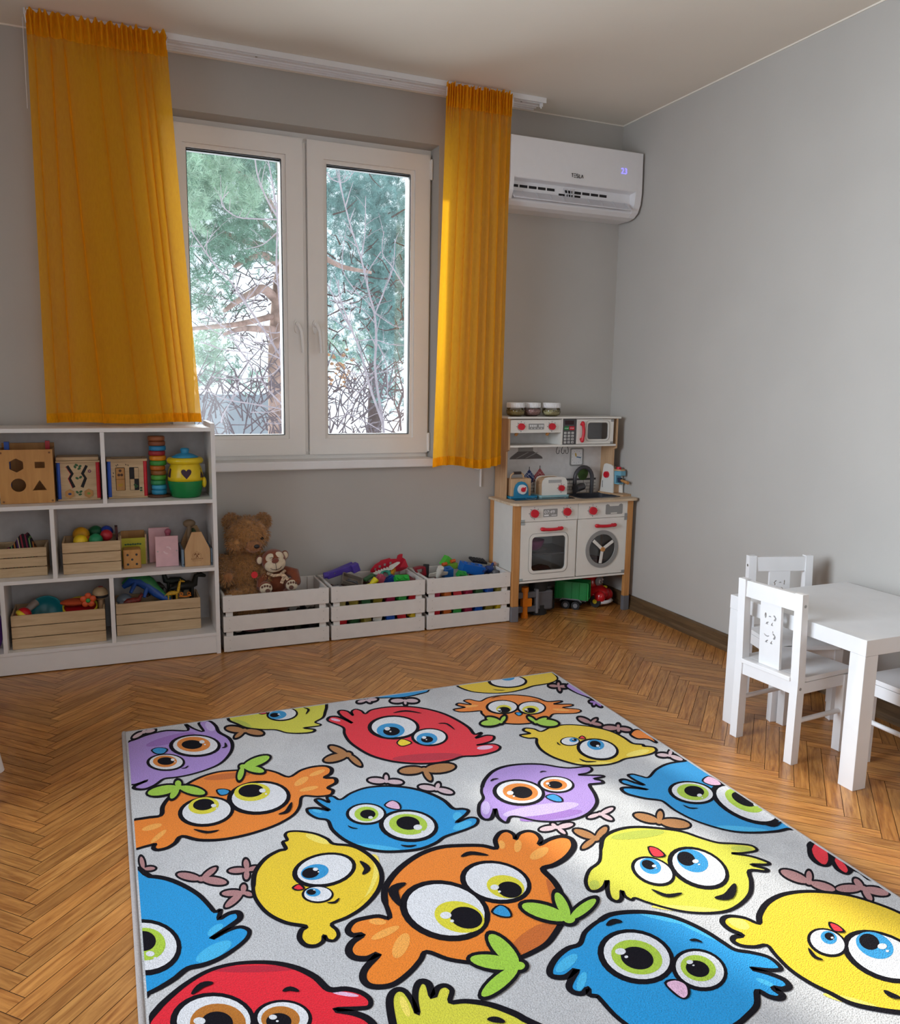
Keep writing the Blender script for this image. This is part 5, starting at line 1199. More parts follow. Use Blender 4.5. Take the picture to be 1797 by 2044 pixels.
t = thing('toy_boat_side', 'red curved toy panel with square holes standing at the back of the middle crate', 'toy panel', (-1.39, -.07, .3))
o = [(-1.497, .280), (-1.494, .293), (-1.470, .318), (-1.445, .330), (-1.440, .337), (-1.390, .347), (-1.385, .341), (-1.350, .340), (-1.345, .358), (-1.333, .364), (-1.318, .364), (-1.320, .345), (-1.300, .300), (-1.292, .285), (-1.33, .272), (-1.42, .268), (-1.46, .270)]
hs = [rrect(-1.452, -1.438, .298, .312, .003), rrect(-1.424, -1.410, .306, .320, .003), rrect(-1.392, -1.378, .312, .326, .003), rrect(-1.475, -1.463, .286, .298, .003)]
G().plate(o[::-1], [h for h in hs], 'y', -.075, -.068).build('panel', mt('toy_boat_red', 'B81830', .35), t, bevel=.001)
G().plate([(-1.350, .300), (-1.318, .345), (-1.300, .300)][::-1], (), 'y', -.115, -.075).build('fin', mt('toy_boat_red', 'B81830'), t, bevel=.001)
t = thing('toy_comb_rail', 'white toothed plastic strip leaning on the red panel', 'toy strip', (-1.42, -.12, .3))
g = G().bar((-1.495, -.125, .280), (-1.385, -.115, .305), .010, .014).plate([(-1.40, .292), (-1.352, .326), (-1.350, .332), (-1.362, .333), (-1.405, .316)], (), 'y', -.125, -.112)
for i in range(7): g.box(-1.485+i*.015, -1.477+i*.015, -.126, -.118, .286+i*.0038, .295+i*.0038)
g.build('strip', mt('off_white_toy', 'D9D5CC', .45), t)
t = thing('toy_cup', 'small yellow cup tipped over at the front of the middle crate', 'toy cup', (-1.52, -.2, .26))
G().cone((-1.533, -.205, .246), (-1.505, -.20, .272), .012, .018, 20).build('cup', mt('cup_yellow', 'E3D21A', .35), t); G().cone((-1.560, -.215, .250), (-1.536, -.208, .252), .004, n=8).build('spout', mt('cup_yellow', 'E3D21A'), t)
brick('toy_brick', 'dusty pink brick leaning in the middle crate', (-1.478, -.18, .262), 'B3475E', .034, .034, .050, RX(0, 28, 10), (1, 1))
brick('toy_brick', 'dark blue brick behind the green one in the middle crate', (-1.425, -.165, .252), '1B3A8A', .062, .032, .03, RX(0, -24, 0), (2, 1))
brick('toy_brick', 'bright green brick with round studs facing out, middle crate', (-1.370, -.205, .262), '22A838', .075, .034, .034, RX(48, 3, 2), (2, 1), stud_r=.013)
tag(G().box(-1.332, -1.292, -.235, -.06, .222, .252).build('toy_block', mt('wine_block', '7E1826', .5)), 'dark red block lying along the right side of the middle crate', 'toy block')
tag(G().tube([(-1.455, -.13, .262), (-1.45, -.12, .285), (-1.43, -.115, .292), (-1.41, -.12, .282), (-1.405, -.13, .262)], .010, 12).build('toy_arch', mt('teal_arch', '2E8A72', .4)), 'teal arched toy handle under the white strip', 'toy handle')
tag(G().bar((-1.40, -.13, .27), (-1.375, -.10, .292), .02, .02).build('toy_peg', mt('mustard_peg', 'C98A1E', .45), bevel=.002), 'mustard peg between the teal handle and the red panel', 'toy peg')
tag(G().bar((-1.56, -.17, .262), (-1.50, -.14, .280), .03, .012).build('toy_plank', mt('moss_toy', '35603A', .5), bevel=.002), 'moss-green plank behind the yellow cup', 'toy plank')
t = thing('toy_gear', 'small dark gear in the left front of the middle crate', 'toy gear', (-1.72, -.2, .25))
g = G()
for i in range(10):
    a = i*.628; g.box(-.004, .004, .018, .028, -.006, .006, T=Matrix.Translation((-1.715, -.215, .250)) @ Matrix.Rotation(a, 4, 'Z'))
g.cone((-1.715, -.215, .243), (-1.715, -.215, .257), .020, n=20); g.build('wheel', M_lg, t)

# ---------------------------------------------------------------- right crate toys
t = thing('toy_scoop', 'dark red toy scoop with black holder at the left of the right crate', 'toy scoop', (-1.24, -.12, .27))
G().plate([(-1.275, .296), (-1.235, .303), (-1.212, .300), (-1.206, .255), (-1.245, .245)][::-1], [[(-1.262, .288), (-1.222, .292), (-1.222, .268), (-1.248, .262)]], 'y', -.14, -.11).build('frame', mt('scoop_red', '8A1626', .35), t, bevel=.001)
G().bar((-1.205, -.125, .24), (-1.196, -.11, .308), .03, .016, up=(0, 1, 0)).build('holder', M_black, t, bevel=.003)
t = thing('toy_plane', 'white toy shuttle plane standing nose-up in the right crate', 'toy plane', (-1.16, -.2, .27))
T = Matrix.Translation((-1.162, -.205, .272)) @ RX(-62, 0, 6)
m_ = mt('plane_white', 'DAD6CC', .4)
g = G(); g.T = T; g.tube([(0, -.045, 0), (0, -.03, 0), (0, 0, 0), (0, .022, 0), (0, .040, -.002)], [.017, .018, .016, .011, .003], 14); fs_ = g.build('fuselage', m_, t)
g = G(); g.T = T; g.plate([(-.056, .012), (-.056, -.004), (0, -.014), (.056, -.004), (.056, .012), (0, .020)], (), 'z', .002, .006); g.build('wing', m_, t, bevel=.001)
g = G(); g.T = T; g.box(-.002, .002, -.005, .030, .010, .030); g.build('fin', m_, t)
g = G(); g.T = T; g.box(-.011, .011, -.044, -.018, .010, .019); g.build('cockpit', mt('cockpit_grey', 'A89C93', .35), fs_, bevel=.003)
for s in (-1, 1):
    g = G(); g.T = T; g.box(s*.007-.003, s*.007+.003, -.010, .006, .010, .0165); g.build('dark_window', M_black, fs_)
brick('toy_brick', 'plain blue brick right of the toy plane', (-1.098, -.165, .268), '1C63B0', .055, .045, .05, RX(12, -6, 5), (1, 1), stud_r=.008)
t = thing('toy_wagon', 'green triangular toy wagon with orange wheels at the back of the right crate', 'toy wagon', (-1.07, -.1, .3))
T = Matrix.Translation((-1.076, -.10, .312)) @ RX(0, 0, 8)
g = G(); g.T = T; g.plate([(-.035, -.012), (0, .034), (.035, .006), (.012, -.018)], (), 'y', -.02, .02); g.build('body', mt('wagon_green', '4FB83A', .4), t, bevel=.002)
g = G(); g.T = T; g.box(-.02, .055, -.03, .02, -.04, -.008); g.build('base', mt('wagon_lime', '7FB02A', .4), t, bevel=.003)
for x, z in ((-.030, -.008), (.022, .004)):
    g = G(); g.T = T; g.cone((x-.012, -.030, z), (x+.014, -.030, z+.003), .0095, n=16); g.build('wheel', mt('wheel_orange', 'C8541E', .4), t, bevel=.002)
brick('toy_brick', 'mid green hollow brick at the front of the right crate', (-1.028, -.20, .256), '2C9A3E', .052, .034, .032, RX(35, 14, 8), (2, 1))
brick('toy_brick_box', 'long bright blue box with bumps underneath, right crate', (-.950, -.155, .276), '1660B8', .135, .06, .050, RX(8, 14, 2), (3, 1), cat='toy box', stud_r=.011)
t = thing('toy_plate', 'black studded plate lying on the blue box', 'toy plate', (-.88, -.1, .3))
T = Matrix.Translation((-.880, -.085, .300)) @ RX(10, 12, 0); g = G(); g.T = T; g.box(-.045, .045, -.03, .03, -.006, .006)
g.build('base', M_black, t, bevel=.001); g = G(); g.T = T
for i in range(5):
    for j in range(3): g.cone((-.036+i*.018, -.02+j*.02, .006), (-.036+i*.018, -.02+j*.02, .009), .004, n=10)
g.build('studs', M_black, t)
t = thing('toy_figure', 'dark blue toy figure with small skin-coloured head at the right end of the right crate', 'toy figure', (-.84, -.14, .26))
g = G().ball((-.845, -.150, .262), .026, (1.2, .8, .8), n=16, noise=.08, seed=2).cone((-.86, -.16, .27), (-.895, -.19, .262), .010, .007, 10).cone((-.83, -.15, .272), (-.812, -.135, .29), .009, .007, 10); g.build('body', mt('figure_blue', '1C3A7A', .5), t)
G().ball((-.800, -.13, .285), .0125, n=14).build('head', mt('figure_skin', 'B98A78', .5), t)
tag(G().ball((-.822, -.19, .252), .02, (1, .8, .8), n=14, noise=.1, seed=4).build('grey_rock_toy', M_lg), 'small grey toy lump in the front right corner of the right crate', 'toy')

# loose small toys seen between the slats: individually placed in each crate, packed on one another
SM = [('C81E2A', 'red'), ('D9B81A', 'yellow'), ('2C9A3E', 'green'), ('1C52B0', 'blue'), ('8A7A2A', 'olive'), ('A8284A', 'crimson'), ('D9D5CC', 'white'), ('C8641E', 'orange'), ('35603A', 'moss'), ('C77A9A', 'pink')]
def fill(x0, x1, seed, name, rows):
    r = random.Random(seed)
    for ri, (z, cols) in enumerate(rows):
        n = len(cols); w = (x1-x0-.05)/n
        for i, ci in enumerate(cols):
            c, cn = SM[ci]; x = x0+.03+w*(i+.5)
            T = RX(r.uniform(-14, 14), r.uniform(-14, 14), r.uniform(-25, 25))
            sx = min(w*.82, .044)
            lab = '%s brick showing through the %s gap of the %s crate, %s from its left end' % (cn, ('lower', 'upper')[ri], name, ('first', 'second', 'third', 'fourth', 'fifth', 'sixth', 'seventh', 'eighth')[i])
            brick('toy_brick', lab, (x, -.255, z), c, sx, .036, .036, T, (2, 1), group='loose bricks behind the crate slats')
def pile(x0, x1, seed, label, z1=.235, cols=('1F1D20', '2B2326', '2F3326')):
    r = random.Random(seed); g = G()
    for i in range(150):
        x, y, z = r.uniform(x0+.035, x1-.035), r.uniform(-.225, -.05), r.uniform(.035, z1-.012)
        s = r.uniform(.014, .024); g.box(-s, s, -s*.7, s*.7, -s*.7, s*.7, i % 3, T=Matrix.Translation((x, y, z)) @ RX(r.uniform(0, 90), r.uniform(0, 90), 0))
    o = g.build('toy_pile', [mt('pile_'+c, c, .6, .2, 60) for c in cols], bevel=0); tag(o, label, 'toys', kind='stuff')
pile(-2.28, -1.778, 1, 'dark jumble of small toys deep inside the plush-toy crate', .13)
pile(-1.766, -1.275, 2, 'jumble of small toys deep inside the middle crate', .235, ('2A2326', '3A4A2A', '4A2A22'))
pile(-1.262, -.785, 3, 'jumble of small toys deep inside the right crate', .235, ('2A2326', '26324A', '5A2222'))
fill(-1.766, -1.275, 5, 'middle', [(.088, (0, 8, 4, 6, 3, 0, 1)), (.183, (4, 4, 8, 4, 5, 2, 0))])
fill(-1.262, -.785, 6, 'right', [(.088, (0, 7, 2, 5, 3, 4, 1)), (.183, (5, 7, 0, 5, 8, 3, 4))])
tag(G().ball((-2.13, -.24, .090), .022, (2.6, .6, .8), n=16, noise=.05, seed=2).build('red_plush_piece', plush_mat('dark_red_plush', '6A1E22')), 'dark red plush piece showing through the lower gap of the plush crate', 'plush toy')
tag(G().ball((-2.205, -.245, .090), .012, (1.8, .7, 1), n=14).build('white_plush_piece', plush_mat('white_plush', 'C9B9AE')), 'small pale plush tip left of the dark red piece', 'plush toy')
# ---------------------------------------------------------------- rug with printed owl chicks
RX0, RX1, RY0, RY1, RZ = -2.735, -.975, -3.45, -1.083, .011
OR = dict(A=(240, 1330), B=(240, 1640), C=(640, 1330), D=(640, 1640), E=(1000, 1330), F=(1198, 1640))
def rp(o, p):
    """print point read in enlarged map coordinates -> point of the rug surface"""
    q = at(OR[o][0]+p[0]/3, OR[o][1]+p[1]/3, z=RZ); return (q.x, q.y)
def smooth(pts, k=4, closed=True):
    n = len(pts); out = []
    for i in range(n if closed else n-1):
        p0 = pts[(i-1) % n] if closed or i > 0 else pts[0]; p1 = pts[i]; p2 = pts[(i+1) % n]
        p3 = pts[(i+2) % n] if closed or i+2 < n else pts[-1]
        for j in range(k):
            t = j/k; out.append(tuple(.5*((2*p1[c])+(-p0[c]+p2[c])*t+(2*p0[c]-5*p1[c]+4*p2[c]-p3[c])*t*t+(-p0[c]+3*p1[c]-3*p2[c]+p3[c])*t**3) for c in (0, 1)))
    if not closed: out.append(tuple(pts[-1]))
    return out
RCOL = {}
def pile_mat(name, c, var=.07, blotch=0, sheen=.15):
    m = bpy.data.materials.new(name); m.use_nodes = True; t = m.node_tree; b = t.nodes['Principled BSDF']; cc = lin(c)
    tc = t.nodes.new('ShaderNodeTexCoord'); n = t.nodes.new('ShaderNodeTexNoise'); n.inputs['Scale'].default_value = 260; n.inputs['Detail'].default_value = 3
    r = t.nodes.new('ShaderNodeValToRGB'); r.color_ramp.elements[0].position = .32; r.color_ramp.elements[1].position = .60
    r.color_ramp.elements[0].color = tuple(x*(1-2.2*var) for x in cc[:3])+(1,); r.color_ramp.elements[1].color = tuple(min(1, x*(1+var)) for x in cc[:3])+(1,)
    t.links.new(tc.outputs['Object'], n.inputs['Vector']); t.links.new(n.outputs['Fac'], r.inputs['Fac']); out = r.outputs['Color']
    if blotch:
        n3 = t.nodes.new('ShaderNodeTexNoise'); n3.inputs['Scale'].default_value = 2.6; n3.inputs['Detail'].default_value = 5; n3.inputs['Roughness'].default_value = .6
        r3 = t.nodes.new('ShaderNodeValToRGB'); r3.color_ramp.elements[0].position = .42; r3.color_ramp.elements[1].position = .58
        r3.color_ramp.elements[0].color = (1-blotch, 1-blotch, 1-blotch*.95, 1); r3.color_ramp.elements[1].color = (1, 1, 1, 1)
        mx = t.nodes.new('ShaderNodeMix'); mx.data_type = 'RGBA'; mx.blend_type = 'MULTIPLY'; mx.inputs['Factor'].default_value = 1
        t.links.new(tc.outputs['Object'], n3.inputs['Vector']); t.links.new(n3.outputs['Fac'], r3.inputs['Fac']); t.links.new(out, mx.inputs['A']); t.links.new(r3.outputs['Color'], mx.inputs['B']); out = mx.outputs['Result']
    t.links.new(out, b.inputs['Base Color']); b.inputs['Roughness'].default_value = .95; b.inputs['Specular IOR Level'].default_value = .15; b.inputs['Sheen Weight'].default_value = sheen
    n2 = t.nodes.new('ShaderNodeTexNoise'); n2.inputs['Scale'].default_value = 330; bp = t.nodes.new('ShaderNodeBump'); bp.inputs['Strength'].default_value = .55; bp.inputs['Distance'].default_value = .004
    t.links.new(tc.outputs['Object'], n2.inputs['Vector']); t.links.new(n2.outputs['Fac'], bp.inputs['Height']); t.links.new(bp.outputs['Normal'], b.inputs['Normal'])
    return m
PAL = dict(k='120F17', w='DCDDE2', red='E0182E', redd='B81230', or_='E8801A', ord='C5641A', orl='F0A548', ye='E6C420', yel='F0DC62', yg='D2CE3C', yg2='B3BC40', bl='0E93D4', bll='3FB2E4', pu='A98AD0', pul='C3AEE0', pud='9A6FBE',
           iris='1E90CC', gr='A9C838', iy='D8CF2A', io='D87E22', pk='E2B4D2', pn='A97A7A', lil='C9AFB6', br='A8713A', gn='9CC83C', beak='F0D21E', br2='B36E1E')
names = list(PAL); rmats = [pile_mat('rug_grey', 'C9C9CB', .10, .15)]+[pile_mat('rug_'+n.strip('_'), PAL[n], sheen=0 if n == 'k' else .15) for n in names]
MI = {n: i+1 for i, n in enumerate(names)}
rect = (RX0+.012, RX1-.008, RY0+.01, RY1-.008)
RG = G(); LY = .00022; CNT = [0]
def addp(w, mat, layer):
    c = clip(w, rect)
    if len(c) < 3: return
    CNT[0] += 1; z = RZ+LY*(layer+(CNT[0] % 19)*.05); tris = tessellate_polygon([[Vector((p[0], p[1], 0)) for p in c]])
    fs = []
    for a, b, d in tris:
        A = (c[b][0]-c[a][0])*(c[d][1]-c[a][1])-(c[b][1]-c[a][1])*(c[d][0]-c[a][0]); fs.append((a, b, d) if A > 0 else (a, d, b))
    RG.add([(p[0], p[1], z) for p in c], fs, MI[mat])
def fillp(o, pts, mat, layer, sm=4): addp([rp(o, p) for p in (smooth(pts, sm) if sm else pts)], mat, layer)
def stroke(o, pts, wd, layer, mat='k', closed=True, taper=False, sm=4):
    """black line, wd metres wide"""
    q = [Vector(rp(o, p)) for p in smooth(pts, sm, closed)]; n = len(q); L = []; R = []
    for i in range(n):
        a = q[(i-1) % n] if closed or i > 0 else q[i]; b = q[(i+1) % n] if closed or i < n-1 else q[i]; d = b-a
        d = d.normalized() if d.length > 1e-9 else Vector((1, 0)); nn = Vector((-d.y, d.x))
        k = wd*(math.sin(math.pi*(i+.35)/(n-.3))**.8 if taper else (1+.30*math.sin(5.1*i/n*6.283/2+1)*.6)); L.append(q[i]+nn*k/2); R.append(q[i]-nn*k/2)
    CNT[0] += 1; z = RZ+LY*(layer+(CNT[0] % 19)*.05); vs = []; fs = []
    x0, x1, y0, y1 = rect; cl = lambda p: (min(max(p.x, x0), x1), min(max(p.y, y0), y1), z)
    for i in range(n): vs += [cl(L[i]), cl(R[i])]
    for i in range(n if closed else n-1):
        j = (i+1) % n; q4 = [vs[2*i], vs[2*i+1], vs[2*j+1], vs[2*j]]
        ar = sum(q4[k-1][0]*q4[k][1]-q4[k][0]*q4[k-1][1] for k in range(4))
        if abs(ar) < 1e-9: continue
        f = (2*i, 2*i+1, 2*j+1, 2*j); fs.append(f if ar > 0 else f[::-1])
    RG.add(vs, fs, MI[mat])
def ell(o, c, rx, ry, mat, layer, tilt=0, n=28):
    a = math.radians(tilt); pts = [(c[0]+rx*math.cos(2*math.pi*i/n)*math.cos(a)-ry*math.sin(2*math.pi*i/n)*math.sin(a), c[1]+rx*math.cos(2*math.pi*i/n)*math.sin(a)+ry*math.sin(2*math.pi*i/n)*math.cos(a)) for i in range(n)]
    addp([rp(o, p) for p in pts], mat, layer)
def eye(o, c, rx, ry, iris, ir, icol, pup, pr, hl, hr, tilt=0, L=6, lw=1.13):
    ell(o, (c[0]-rx*.02, c[1]+ry*.03), rx*lw, ry*lw, 'k', L, tilt); ell(o, c, rx*.97, ry*.95, 'w', L+1, tilt)
    ell(o, iris, ir[0], ir[1], icol, L+2, tilt); ell(o, pup, pr[0], pr[1], 'k', L+3, tilt)
    if icol == 'io' or icol == 'gr' or icol == 'iris':
        pass
    ell(o, hl, hr, hr*.62, 'w', L+4); ell(o, (hl[0]+hr*1.1, hl[1]+hr*1.0), hr*.35, hr*.25, 'w', L+4)
def foot(o, c, tips, mat, w=26, L=1, lw=15):
    for k, (mm, e) in enumerate((('k', lw), (mat, 0))):
        for tx, ty in tips:
            dx, dy = tx-c[0], ty-c[1]; n = math.hypot(dx, dy) or 1; mx, my = c[0]+dx*.55, c[1]+dy*.55
            a = math.degrees(math.atan2(dy, dx)); wy = w*(.55+.45*abs(dx)/n if abs(dx) > abs(dy) else 1)
            ell(o, (mx, my), n*.51+e, max(w*.42, n*.15)*(1 if abs(dx) > abs(dy) else 1.25)+e*.8, mm, L+k, a, 20)
        ell(o, c, w*.6+e, w*.42+e*.8, mm, L+k, 0, 16)
def beak(o, pts, mat, L=9):
    fillp(o, pts, mat, L); stroke(o, pts, .005, L+1, sm=3)
def bird(o, pts, col, lw=.011, shade=None, L=3):
    fillp(o, pts, col, L); stroke(o, pts, lw, L+2)
def brow(o, pts, wd, L=11): stroke(o, pts, wd*.78, L, closed=False, taper=True)
def hi(o, c, rx, ry, col, tilt=0, L=4): ell(o, c, rx, ry, col, L, tilt)

# feet lying behind bodies
foot('C', (165, 530), [(60, 485), (30, 562), (240, 592)], 'br', 34); foot('C', (620, 620), [(480, 628), (660, 680), (795, 602)], 'br', 30)
foot('A', (745, 385), [(640, 372), (690, 425), (850, 402)], 'br', 26)
foot('C', (395, 690), [(292, 682), (392, 652), (487, 696)], 'lil', 22); foot('C', (695, 735), [(595, 722), (708, 703), (788, 757)], 'lil', 24)
foot('E', (540, 340), [(468, 312), (572, 318), (600, 352)], 'pn', 18); foot('E', (705, 372), [(615, 368), (702, 350), (775, 383), (705, 392)], 'pn', 18)
foot('C', (1415, 965), [(1318, 978), (1385, 945), (1508, 948), (1465, 1002)], 'lil', 24); foot('C', (1675, 885), [(1750, 852), (1605, 905), (1745, 918)], 'lil', 24)
foot('E', (345, 120), [(292, 116), (345, 98), (402, 122), (355, 148)], 'pn', 15); foot('E', (1010, 535), [(940, 530), (1020, 505), (1085, 560)], 'lil', 20)
foot('E', (565, 215), [(535, 212), (555, 232), (600, 238)], 'pud', 14)
foot('B', (760, 290), [(655, 296), (752, 230), (825, 276), (755, 345)], 'pn', 32); foot('B', (735, 425), [(615, 432), (635, 508), (742, 380), (790, 440)], 'pn', 32)
foot('B', (485, 345), [(350, 318), (572, 280), (630, 365)], 'pn', 36); foot('B', (140, 285), [(205, 280), (125, 215), (80, 300)], 'pn', 26)
foot('A', (140, 395), [(78, 428), (150, 382), (205, 383)], 'lil', 20)
foot('E', (570, 1030), [(445, 985), (632, 968), (490, 1088)], 'br', 38); foot('E', (950, 930), [(808, 892), (955, 870), (1122, 952)], 'br', 34)
foot('F', (1255, 365), [(1092, 300), (1250, 300), (1400, 408)], 'pn', 34); foot('F', (1575, 400), [(1422, 402), (1525, 348), (1720, 432), (1625, 470)], 'pn', 34)
foot('C', (275, 203), [(225, 214), (300, 214), (335, 198)], 'lil', 14); foot('C', (505, 205), [(425, 208), (580, 208), (510, 228)], 'lil', 16)

b1 = [(42, 318), (60, 303), (100, 303), (150, 322), (190, 342), (165, 325), (125, 300), (106, 275), (125, 264), (165, 272), (195, 297), (186, 272), (210, 258), (245, 268), (268, 286), (300, 264), (370, 249), (460, 242), (560, 245), (660, 262), (750, 290), (830, 330), (890, 370), (922, 408), (962, 398), (955, 412), (930, 432), (990, 415), (1038, 420), (1030, 445), (985, 462), (935, 474), (1030, 466), (1075, 482), (1060, 506), (1000, 526), (930, 538), (850, 542), (790, 562), (700, 580), (600, 585), (500, 580), (400, 565), (300, 535), (220, 490), (170, 450), (143, 405), (138, 370), (90, 347), (50, 332)]
bird('C', b1, 'red'); hi('C', (640, 545), 210, 22, 'redd', -3); hi('C', (985, 488), 48, 12, 'pk', -5); hi('C', (90, 322), 30, 7, 'pk', 12)
eye('C', (440, 366), 138, 64, (420, 387), (84, 43), 'iris', (425, 392), (50, 26), (400, 377), 17); eye('C', (655, 425), 98, 48, (637, 437), (63, 36), 'iris', (638, 441), (36, 19), (620, 430), 13)
beak('C', [(458, 462), (480, 440), (515, 445), (545, 461), (515, 476), (482, 481)], 'beak'); brow('C', [(435, 282), (510, 270), (605, 284)], .016); brow('C', [(705, 345), (755, 347), (803, 382)], .012)
b2 = [(797, 260), (850, 250), (860, 246), (815, 234), (828, 222), (880, 229), (900, 228), (858, 208), (890, 199), (930, 208), (962, 209), (1000, 190), (1060, 178), (1140, 172), (1230, 178), (1300, 192), (1358, 212), (1438, 208), (1440, 216), (1398, 228), (1498, 228), (1508, 238), (1450, 249), (1540, 258), (1560, 270), (1530, 282), (1460, 285), (1395, 287), (1370, 310), (1330, 328), (1260, 342), (1180, 348), (1100, 342), (1030, 325), (990, 305), (965, 283), (958, 268), (900, 273), (830, 274)]
bird('C', b2, 'or_', .009); hi('C', (900, 240), 45, 7, 'orl', -5); hi('C', (1440, 262), 50, 6, 'orl', 5)
eye('C', (1090, 245), 88, 38, (1098, 258), (46, 24), 'iy', (1098, 264), (38, 18), (1070, 262), 10); eye('C', (1265, 250), 78, 36, (1258, 262), (50, 24), 'iy', (1255, 267), (34, 16), (1232, 262), 9)
beak('C', [(1165, 283), (1187, 278), (1208, 287), (1187, 299)], 'bl'); brow('C', [(1020, 195), (1050, 186), (1080, 186)], .006); brow('C', [(1265, 205), (1290, 207), (1315, 215)], .006)
foot('C', (1080, 337), [(1000, 315), (1105, 306), (968, 346)], 'gn', 20, 11); foot('C', (1290, 337), [(1245, 308), (1352, 316), (1415, 347)], 'gn', 20, 11)
bird('C', [(812, 113), (850, 135), (920, 155), (1020, 162), (1120, 158), (1210, 140), (1270, 120), (1330, 110), (1385, 98), (1420, 72), (1365, 20), (1250, -60), (900, -20), (800, 80)], 'ye', .009)
eye('C', (1122, 92), 105, 34, (1120, 72), (42, 16), 'iris', (1125, 60), (20, 10), (1100, 60), 6); brow('C', [(1033, 140), (1065, 146), (1105, 146)], .008)
bird('C', [(330, 182), (400, 190), (500, 186), (600, 165), (650, 142), (640, 60), (300, 100)], 'bl', .008)
b5 = [(118, 412), (160, 406), (172, 402), (135, 386), (148, 372), (200, 377), (242, 392), (300, 366), (380, 352), (480, 355), (580, 370), (670, 395), (740, 430), (790, 463), (850, 470), (855, 480), (880, 481), (920, 488), (930, 510), (885, 530), (800, 546), (742, 556), (700, 575), (640, 590), (560, 596), (470, 592), (380, 570), (300, 540), (240, 500), (215, 462), (212, 433), (165, 432), (125, 422)]
bird('E', b5, 'ye', .010); hi('E', (820, 520), 70, 16, 'yel', -12); hi('E', (560, 580), 120, 8, 'yel', 0)
eye('E', (415, 451), 53, 24, (435, 444), (25, 13), 'iris', (440, 443), (14, 8), (432, 441), 5); eye('E', (582, 498), 113, 57, (568, 472), (52, 31), 'iris', (565, 468), (33, 19), (580, 480), 10, 8)
beak('E', [(468, 435), (487, 419), (507, 437)], 'red'); brow('E', [(470, 557), (510, 574), (572, 573)], .012); brow('E', [(338, 458), (345, 470), (360, 475)], .008)
bird('E', [(775, 402), (800, 382), (840, 385), (915, 432), (930, 460), (880, 438), (820, 436), (785, 420)], 'or_', .010)
bird('E', [(388, 114), (440, 155), (510, 183), (560, 200), (620, 200), (500, 90)], 'pu', .010)
b7 = [(980, 690), (968, 722), (985, 680), (1030, 632), (1100, 602), (1200, 588), (1320, 588), (1430, 605), (1500, 610), (1600, 602), (1626, 620), (1600, 640), (1545, 652), (1680, 655), (1692, 664), (1640, 675), (1682, 685), (1690, 700), (1640, 706), (1612, 714), (1645, 770), (1655, 820), (1620, 870), (1560, 905), (1480, 925), (1380, 932), (1280, 925), (1180, 902), (1135, 905), (1118, 936), (1090, 930), (1060, 902), (1046, 855), (1038, 880), (1020, 915), (980, 918), (950, 887), (950, 830), (975, 792), (964, 755)]
b7 = b7[1:]
bird('C', b7, 'pu', .011); hi('C', (1380, 895), 190, 24, 'pud', -8); hi('C', (1320, 860), 230, 32, 'pul', -8); hi('C', (990, 850), 26, 40, 'pul', 0)
eye('C', (1190, 756), 140, 70, (1197, 756), (106, 52), 'io', (1205, 758), (64, 35), (1136, 762), 20, 4); eye('C', (1412, 709), 98, 45, (1405, 712), (72, 33), 'io', (1404, 713), (44, 22), (1360, 706), 11, 3)
beak('C', [(1348, 785), (1393, 769), (1440, 790), (1446, 813), (1400, 812)], 'iris'); brow('C', [(1018, 692), (1035, 680), (1065, 675)], .010); brow('C', [(1313, 640), (1330, 632), (1355, 634)], .008)
b8 = [(-80, 857), (-40, 850), (10, 856), (52, 864), (0, 832), (-32, 802), (0, 796), (52, 817), (38, 787), (75, 780), (118, 800), (180, 762), (260, 732), (350, 720), (450, 720), (560, 735), (660, 765), (740, 805), (795, 853), (850, 855), (885, 865), (870, 890), (812, 938), (890, 908), (940, 915), (932, 950), (870, 980), (800, 1003), (740, 1025), (690, 1060), (600, 1095), (480, 1110), (360, 1110), (240, 1085), (140, 1040), (70, 980), (43, 925), (-20, 912), (-70, 884)]
bird('C', b8, 'bl', .011); hi('C', (820, 900), 28, 26, 'bll', -30); hi('C', (850, 955), 60, 22, 'bll', -20); hi('C', (330, 1085), 150, 14, 'bll', 6); hi('C', (-20, 868), 30, 10, 'bll', 12)
eye('C', (275, 885), 108, 58, (275, 888), (72, 44), 'gr', (283, 889), (46, 27), (300, 910), 14); eye('C', (530, 955), 158, 86, (525, 950), (115, 62), 'gr', (524, 943), (70, 40), (583, 968), 26, 4)
beak('C', [(384, 834), (428, 807), (470, 826), (476, 859), (420, 855)], 'pk'); brow('C', [(163, 958), (190, 972), (222, 975)], .008); brow('C', [(480, 1075), (525, 1082), (574, 1075)], .012)
b9 = [(716, 684), (745, 679), (800, 698), (858, 712), (800, 682), (762, 655), (792, 648), (840, 660), (885, 666), (930, 620), (1000, 585), (1100, 569), (1200, 560), (1500, 700), (1850, 950), (1720, 975), (1650, 990), (1520, 998), (1400, 992), (1280, 965), (1150, 920), (1040, 862), (978, 815), (940, 802), (860, 792), (760, 767), (724, 742), (735, 728), (800, 730), (880, 740), (790, 720), (728, 702)]
bird('E', b9, 'bl', .011); hi('E', (1450, 975), 160, 14, 'bll', 5); hi('E', (790, 693), 40, 8, 'bll', 12)
eye('E', (1147, 757), 128, 60, (1150, 756), (96, 48), 'gr', (1158, 752), (60, 32), (1190, 776), 15, 8); eye('E', (1470, 825), 200, 84, (1458, 808), (124, 56), 'gr', (1455, 800), (78, 34), (1530, 830), 18, 24)
beak('E', [(1207, 690), (1240, 662), (1290, 678), (1322, 712), (1262, 716)], 'pk'); brow('E', [(1090, 833), (1130, 852), (1180, 853)], .010); brow('E', [(1575, 948), (1630, 958), (1680, 935)], .018)
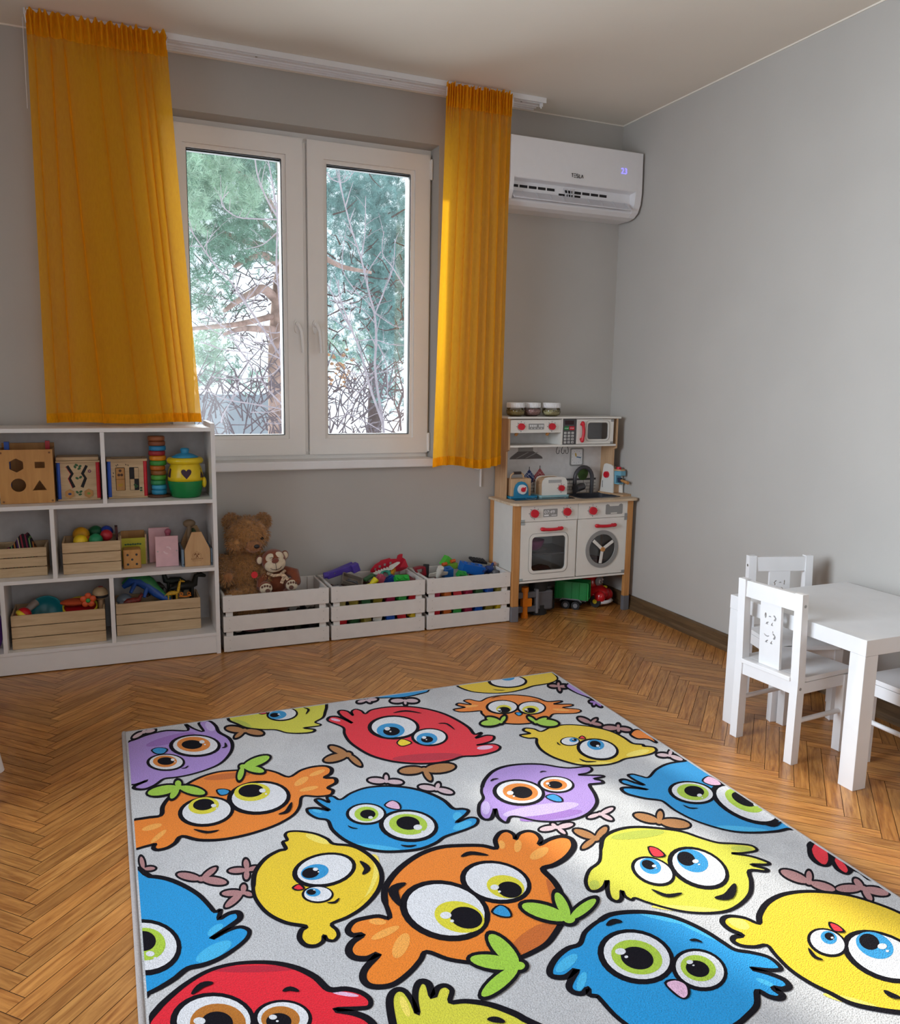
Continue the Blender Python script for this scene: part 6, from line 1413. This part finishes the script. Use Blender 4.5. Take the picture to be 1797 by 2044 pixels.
b10 = [(40, 945), (150, 910), (243, 895), (255, 840), (300, 780), (380, 720), (470, 670), (580, 635), (700, 624), (850, 620), (930, 635), (1010, 664), (1080, 625), (1150, 604), (1225, 598), (1266, 615), (1260, 645), (1225, 668), (1285, 672), (1292, 700), (1245, 728), (1275, 745), (1258, 772), (1180, 782), (1092, 780), (1075, 840), (1040, 890), (960, 940), (860, 980), (740, 1015), (600, 1040), (470, 1042), (368, 1020), (330, 1060), (280, 1090), (220, 1102), (198, 1088), (208, 1066), (160, 1078), (40, 1095)]
bird('A', b10, 'or_', .012); hi('A', (640, 660), 140, 18, 'ord', -6); hi('A', (1085, 690), 48, 18, 'orl', -30); hi('A', (1130, 735), 58, 12, 'orl', -12); hi('A', (190, 965), 62, 16, 'orl', -15); hi('A', (230, 1020), 60, 14, 'orl', -40); hi('A', (1180, 640), 50, 12, 'orl', -20)
eye('A', (517, 870), 150, 80, (500, 838), (92, 50), 'iy', (500, 832), (64, 34), (560, 838), 16, -6); eye('A', (833, 787), 170, 90, (790, 756), (108, 54), 'iy', (784, 749), (76, 38), (852, 748), 20, -4)
beak('A', [(578, 745), (620, 738), (657, 750), (640, 770), (598, 775)], 'iris'); brow('A', [(948, 890), (1000, 872), (1027, 818)], .020); brow('A', [(440, 980), (520, 998), (592, 985)], .016)
foot('A', (350, 728), [(175, 764), (305, 792), (500, 762), (345, 690)], 'gn', 36, 11); foot('A', (735, 605), [(885, 550), (712, 682), (855, 632)], 'gn', 32, 11)
b11 = [(20, 480), (100, 436), (170, 410), (280, 386), (405, 386), (388, 346), (440, 375), (500, 392), (470, 340), (530, 328), (572, 358), (592, 396), (650, 430), (672, 470), (660, 520), (605, 580), (520, 620), (420, 650), (330, 667), (262, 676), (210, 712), (150, 737), (95, 737), (85, 720), (165, 684), (60, 712), (0, 640)]
bird('A', b11, 'pu', .011); hi('A', (300, 440), 150, 24, 'pud', -14); hi('A', (540, 360), 34, 26, 'pul', 40)
eye('A', (450, 476), 138, 60, (440, 470), (100, 45), 'io', (430, 472), (62, 27), (490, 456), 16); eye('A', (275, 576), 103, 46, (268, 572), (72, 35), 'io', (273, 571), (50, 23), (315, 563), 12)
beak('A', [(188, 506), (228, 490), (282, 499), (262, 524), (218, 528)], 'iris'); brow('A', [(608, 492), (632, 484), (628, 460)], .012); brow('A', [(365, 614), (390, 612), (408, 598)], .008)
b12 = [(645, 312), (700, 347), (760, 370), (850, 380), (930, 382), (1000, 400), (1080, 403), (1150, 396), (1163, 380), (1100, 371), (1180, 360), (1202, 350), (1168, 336), (1212, 310), (1226, 280), (1227, 215), (1100, 150), (700, 220)]
bird('A', b12, 'yg', .010); hi('A', (730, 345), 60, 16, 'yg2', 20)
eye('A', (972, 288), 84, 36, (942, 294), (54, 25), 'iris', (925, 295), (28, 13), (950, 290), 7, -4); brow('A', [(1098, 250), (1128, 262), (1112, 290)], .012); beak('A', [(830, 283), (850, 270), (880, 283), (850, 290)], 'red')
b13 = [(797, 380), (810, 300), (870, 222), (950, 176), (992, 166), (974, 125), (1000, 112), (988, 82), (1010, 62), (1080, 60), (1170, 75), (1240, 105), (1278, 135), (1380, 146), (1460, 180), (1530, 240), (1565, 310), (1560, 380), (1520, 450), (1450, 520), (1360, 575), (1268, 614), (1297, 650), (1307, 685), (1280, 715), (1240, 710), (1221, 684), (1215, 720), (1170, 747), (1110, 742), (1074, 700), (1085, 652), (1110, 630), (1000, 610), (910, 570), (850, 520), (805, 450)]
bird('B', b13, 'ye', .011); hi('B', (1185, 105), 78, 22, 'yel', 18); hi('B', (1480, 330), 60, 140, 'yel', 20); hi('B', (1435, 350), 70, 170, 'ye', 18, 4.5)
eye('B', (1225, 290), 172, 90, (1165, 306), (84, 46), 'iris', (1140, 311), (52, 31), (1170, 290), 16, -10); eye('B', (1184, 438), 85, 46, (1156, 428), (44, 25), 'iris', (1145, 426), (28, 17), (1162, 414), 6)
beak('B', [(1033, 401), (1070, 379), (1102, 405), (1062, 415)], 'red'); brow('B', [(1437, 240), (1480, 285), (1452, 322)], .022); brow('B', [(1238, 490), (1285, 488), (1312, 462)], .010)
b14 = [(385, 475), (388, 400), (430, 330), (500, 260), (600, 195), (720, 155), (850, 145), (970, 146), (1052, 162), (1046, 112), (1075, 68), (1120, 58), (1158, 80), (1168, 108), (1190, 74), (1240, 58), (1290, 70), (1320, 105), (1310, 140), (1370, 108), (1440, 90), (1502, 105), (1517, 155), (1472, 217), (1400, 262), (1332, 286), (1390, 350), (1430, 410), (1460, 500), (1455, 580), (1420, 650), (1360, 730), (1280, 780), (1190, 820), (1100, 845), (1000, 852), (880, 845), (760, 825), (635, 782), (600, 830), (540, 900), (450, 970), (370, 992), (290, 984), (254, 940), (270, 880), (345, 796), (280, 822), (200, 816), (168, 775), (190, 725), (250, 680), (190, 682), (163, 650), (200, 600), (280, 577), (350, 568), (415, 577)]
bird('D', b14, 'or_', .015); fillp('D', [(1150, 735), (1290, 625), (1420, 615), (1380, 720), (1280, 780), (1190, 815)], 'ord', 4); fillp('D', [(1350, 345), (1420, 430), (1445, 520), (1440, 600), (1400, 660), (1395, 540)], 'ord', 4)
hi('D', (1310, 192), 62, 28, 'orl', -28); hi('D', (1182, 148), 22, 38, 'orl', 10); hi('D', (1085, 140), 20, 26, 'orl', -20); hi('D', (482, 745), 42, 82, 'orl', 28); hi('D', (388, 668), 92, 22, 'orl', -24); hi('D', (342, 602), 52, 18, 'orl', 4)
eye('D', (750, 532), 244, 158, (832, 575), (152, 92), 'iy', (872, 580), (98, 64), (750, 566), 34, 12); eye('D', (1053, 362), 192, 112, (1108, 394), (114, 68), 'iy', (1133, 412), (74, 48), (1043, 398), 26, 10)
beak('D', [(1026, 545), (1070, 505), (1122, 525), (1142, 572), (1082, 574)], 'iris'); brow('D', [(510, 372), (435, 415), (478, 512)], .034); brow('D', [(842, 215), (900, 193), (1005, 206)], .022)
foot('D', (1490, 590), [(1222, 512), (1415, 440), (1640, 478)], 'gn', 58, 11, 26); foot('D', (1190, 870), [(1020, 695), (912, 830), (978, 1040)], 'gn', 58, 11, 26)
b15 = [(600, 1080), (620, 1020), (700, 980), (800, 964), (930, 970), (1080, 990), (1200, 1030), (1300, 1058), (1400, 1064), (1500, 1075), (1532, 1105), (1450, 1120), (1382, 1122), (1500, 1140), (1602, 1176), (1590, 1190), (1500, 1190), (1590, 1215), (1582, 1230), (1490, 1226), (1500, 1290), (1494, 1360), (1444, 1420), (1364, 1465), (1254, 1480), (1124, 1475), (994, 1450), (874, 1415), (804, 1390), (784, 1402), (744, 1380), (724, 1345), (722, 1395), (694, 1411), (654, 1390), (638, 1340), (637, 1284), (620, 1320), (580, 1347), (530, 1342), (508, 1290), (530, 1222), (590, 1170)]
bird('E', b15, 'yg', .0105); hi('E', (1440, 1095), 62, 16, 'yg2', 5); hi('E', (820, 1010), 160, 24, 'yg2', -6); hi('E', (1120, 1455), 220, 18, 'yel', 4); hi('E', (560, 1310), 30, 28, 'yg2')
eye('E', (914, 1228), 122, 72, (896, 1200), (66, 45), 'iris', (884, 1192), (42, 26), (918, 1200), 13, 20); eye('E', (1186, 1208), 172, 102, (1148, 1168), (98, 64), 'iris', (1110, 1156), (56, 40), (1166, 1172), 19, 22)
beak('E', [(883, 1086), (935, 1093), (982, 1135), (945, 1146), (904, 1136)], 'red'); brow('E', [(902, 1340), (994, 1378), (1086, 1362)], .018); brow('E', [(1280, 1392), (1362, 1380), (1402, 1306)], .030)
b16 = [(5, 590), (60, 560), (150, 545), (270, 544), (400, 564), (520, 604), (640, 664), (740, 728), (810, 770), (900, 785), (1000, 810), (1060, 850), (1082, 886), (1020, 892), (905, 882), (1000, 908), (1100, 948), (1133, 990), (1095, 1006), (1040, 1000), (1092, 1040), (1072, 1062), (1010, 1050), (943, 1018), (940, 1100), (890, 1160), (800, 1230), (600, 1320), (300, 1290), (120, 1190), (0, 1065), (-20, 1048), (-64, 1040), (-72, 1000), (-106, 1032), (-164, 1022), (-186, 980), (-140, 888), (-204, 932), (-284, 930), (-302, 890), (-264, 820), (-194, 762), (-122, 736), (-94, 670), (-44, 622)]
bird('F', b16, 'bl', .013); hi('F', (-200, 850), 80, 32, 'bll', -38); hi('F', (-110, 960), 26, 60, 'bll', 20); hi('F', (400, 585), 180, 16, 'bll', 12); hi('F', (990, 965), 60, 14, 'bll', 22); hi('F', (560, 640), 190, 14, 'bll', 26)
eye('F', (220, 808), 208, 142, (220, 816), (156, 100), 'gr', (222, 822), (100, 66), (122, 783), 32, 14); eye('F', (598, 888), 152, 110, (588, 882), (108, 76), 'gr', (584, 886), (72, 48), (537, 846), 20, 16)
beak('F', [(390, 972), (448, 952), (518, 982), (532, 1040), (498, 1066), (440, 1030)], 'pk'); brow('F', [(38, 628), (85, 602), (132, 605)], .022); brow('F', [(535, 716), (572, 714), (612, 728)], .012)
b17 = [(948, 610), (955, 560), (1000, 490), (1090, 440), (1220, 420), (1360, 425), (1500, 445), (1650, 490), (1800, 550), (2100, 700), (2250, 950), (2100, 1150), (1850, 1150), (1650, 1125), (1500, 1090), (1380, 1030), (1260, 970), (1140, 890), (1050, 800), (1000, 743), (930, 752), (850, 746), (798, 720), (802, 694), (850, 682), (780, 650), (735, 610), (742, 578), (790, 568), (870, 580)]
bird('F', b17, 'ye', .0125); hi('F', (830, 610), 70, 30, 'yel', 24); hi('F', (1500, 1075), 170, 20, 'yel', 14)
eye('F', (1362, 725), 110, 72, (1370, 698), (50, 38), 'iris', (1374, 692), (30, 22), (1390, 700), 9, 20); eye('F', (1700, 808), 232, 122, (1645, 745), (118, 74), 'iris', (1612, 724), (62, 46), (1690, 752), 28, 22)
beak('F', [(1374, 609), (1422, 624), (1462, 662), (1410, 662), (1382, 640)], 'red'); brow('F', [(1700, 1015), (1745, 1045), (1800, 1060)], .022); brow('F', [(1248, 762), (1285, 815), (1335, 832)], .014)
bird('F', [(1255, 150), (1280, 125), (1330, 135), (1375, 175), (1385, 230), (1360, 265), (1310, 255), (1265, 210)], 'red', .014); bird('F', [(1390, 222), (1420, 215), (1480, 260), (1500, 295), (1475, 315), (1420, 285)], 'red', .012); bird('F', [(1500, 280), (1560, 310), (1620, 350), (1600, 290)], 'red', .012)
b19 = [(60, 335), (180, 330), (280, 345), (380, 385), (470, 440), (530, 500), (568, 542), (602, 530), (592, 585), (650, 552), (705, 545), (718, 580), (670, 620), (545, 705), (640, 655), (720, 633), (772, 655), (760, 700), (700, 755), (600, 820), (500, 860), (405, 882), (330, 940), (250, 990), (170, 1030), (40, 1080)]
bird('B', b19, 'bl', .013); hi('B', (560, 780), 120, 40, 'bll', -28); hi('B', (570, 650), 55, 24, 'bll', -35)
eye('B', (140, 752), 205, 150, (150, 738), (122, 98), 'gr', (140, 720), (74, 60), (180, 797), 26)
b20 = [(150, 1240), (220, 1130), (300, 1050), (400, 970), (520, 900), (650, 860), (790, 845), (930, 850), (1060, 880), (1170, 935), (1250, 1007), (1350, 1004), (1440, 1025), (1497, 1068), (1490, 1112), (1420, 1122), (1285, 1130), (1400, 1150), (1490, 1190), (1520, 1260), (1400, 1400), (200, 1400)]
bird('B', b20, 'red', .013); hi('B', (800, 885), 260, 20, 'redd', -1); hi('B', (1350, 1035), 80, 12, 'pk', 8)
eye('B', (560, 1200), 228, 158, (585, 1212), (168, 118), 'br2', (580, 1212), (96, 70), (475, 1200), 36); eye('B', (975, 1180), 158, 100, (960, 1188), (116, 78), 'br2', (950, 1202), (76, 50), (915, 1177), 24)
brow('B', [(428, 1040), (490, 985), (558, 972)], .022); brow('B', [(972, 1022), (1015, 1006), (1072, 1022)], .016)
b21 = [(445, 1270), (415, 1110), (422, 1040), (460, 1008), (508, 1020), (550, 1080), (582, 1155), (568, 1070), (572, 1000), (600, 960), (648, 975), (672, 1052), (700, 1000), (748, 984), (788, 1015), (778, 1082), (870, 1078), (1000, 1095), (1120, 1135), (1220, 1185), (1400, 1320), (1100, 1600), (500, 1500)]
bird('D', b21, 'yg', .014); hi('D', (505, 1110), 22, 66, 'yel', -22); brow('D', [(998, 1190), (1050, 1192), (1105, 1206)], .020)

# the rug body with its bound edges
g = RG; nb = len(g.f)
t = thing('rug', 'pale grey rug printed with big-eyed colourful owl chicks in the middle of the floor', 'rug', ((RX0+RX1)/2, (RY0+RY1)/2, 0))
base = G().box(RX0, RX1, RY0, RY1, .001, RZ); base.v += []
o0 = len(base.v); base.v += g.v; base.f += [tuple(i+o0 for i in f) for f in g.f]; base.m += g.m; base.s += g.s
base.build('pile', rmats, t)
M_bind = mt('rug_binding', 'A9A2A0', .9, .12, 300, .4, 400)
g = G().tube([(RX0, RY0, .0075), (RX0, RY1, .0075)], .0075, 10).tube([(RX0, RY1, .006), (RX1, RY1, .006)], .006, 10).tube([(RX1, RY1, .006), (RX1, RY0, .006)], .006, 10); g.build('bound_edge', M_bind, t)
# ---------------------------------------------------------------- outside: snowy garden seen through the panes
M_snow = mt('snow', 'E9EEF4', .8, .03, 2)
g = G().box(-30, 30, .6, 60, -1.2, -1.0); tstruct(g, 'snowy_ground', M_snow)
M_gw = mt('garden_wall_plaster', 'A3A8AE', .9, .05, 4, .1, 30)
t = thing('garden_shed', 'low grey shed wall with snowy top beyond the pine, seen through the left pane', 'shed', (-2.5, 12.5, -1))
G().box(-7, .6, 12, 15, -1.0, 1.0).build('wall', M_gw, t); G().box(-7.1, .7, 11.85, 15.1, 1.0, 1.06).build('roof', M_snow, t)
M_bark = mt('pine_bark', 'A58A80', .9, .4, 9, .6, 30); M_brd = mt('dark_branch', '5B4A48', .9, .25, 20)
M_ndl = mt('pine_needles', '7C9F8E', .7, .55, 5.0); M_ndl2 = mt('spruce_needles', '84A8A6', .7, .6, 4.5); M_ndl3 = mt('needles_light', 'A6C2AC', .7, .35, 6)
M_twig = mt('frosted_twig', 'A79DA6', .7, .18, 12); M_twigs = mt('fine_twig', '6E6268', .8, .2, 10)
rd = random.Random(21)
def LP(o, pts, y, s=3.408, dy=0):
    n = len(pts); return [tuple(at(o[0]+p[0]/s, o[1]+p[1]/s, y=y+dy*i/max(1, n-1))) for i, p in enumerate(pts)]
def spl(pts, k=5):
    out = []; n = len(pts)
    for i in range(n-1):
        p0, p1, p2, p3 = (Vector(pts[max(0, i-1)]), Vector(pts[i]), Vector(pts[i+1]), Vector(pts[min(n-1, i+2)]))
        for j in range(k):
            t = j/k; out.append(.5*((2*p1)+(-p0+p2)*t+(2*p0-5*p1+4*p2-p3)*t*t+(-p0+3*p1-3*p2+p3)*t**3))
    out.append(Vector(pts[-1])); return out
def tuft(g, p, d, L, nl, n, mat=0, w=.0055):
    d = d.normalized(); u = d.orthogonal().normalized(); v = d.cross(u); vs = []; fs = []
    for i in range(n):
        a = rd.uniform(0, 6.283); q = p+d*(L*rd.random()); e = (u*math.cos(a)+v*math.sin(a))*.8+d*rd.uniform(.35, 1.0); e = e.normalized()*nl*rd.uniform(.7, 1.15)
        s = e.cross(Vector((rd.uniform(-1, 1), rd.uniform(-1, 1), rd.uniform(-1, 1)))).normalized()*w*.5; o = len(vs)
        vs += [tuple(q-s), tuple(q+s), tuple(q+e)]; fs.append((o, o+1, o+2))
    g.add(vs, fs, mat)
# pine
PY = 6.2
t = thing('pine_tree', 'tall pine with reddish trunk and long green needles outside the left pane', 'tree', tuple(at(560, 900, y=PY))[:2]+(-1.0,))
tr = [tuple(at(572, 1100, y=PY)), tuple(at(558, 860, y=PY)), tuple(at(556, 700, y=PY)), tuple(at(566, 560, y=PY)), tuple(at(570, 440, y=PY)), tuple(at(560, 250, y=PY)), tuple(at(550, 0, y=PY))]
tr = [(tr[0][0], tr[0][1], -1.0)]+tr[1:]
G().tube(spl(tr), [.14]*6+[.125]*10+[.085]*8+[.06]*7, 14).build('trunk', M_bark, t)
O1, O2 = (360, 280), (620, 300)
br = [([(660, 1290), (560, 1285), (460, 1280), (380, 1290), (300, 1320)], .05), ([(650, 1080), (560, 1010), (470, 1050), (380, 1100), (300, 1160)], .065), ([(680, 850), (560, 780), (460, 810), (370, 860)], .05), ([(690, 700), (560, 560), (430, 420), (300, 380)], .04), ([(690, 600), (560, 350), (350, 200), (150, 120)], .045), ([(690, 560), (820, 330), (1000, 150)], .045), ([(700, 900), (900, 780), (1100, 860), (1300, 900)], .05), ([(690, 760), (300, 640), (0, 560), (-300, 500)], .045), ([(660, 1190), (400, 1250), (100, 1280), (-200, 1320)], .04)]
B_ = []
for pts, r in br:
    q = spl(LP(O1, pts, PY, dy=rd.uniform(-1.6, -.4))); n = len(q); G().tube(q, [r*(1-.7*i/n) for i in range(n)], 9).build('branch', M_bark, t); B_.append(q)
FD = 2.0
g = G()
def fol(cx, cy, rx, ry, n, y0, y1, mat=0, nl=.085):
    for i in range(int(n*FD)):
        a = rd.uniform(0, 6.283); q = math.sqrt(rd.random()); p = at(cx+rx*q*math.cos(a), cy+ry*q*math.sin(a), y=rd.uniform(y0, y1))
        tuft(g, p, Vector((rd.uniform(-1, 1), rd.uniform(-1, .4), rd.uniform(-.3, 1.2))), .13, nl, 34, mat)
fol(430, 400, 90, 120, 300, 4.6, 6.6); fol(500, 470, 70, 70, 170, 5, 6.8); fol(380, 330, 60, 80, 130, 4.2, 6.2); fol(400, 560, 60, 60, 60, 5, 6.8)
fol(300, 420, 90, 200, 170, 4.6, 6.8); fol(180, 420, 120, 220, 150, 4.6, 6.8); fol(420, 700, 45, 40, 50, 6, 7.5, 1); fol(400, 740, 50, 40, 45, 6, 7.5); fol(480, 760, 50, 30, 20, 6, 7.5)
fol(520, 340, 60, 60, 110, 5, 7); fol(385, 380, 25, 90, 60, 4.0, 4.6, 1); fol(440, 360, 30, 50, 45, 4.1, 4.7, 1); fol(490, 400, 30, 40, 35, 4.2, 4.9, 1); fol(430, 620, 50, 30, 22, 6, 7.5); fol(520, 210, 160, 90, 130, 5, 7)
g.build('foliage', [M_ndl, M_ndl3], t)['kind'] = 'stuff'
# dark inner twigs of the pine
g = G()
for i in range(230):
    p = at(rd.uniform(395, 570), rd.gauss(610, 70), y=rd.uniform(6.3, 7.4)); d = Vector((rd.uniform(-1, 1), rd.uniform(-.3, .3), rd.uniform(-.7, .6)))*rd.uniform(.12, .4)
    g.tube([p, p+d*.5+Vector((0, 0, rd.uniform(-.08, .08))), p+d], [.008, .006, .003], 4)
g.build('dead_twigs', M_twigs, t)['kind'] = 'stuff'
# spruce behind the right pane
t = thing('spruce_tree', 'dense blue-green conifer behind the right pane', 'tree', (.3, 9.5, -1.0))
bs_ = at(770, 900, y=9.5)
G().tube([(bs_.x, 10.2, -1), (bs_.x+.05, 10.2, 3), (bs_.x, 10.2, 7.5)], [.15, .10, .03], 12).build('trunk', M_brd, t)
g = G()
for k in range(2):
    fol(730, 470, 130, 110, 300, 7.4, 9.2, 0, .10); fol(772, 560, 45, 240, 230, 8.2, 9.8, 0, .10); fol(700, 640, 110, 90, 130, 8, 9.8, 0, .10); fol(790, 600, 60, 120, 120, 7.8, 9.6, 0, .1)
fol(690, 380, 60, 60, 160, 7.4, 9, 0, .1); fol(490, 310, 90, 50, 200, 8.2, 9.6, 0, .1); fol(930, 500, 120, 250, 200, 7.8, 9.6, 0, .11); fol(690, 700, 60, 45, 40, 8, 9, 1, .1); fol(790, 770, 50, 60, 50, 8, 9.6, 0, .1); fol(800, 370, 50, 40, 22, 8, 9, 0, .1); fol(760, 250, 160, 60, 60, 8, 9.5)
g.build('foliage', [M_ndl2, M_ndl3], t)['kind'] = 'stuff'
g = G()
for i in range(120):
    p = at(rd.uniform(650, 830), rd.gauss(620, 120), y=rd.uniform(7.0, 7.8)); d = Vector((rd.uniform(-1, 1), rd.uniform(-.3, .3), rd.uniform(-.5, .7)))*rd.uniform(.15, .5)
    g.tube([p, p+d*.5+Vector((0, 0, rd.uniform(-.08, .08))), p+d], [.012, .008, .004], 4)
g.build('twigs', M_brd, t)['kind'] = 'stuff'
# frosted bare shrubs close to the window
def shrub(name, label, o, lines, y, root):
    t = thing(name, label, 'shrub', (root[0], y, -1.0)); ext = Vector((root[0], y, -1.0))
    for i, (pts, r) in enumerate(lines):
        q = spl(LP(o, pts, y+((i*37) % 7)*.05, dy=(-1)**i*.15)); n = len(q); G().tube(q, [r*(1-.6*j/n) for j in range(n)], 7).build('branch', M_twig, t)
    q0 = Vector(LP(o, [lines[0][0][0]], y)[0]); G().tube([ext, (ext+q0)/2+Vector((.05, 0, 0)), q0], [.03, .022, lines[0][1]], 9).build('stem', M_twig, t)
    g = G()
    for i, (pts, r) in enumerate(lines):
        q = spl(LP(o, pts, y+((i*37) % 7)*.05))
        for j in range(2, len(q)-1, 2):
            if rd.random() < .85:
                d = (q[j+1]-q[j]).normalized(); s = Vector((rd.uniform(-1, 1), rd.uniform(-.4, .4), rd.uniform(-.2, 1.2))); e = (d*.7+s).normalized()*rd.uniform(.06, .22)
                g.tube([q[j], q[j]+e*.5+Vector((0, 0, .008)), q[j]+e], [r*.42, r*.3, .0014], 5)
    g.build('twigs', M_twig, t)['kind'] = 'stuff'
shrub('bare_shrub', 'bare frosted shrub close outside the left window pane', O1,
 [([(700, 2050), (715, 1700), (680, 1450), (690, 1300), (672, 1050), (655, 900), (657, 700), (665, 530)], .013), ([(665, 530), (590, 400), (530, 250), (505, 100), (490, 0)], .008), ([(662, 520), (625, 280), (595, 120), (580, -40)], .0075),
  ([(660, 540), (520, 535), (400, 525), (320, 480), (280, 420), (330, 350)], .006), ([(655, 630), (560, 710), (445, 740)], .005), ([(670, 1450), (540, 1250), (430, 1090), (340, 960), (260, 880), (160, 740), (90, 640), (20, 520)], .0085),
  ([(165, 725), (200, 670), (240, 615)], .004), ([(150, 722), (60, 720)], .004), ([(410, 1130), (520, 1000), (600, 850)], .005), ([(470, 1130), (580, 1000), (700, 915)], .005), ([(410, 1130), (300, 1080), (130, 1040)], .004),
  ([(700, 1495), (560, 1430), (400, 1370), (250, 1310), (130, 1235), (20, 1180)], .0055), ([(700, 1510), (610, 1600), (400, 1625), (215, 1610)], .006), ([(735, 1840), (600, 1700), (500, 1560), (400, 1420), (340, 1330)], .007), ([(740, 1835), (500, 1795), (300, 1760), (160, 1700), (20, 1690)], .006),
  ([(130, 1155), (330, 1290), (500, 1370), (620, 1385)], .006), ([(140, 1370), (280, 1420), (420, 1440), (600, 1480)], .005), ([(720, 1290), (620, 1310), (470, 1220)], .004), ([(580, 1920), (660, 1930), (760, 1910)], .004), ([(350, 1760), (400, 1640), (480, 1480)], .006), ([(280, 1920), (300, 1850), (400, 1700)], .006), ([(480, 1850), (600, 1850), (700, 1830)], .004)], 2.3, (at(570, 900, y=2.3).x,))
shrub('bare_shrub', 'bare frosted shrub close outside the right window pane', O2,
 [([(520, 2100), (490, 1850), (440, 1500), (447, 1300), (435, 1110), (400, 980), (345, 740), (280, 540), (215, 290), (190, 120)], .012), ([(345, 740), (370, 560), (375, 310)], .006), ([(440, 1110), (500, 960), (560, 800), (575, 610)], .007), ([(330, 985), (240, 860), (215, 760), (245, 520)], .0055),
  ([(240, 950), (330, 985), (400, 1050), (440, 1110)], .005), ([(640, 930), (560, 800), (490, 700), (500, 550)], .006), ([(480, 690), (400, 810), (340, 930)], .005), ([(490, 1850), (400, 1600), (340, 1370), (280, 1220), (200, 1000), (190, 880)], .011), ([(280, 1220), (200, 1080), (130, 940), (60, 820)], .008),
  ([(290, 1230), (200, 1180), (120, 1110)], .006), ([(320, 1295), (440, 1290), (540, 1320), (660, 1332)], .0055), ([(430, 1520), (300, 1520), (200, 1490)], .0055), ([(430, 1540), (300, 1680), (200, 1880)], .007), ([(450, 1520), (560, 1490), (660, 1480)], .005), ([(250, 1790), (380, 1850), (480, 1910)], .006),
  ([(440, 1110), (560, 1190), (625, 1205)], .005), ([(110, 150), (150, 200), (230, 215), (290, 150)], .006), ([(130, 1020), (250, 1040), (420, 1110)], .004), ([(490, 1680), (560, 1580), (660, 1560)], .004), ([(460, 1320), (520, 1480), (520, 1760)], .006), ([(130, 1360), (230, 1410), (340, 1430)], .004), ([(600, 1240), (650, 1310)], .003)], 2.5, (at(760, 930, y=2.5).x,))
# tangle of finer undergrowth behind them
t = thing('hedge', 'tangled leafless undergrowth along the bottom of both panes', 'hedge', (-.9, 4.5, -1.0)); g = G()
for i in range(600):
    p = at(rd.uniform(330, 900), rd.uniform(740, 960), y=rd.uniform(3.6, 5.6)); d = Vector((rd.uniform(-1, 1), rd.uniform(-.3, .3), rd.uniform(-.3, 1)))*rd.uniform(.12, .55)
    g.tube([p-Vector((0, 0, .1)), p+d*.5+Vector((rd.uniform(-.05, .05), 0, 0)), p+d], [.008, .006, .003], 4)
g.build('hedge_twigs', M_twigs, t)['kind'] = 'stuff'
g = G()
for i in range(45):
    p = at(rd.gauss(685, 16), rd.gauss(745, 20), y=rd.uniform(5, 5.8)); s = rd.uniform(.012, .03); g.ball(p, s, (1, .2, .8), n=6, noise=.2, seed=i)
g.build('dry_leaves', mt('dry_leaf', 'B58A68', .9, .3, 20), t)['kind'] = 'stuff'
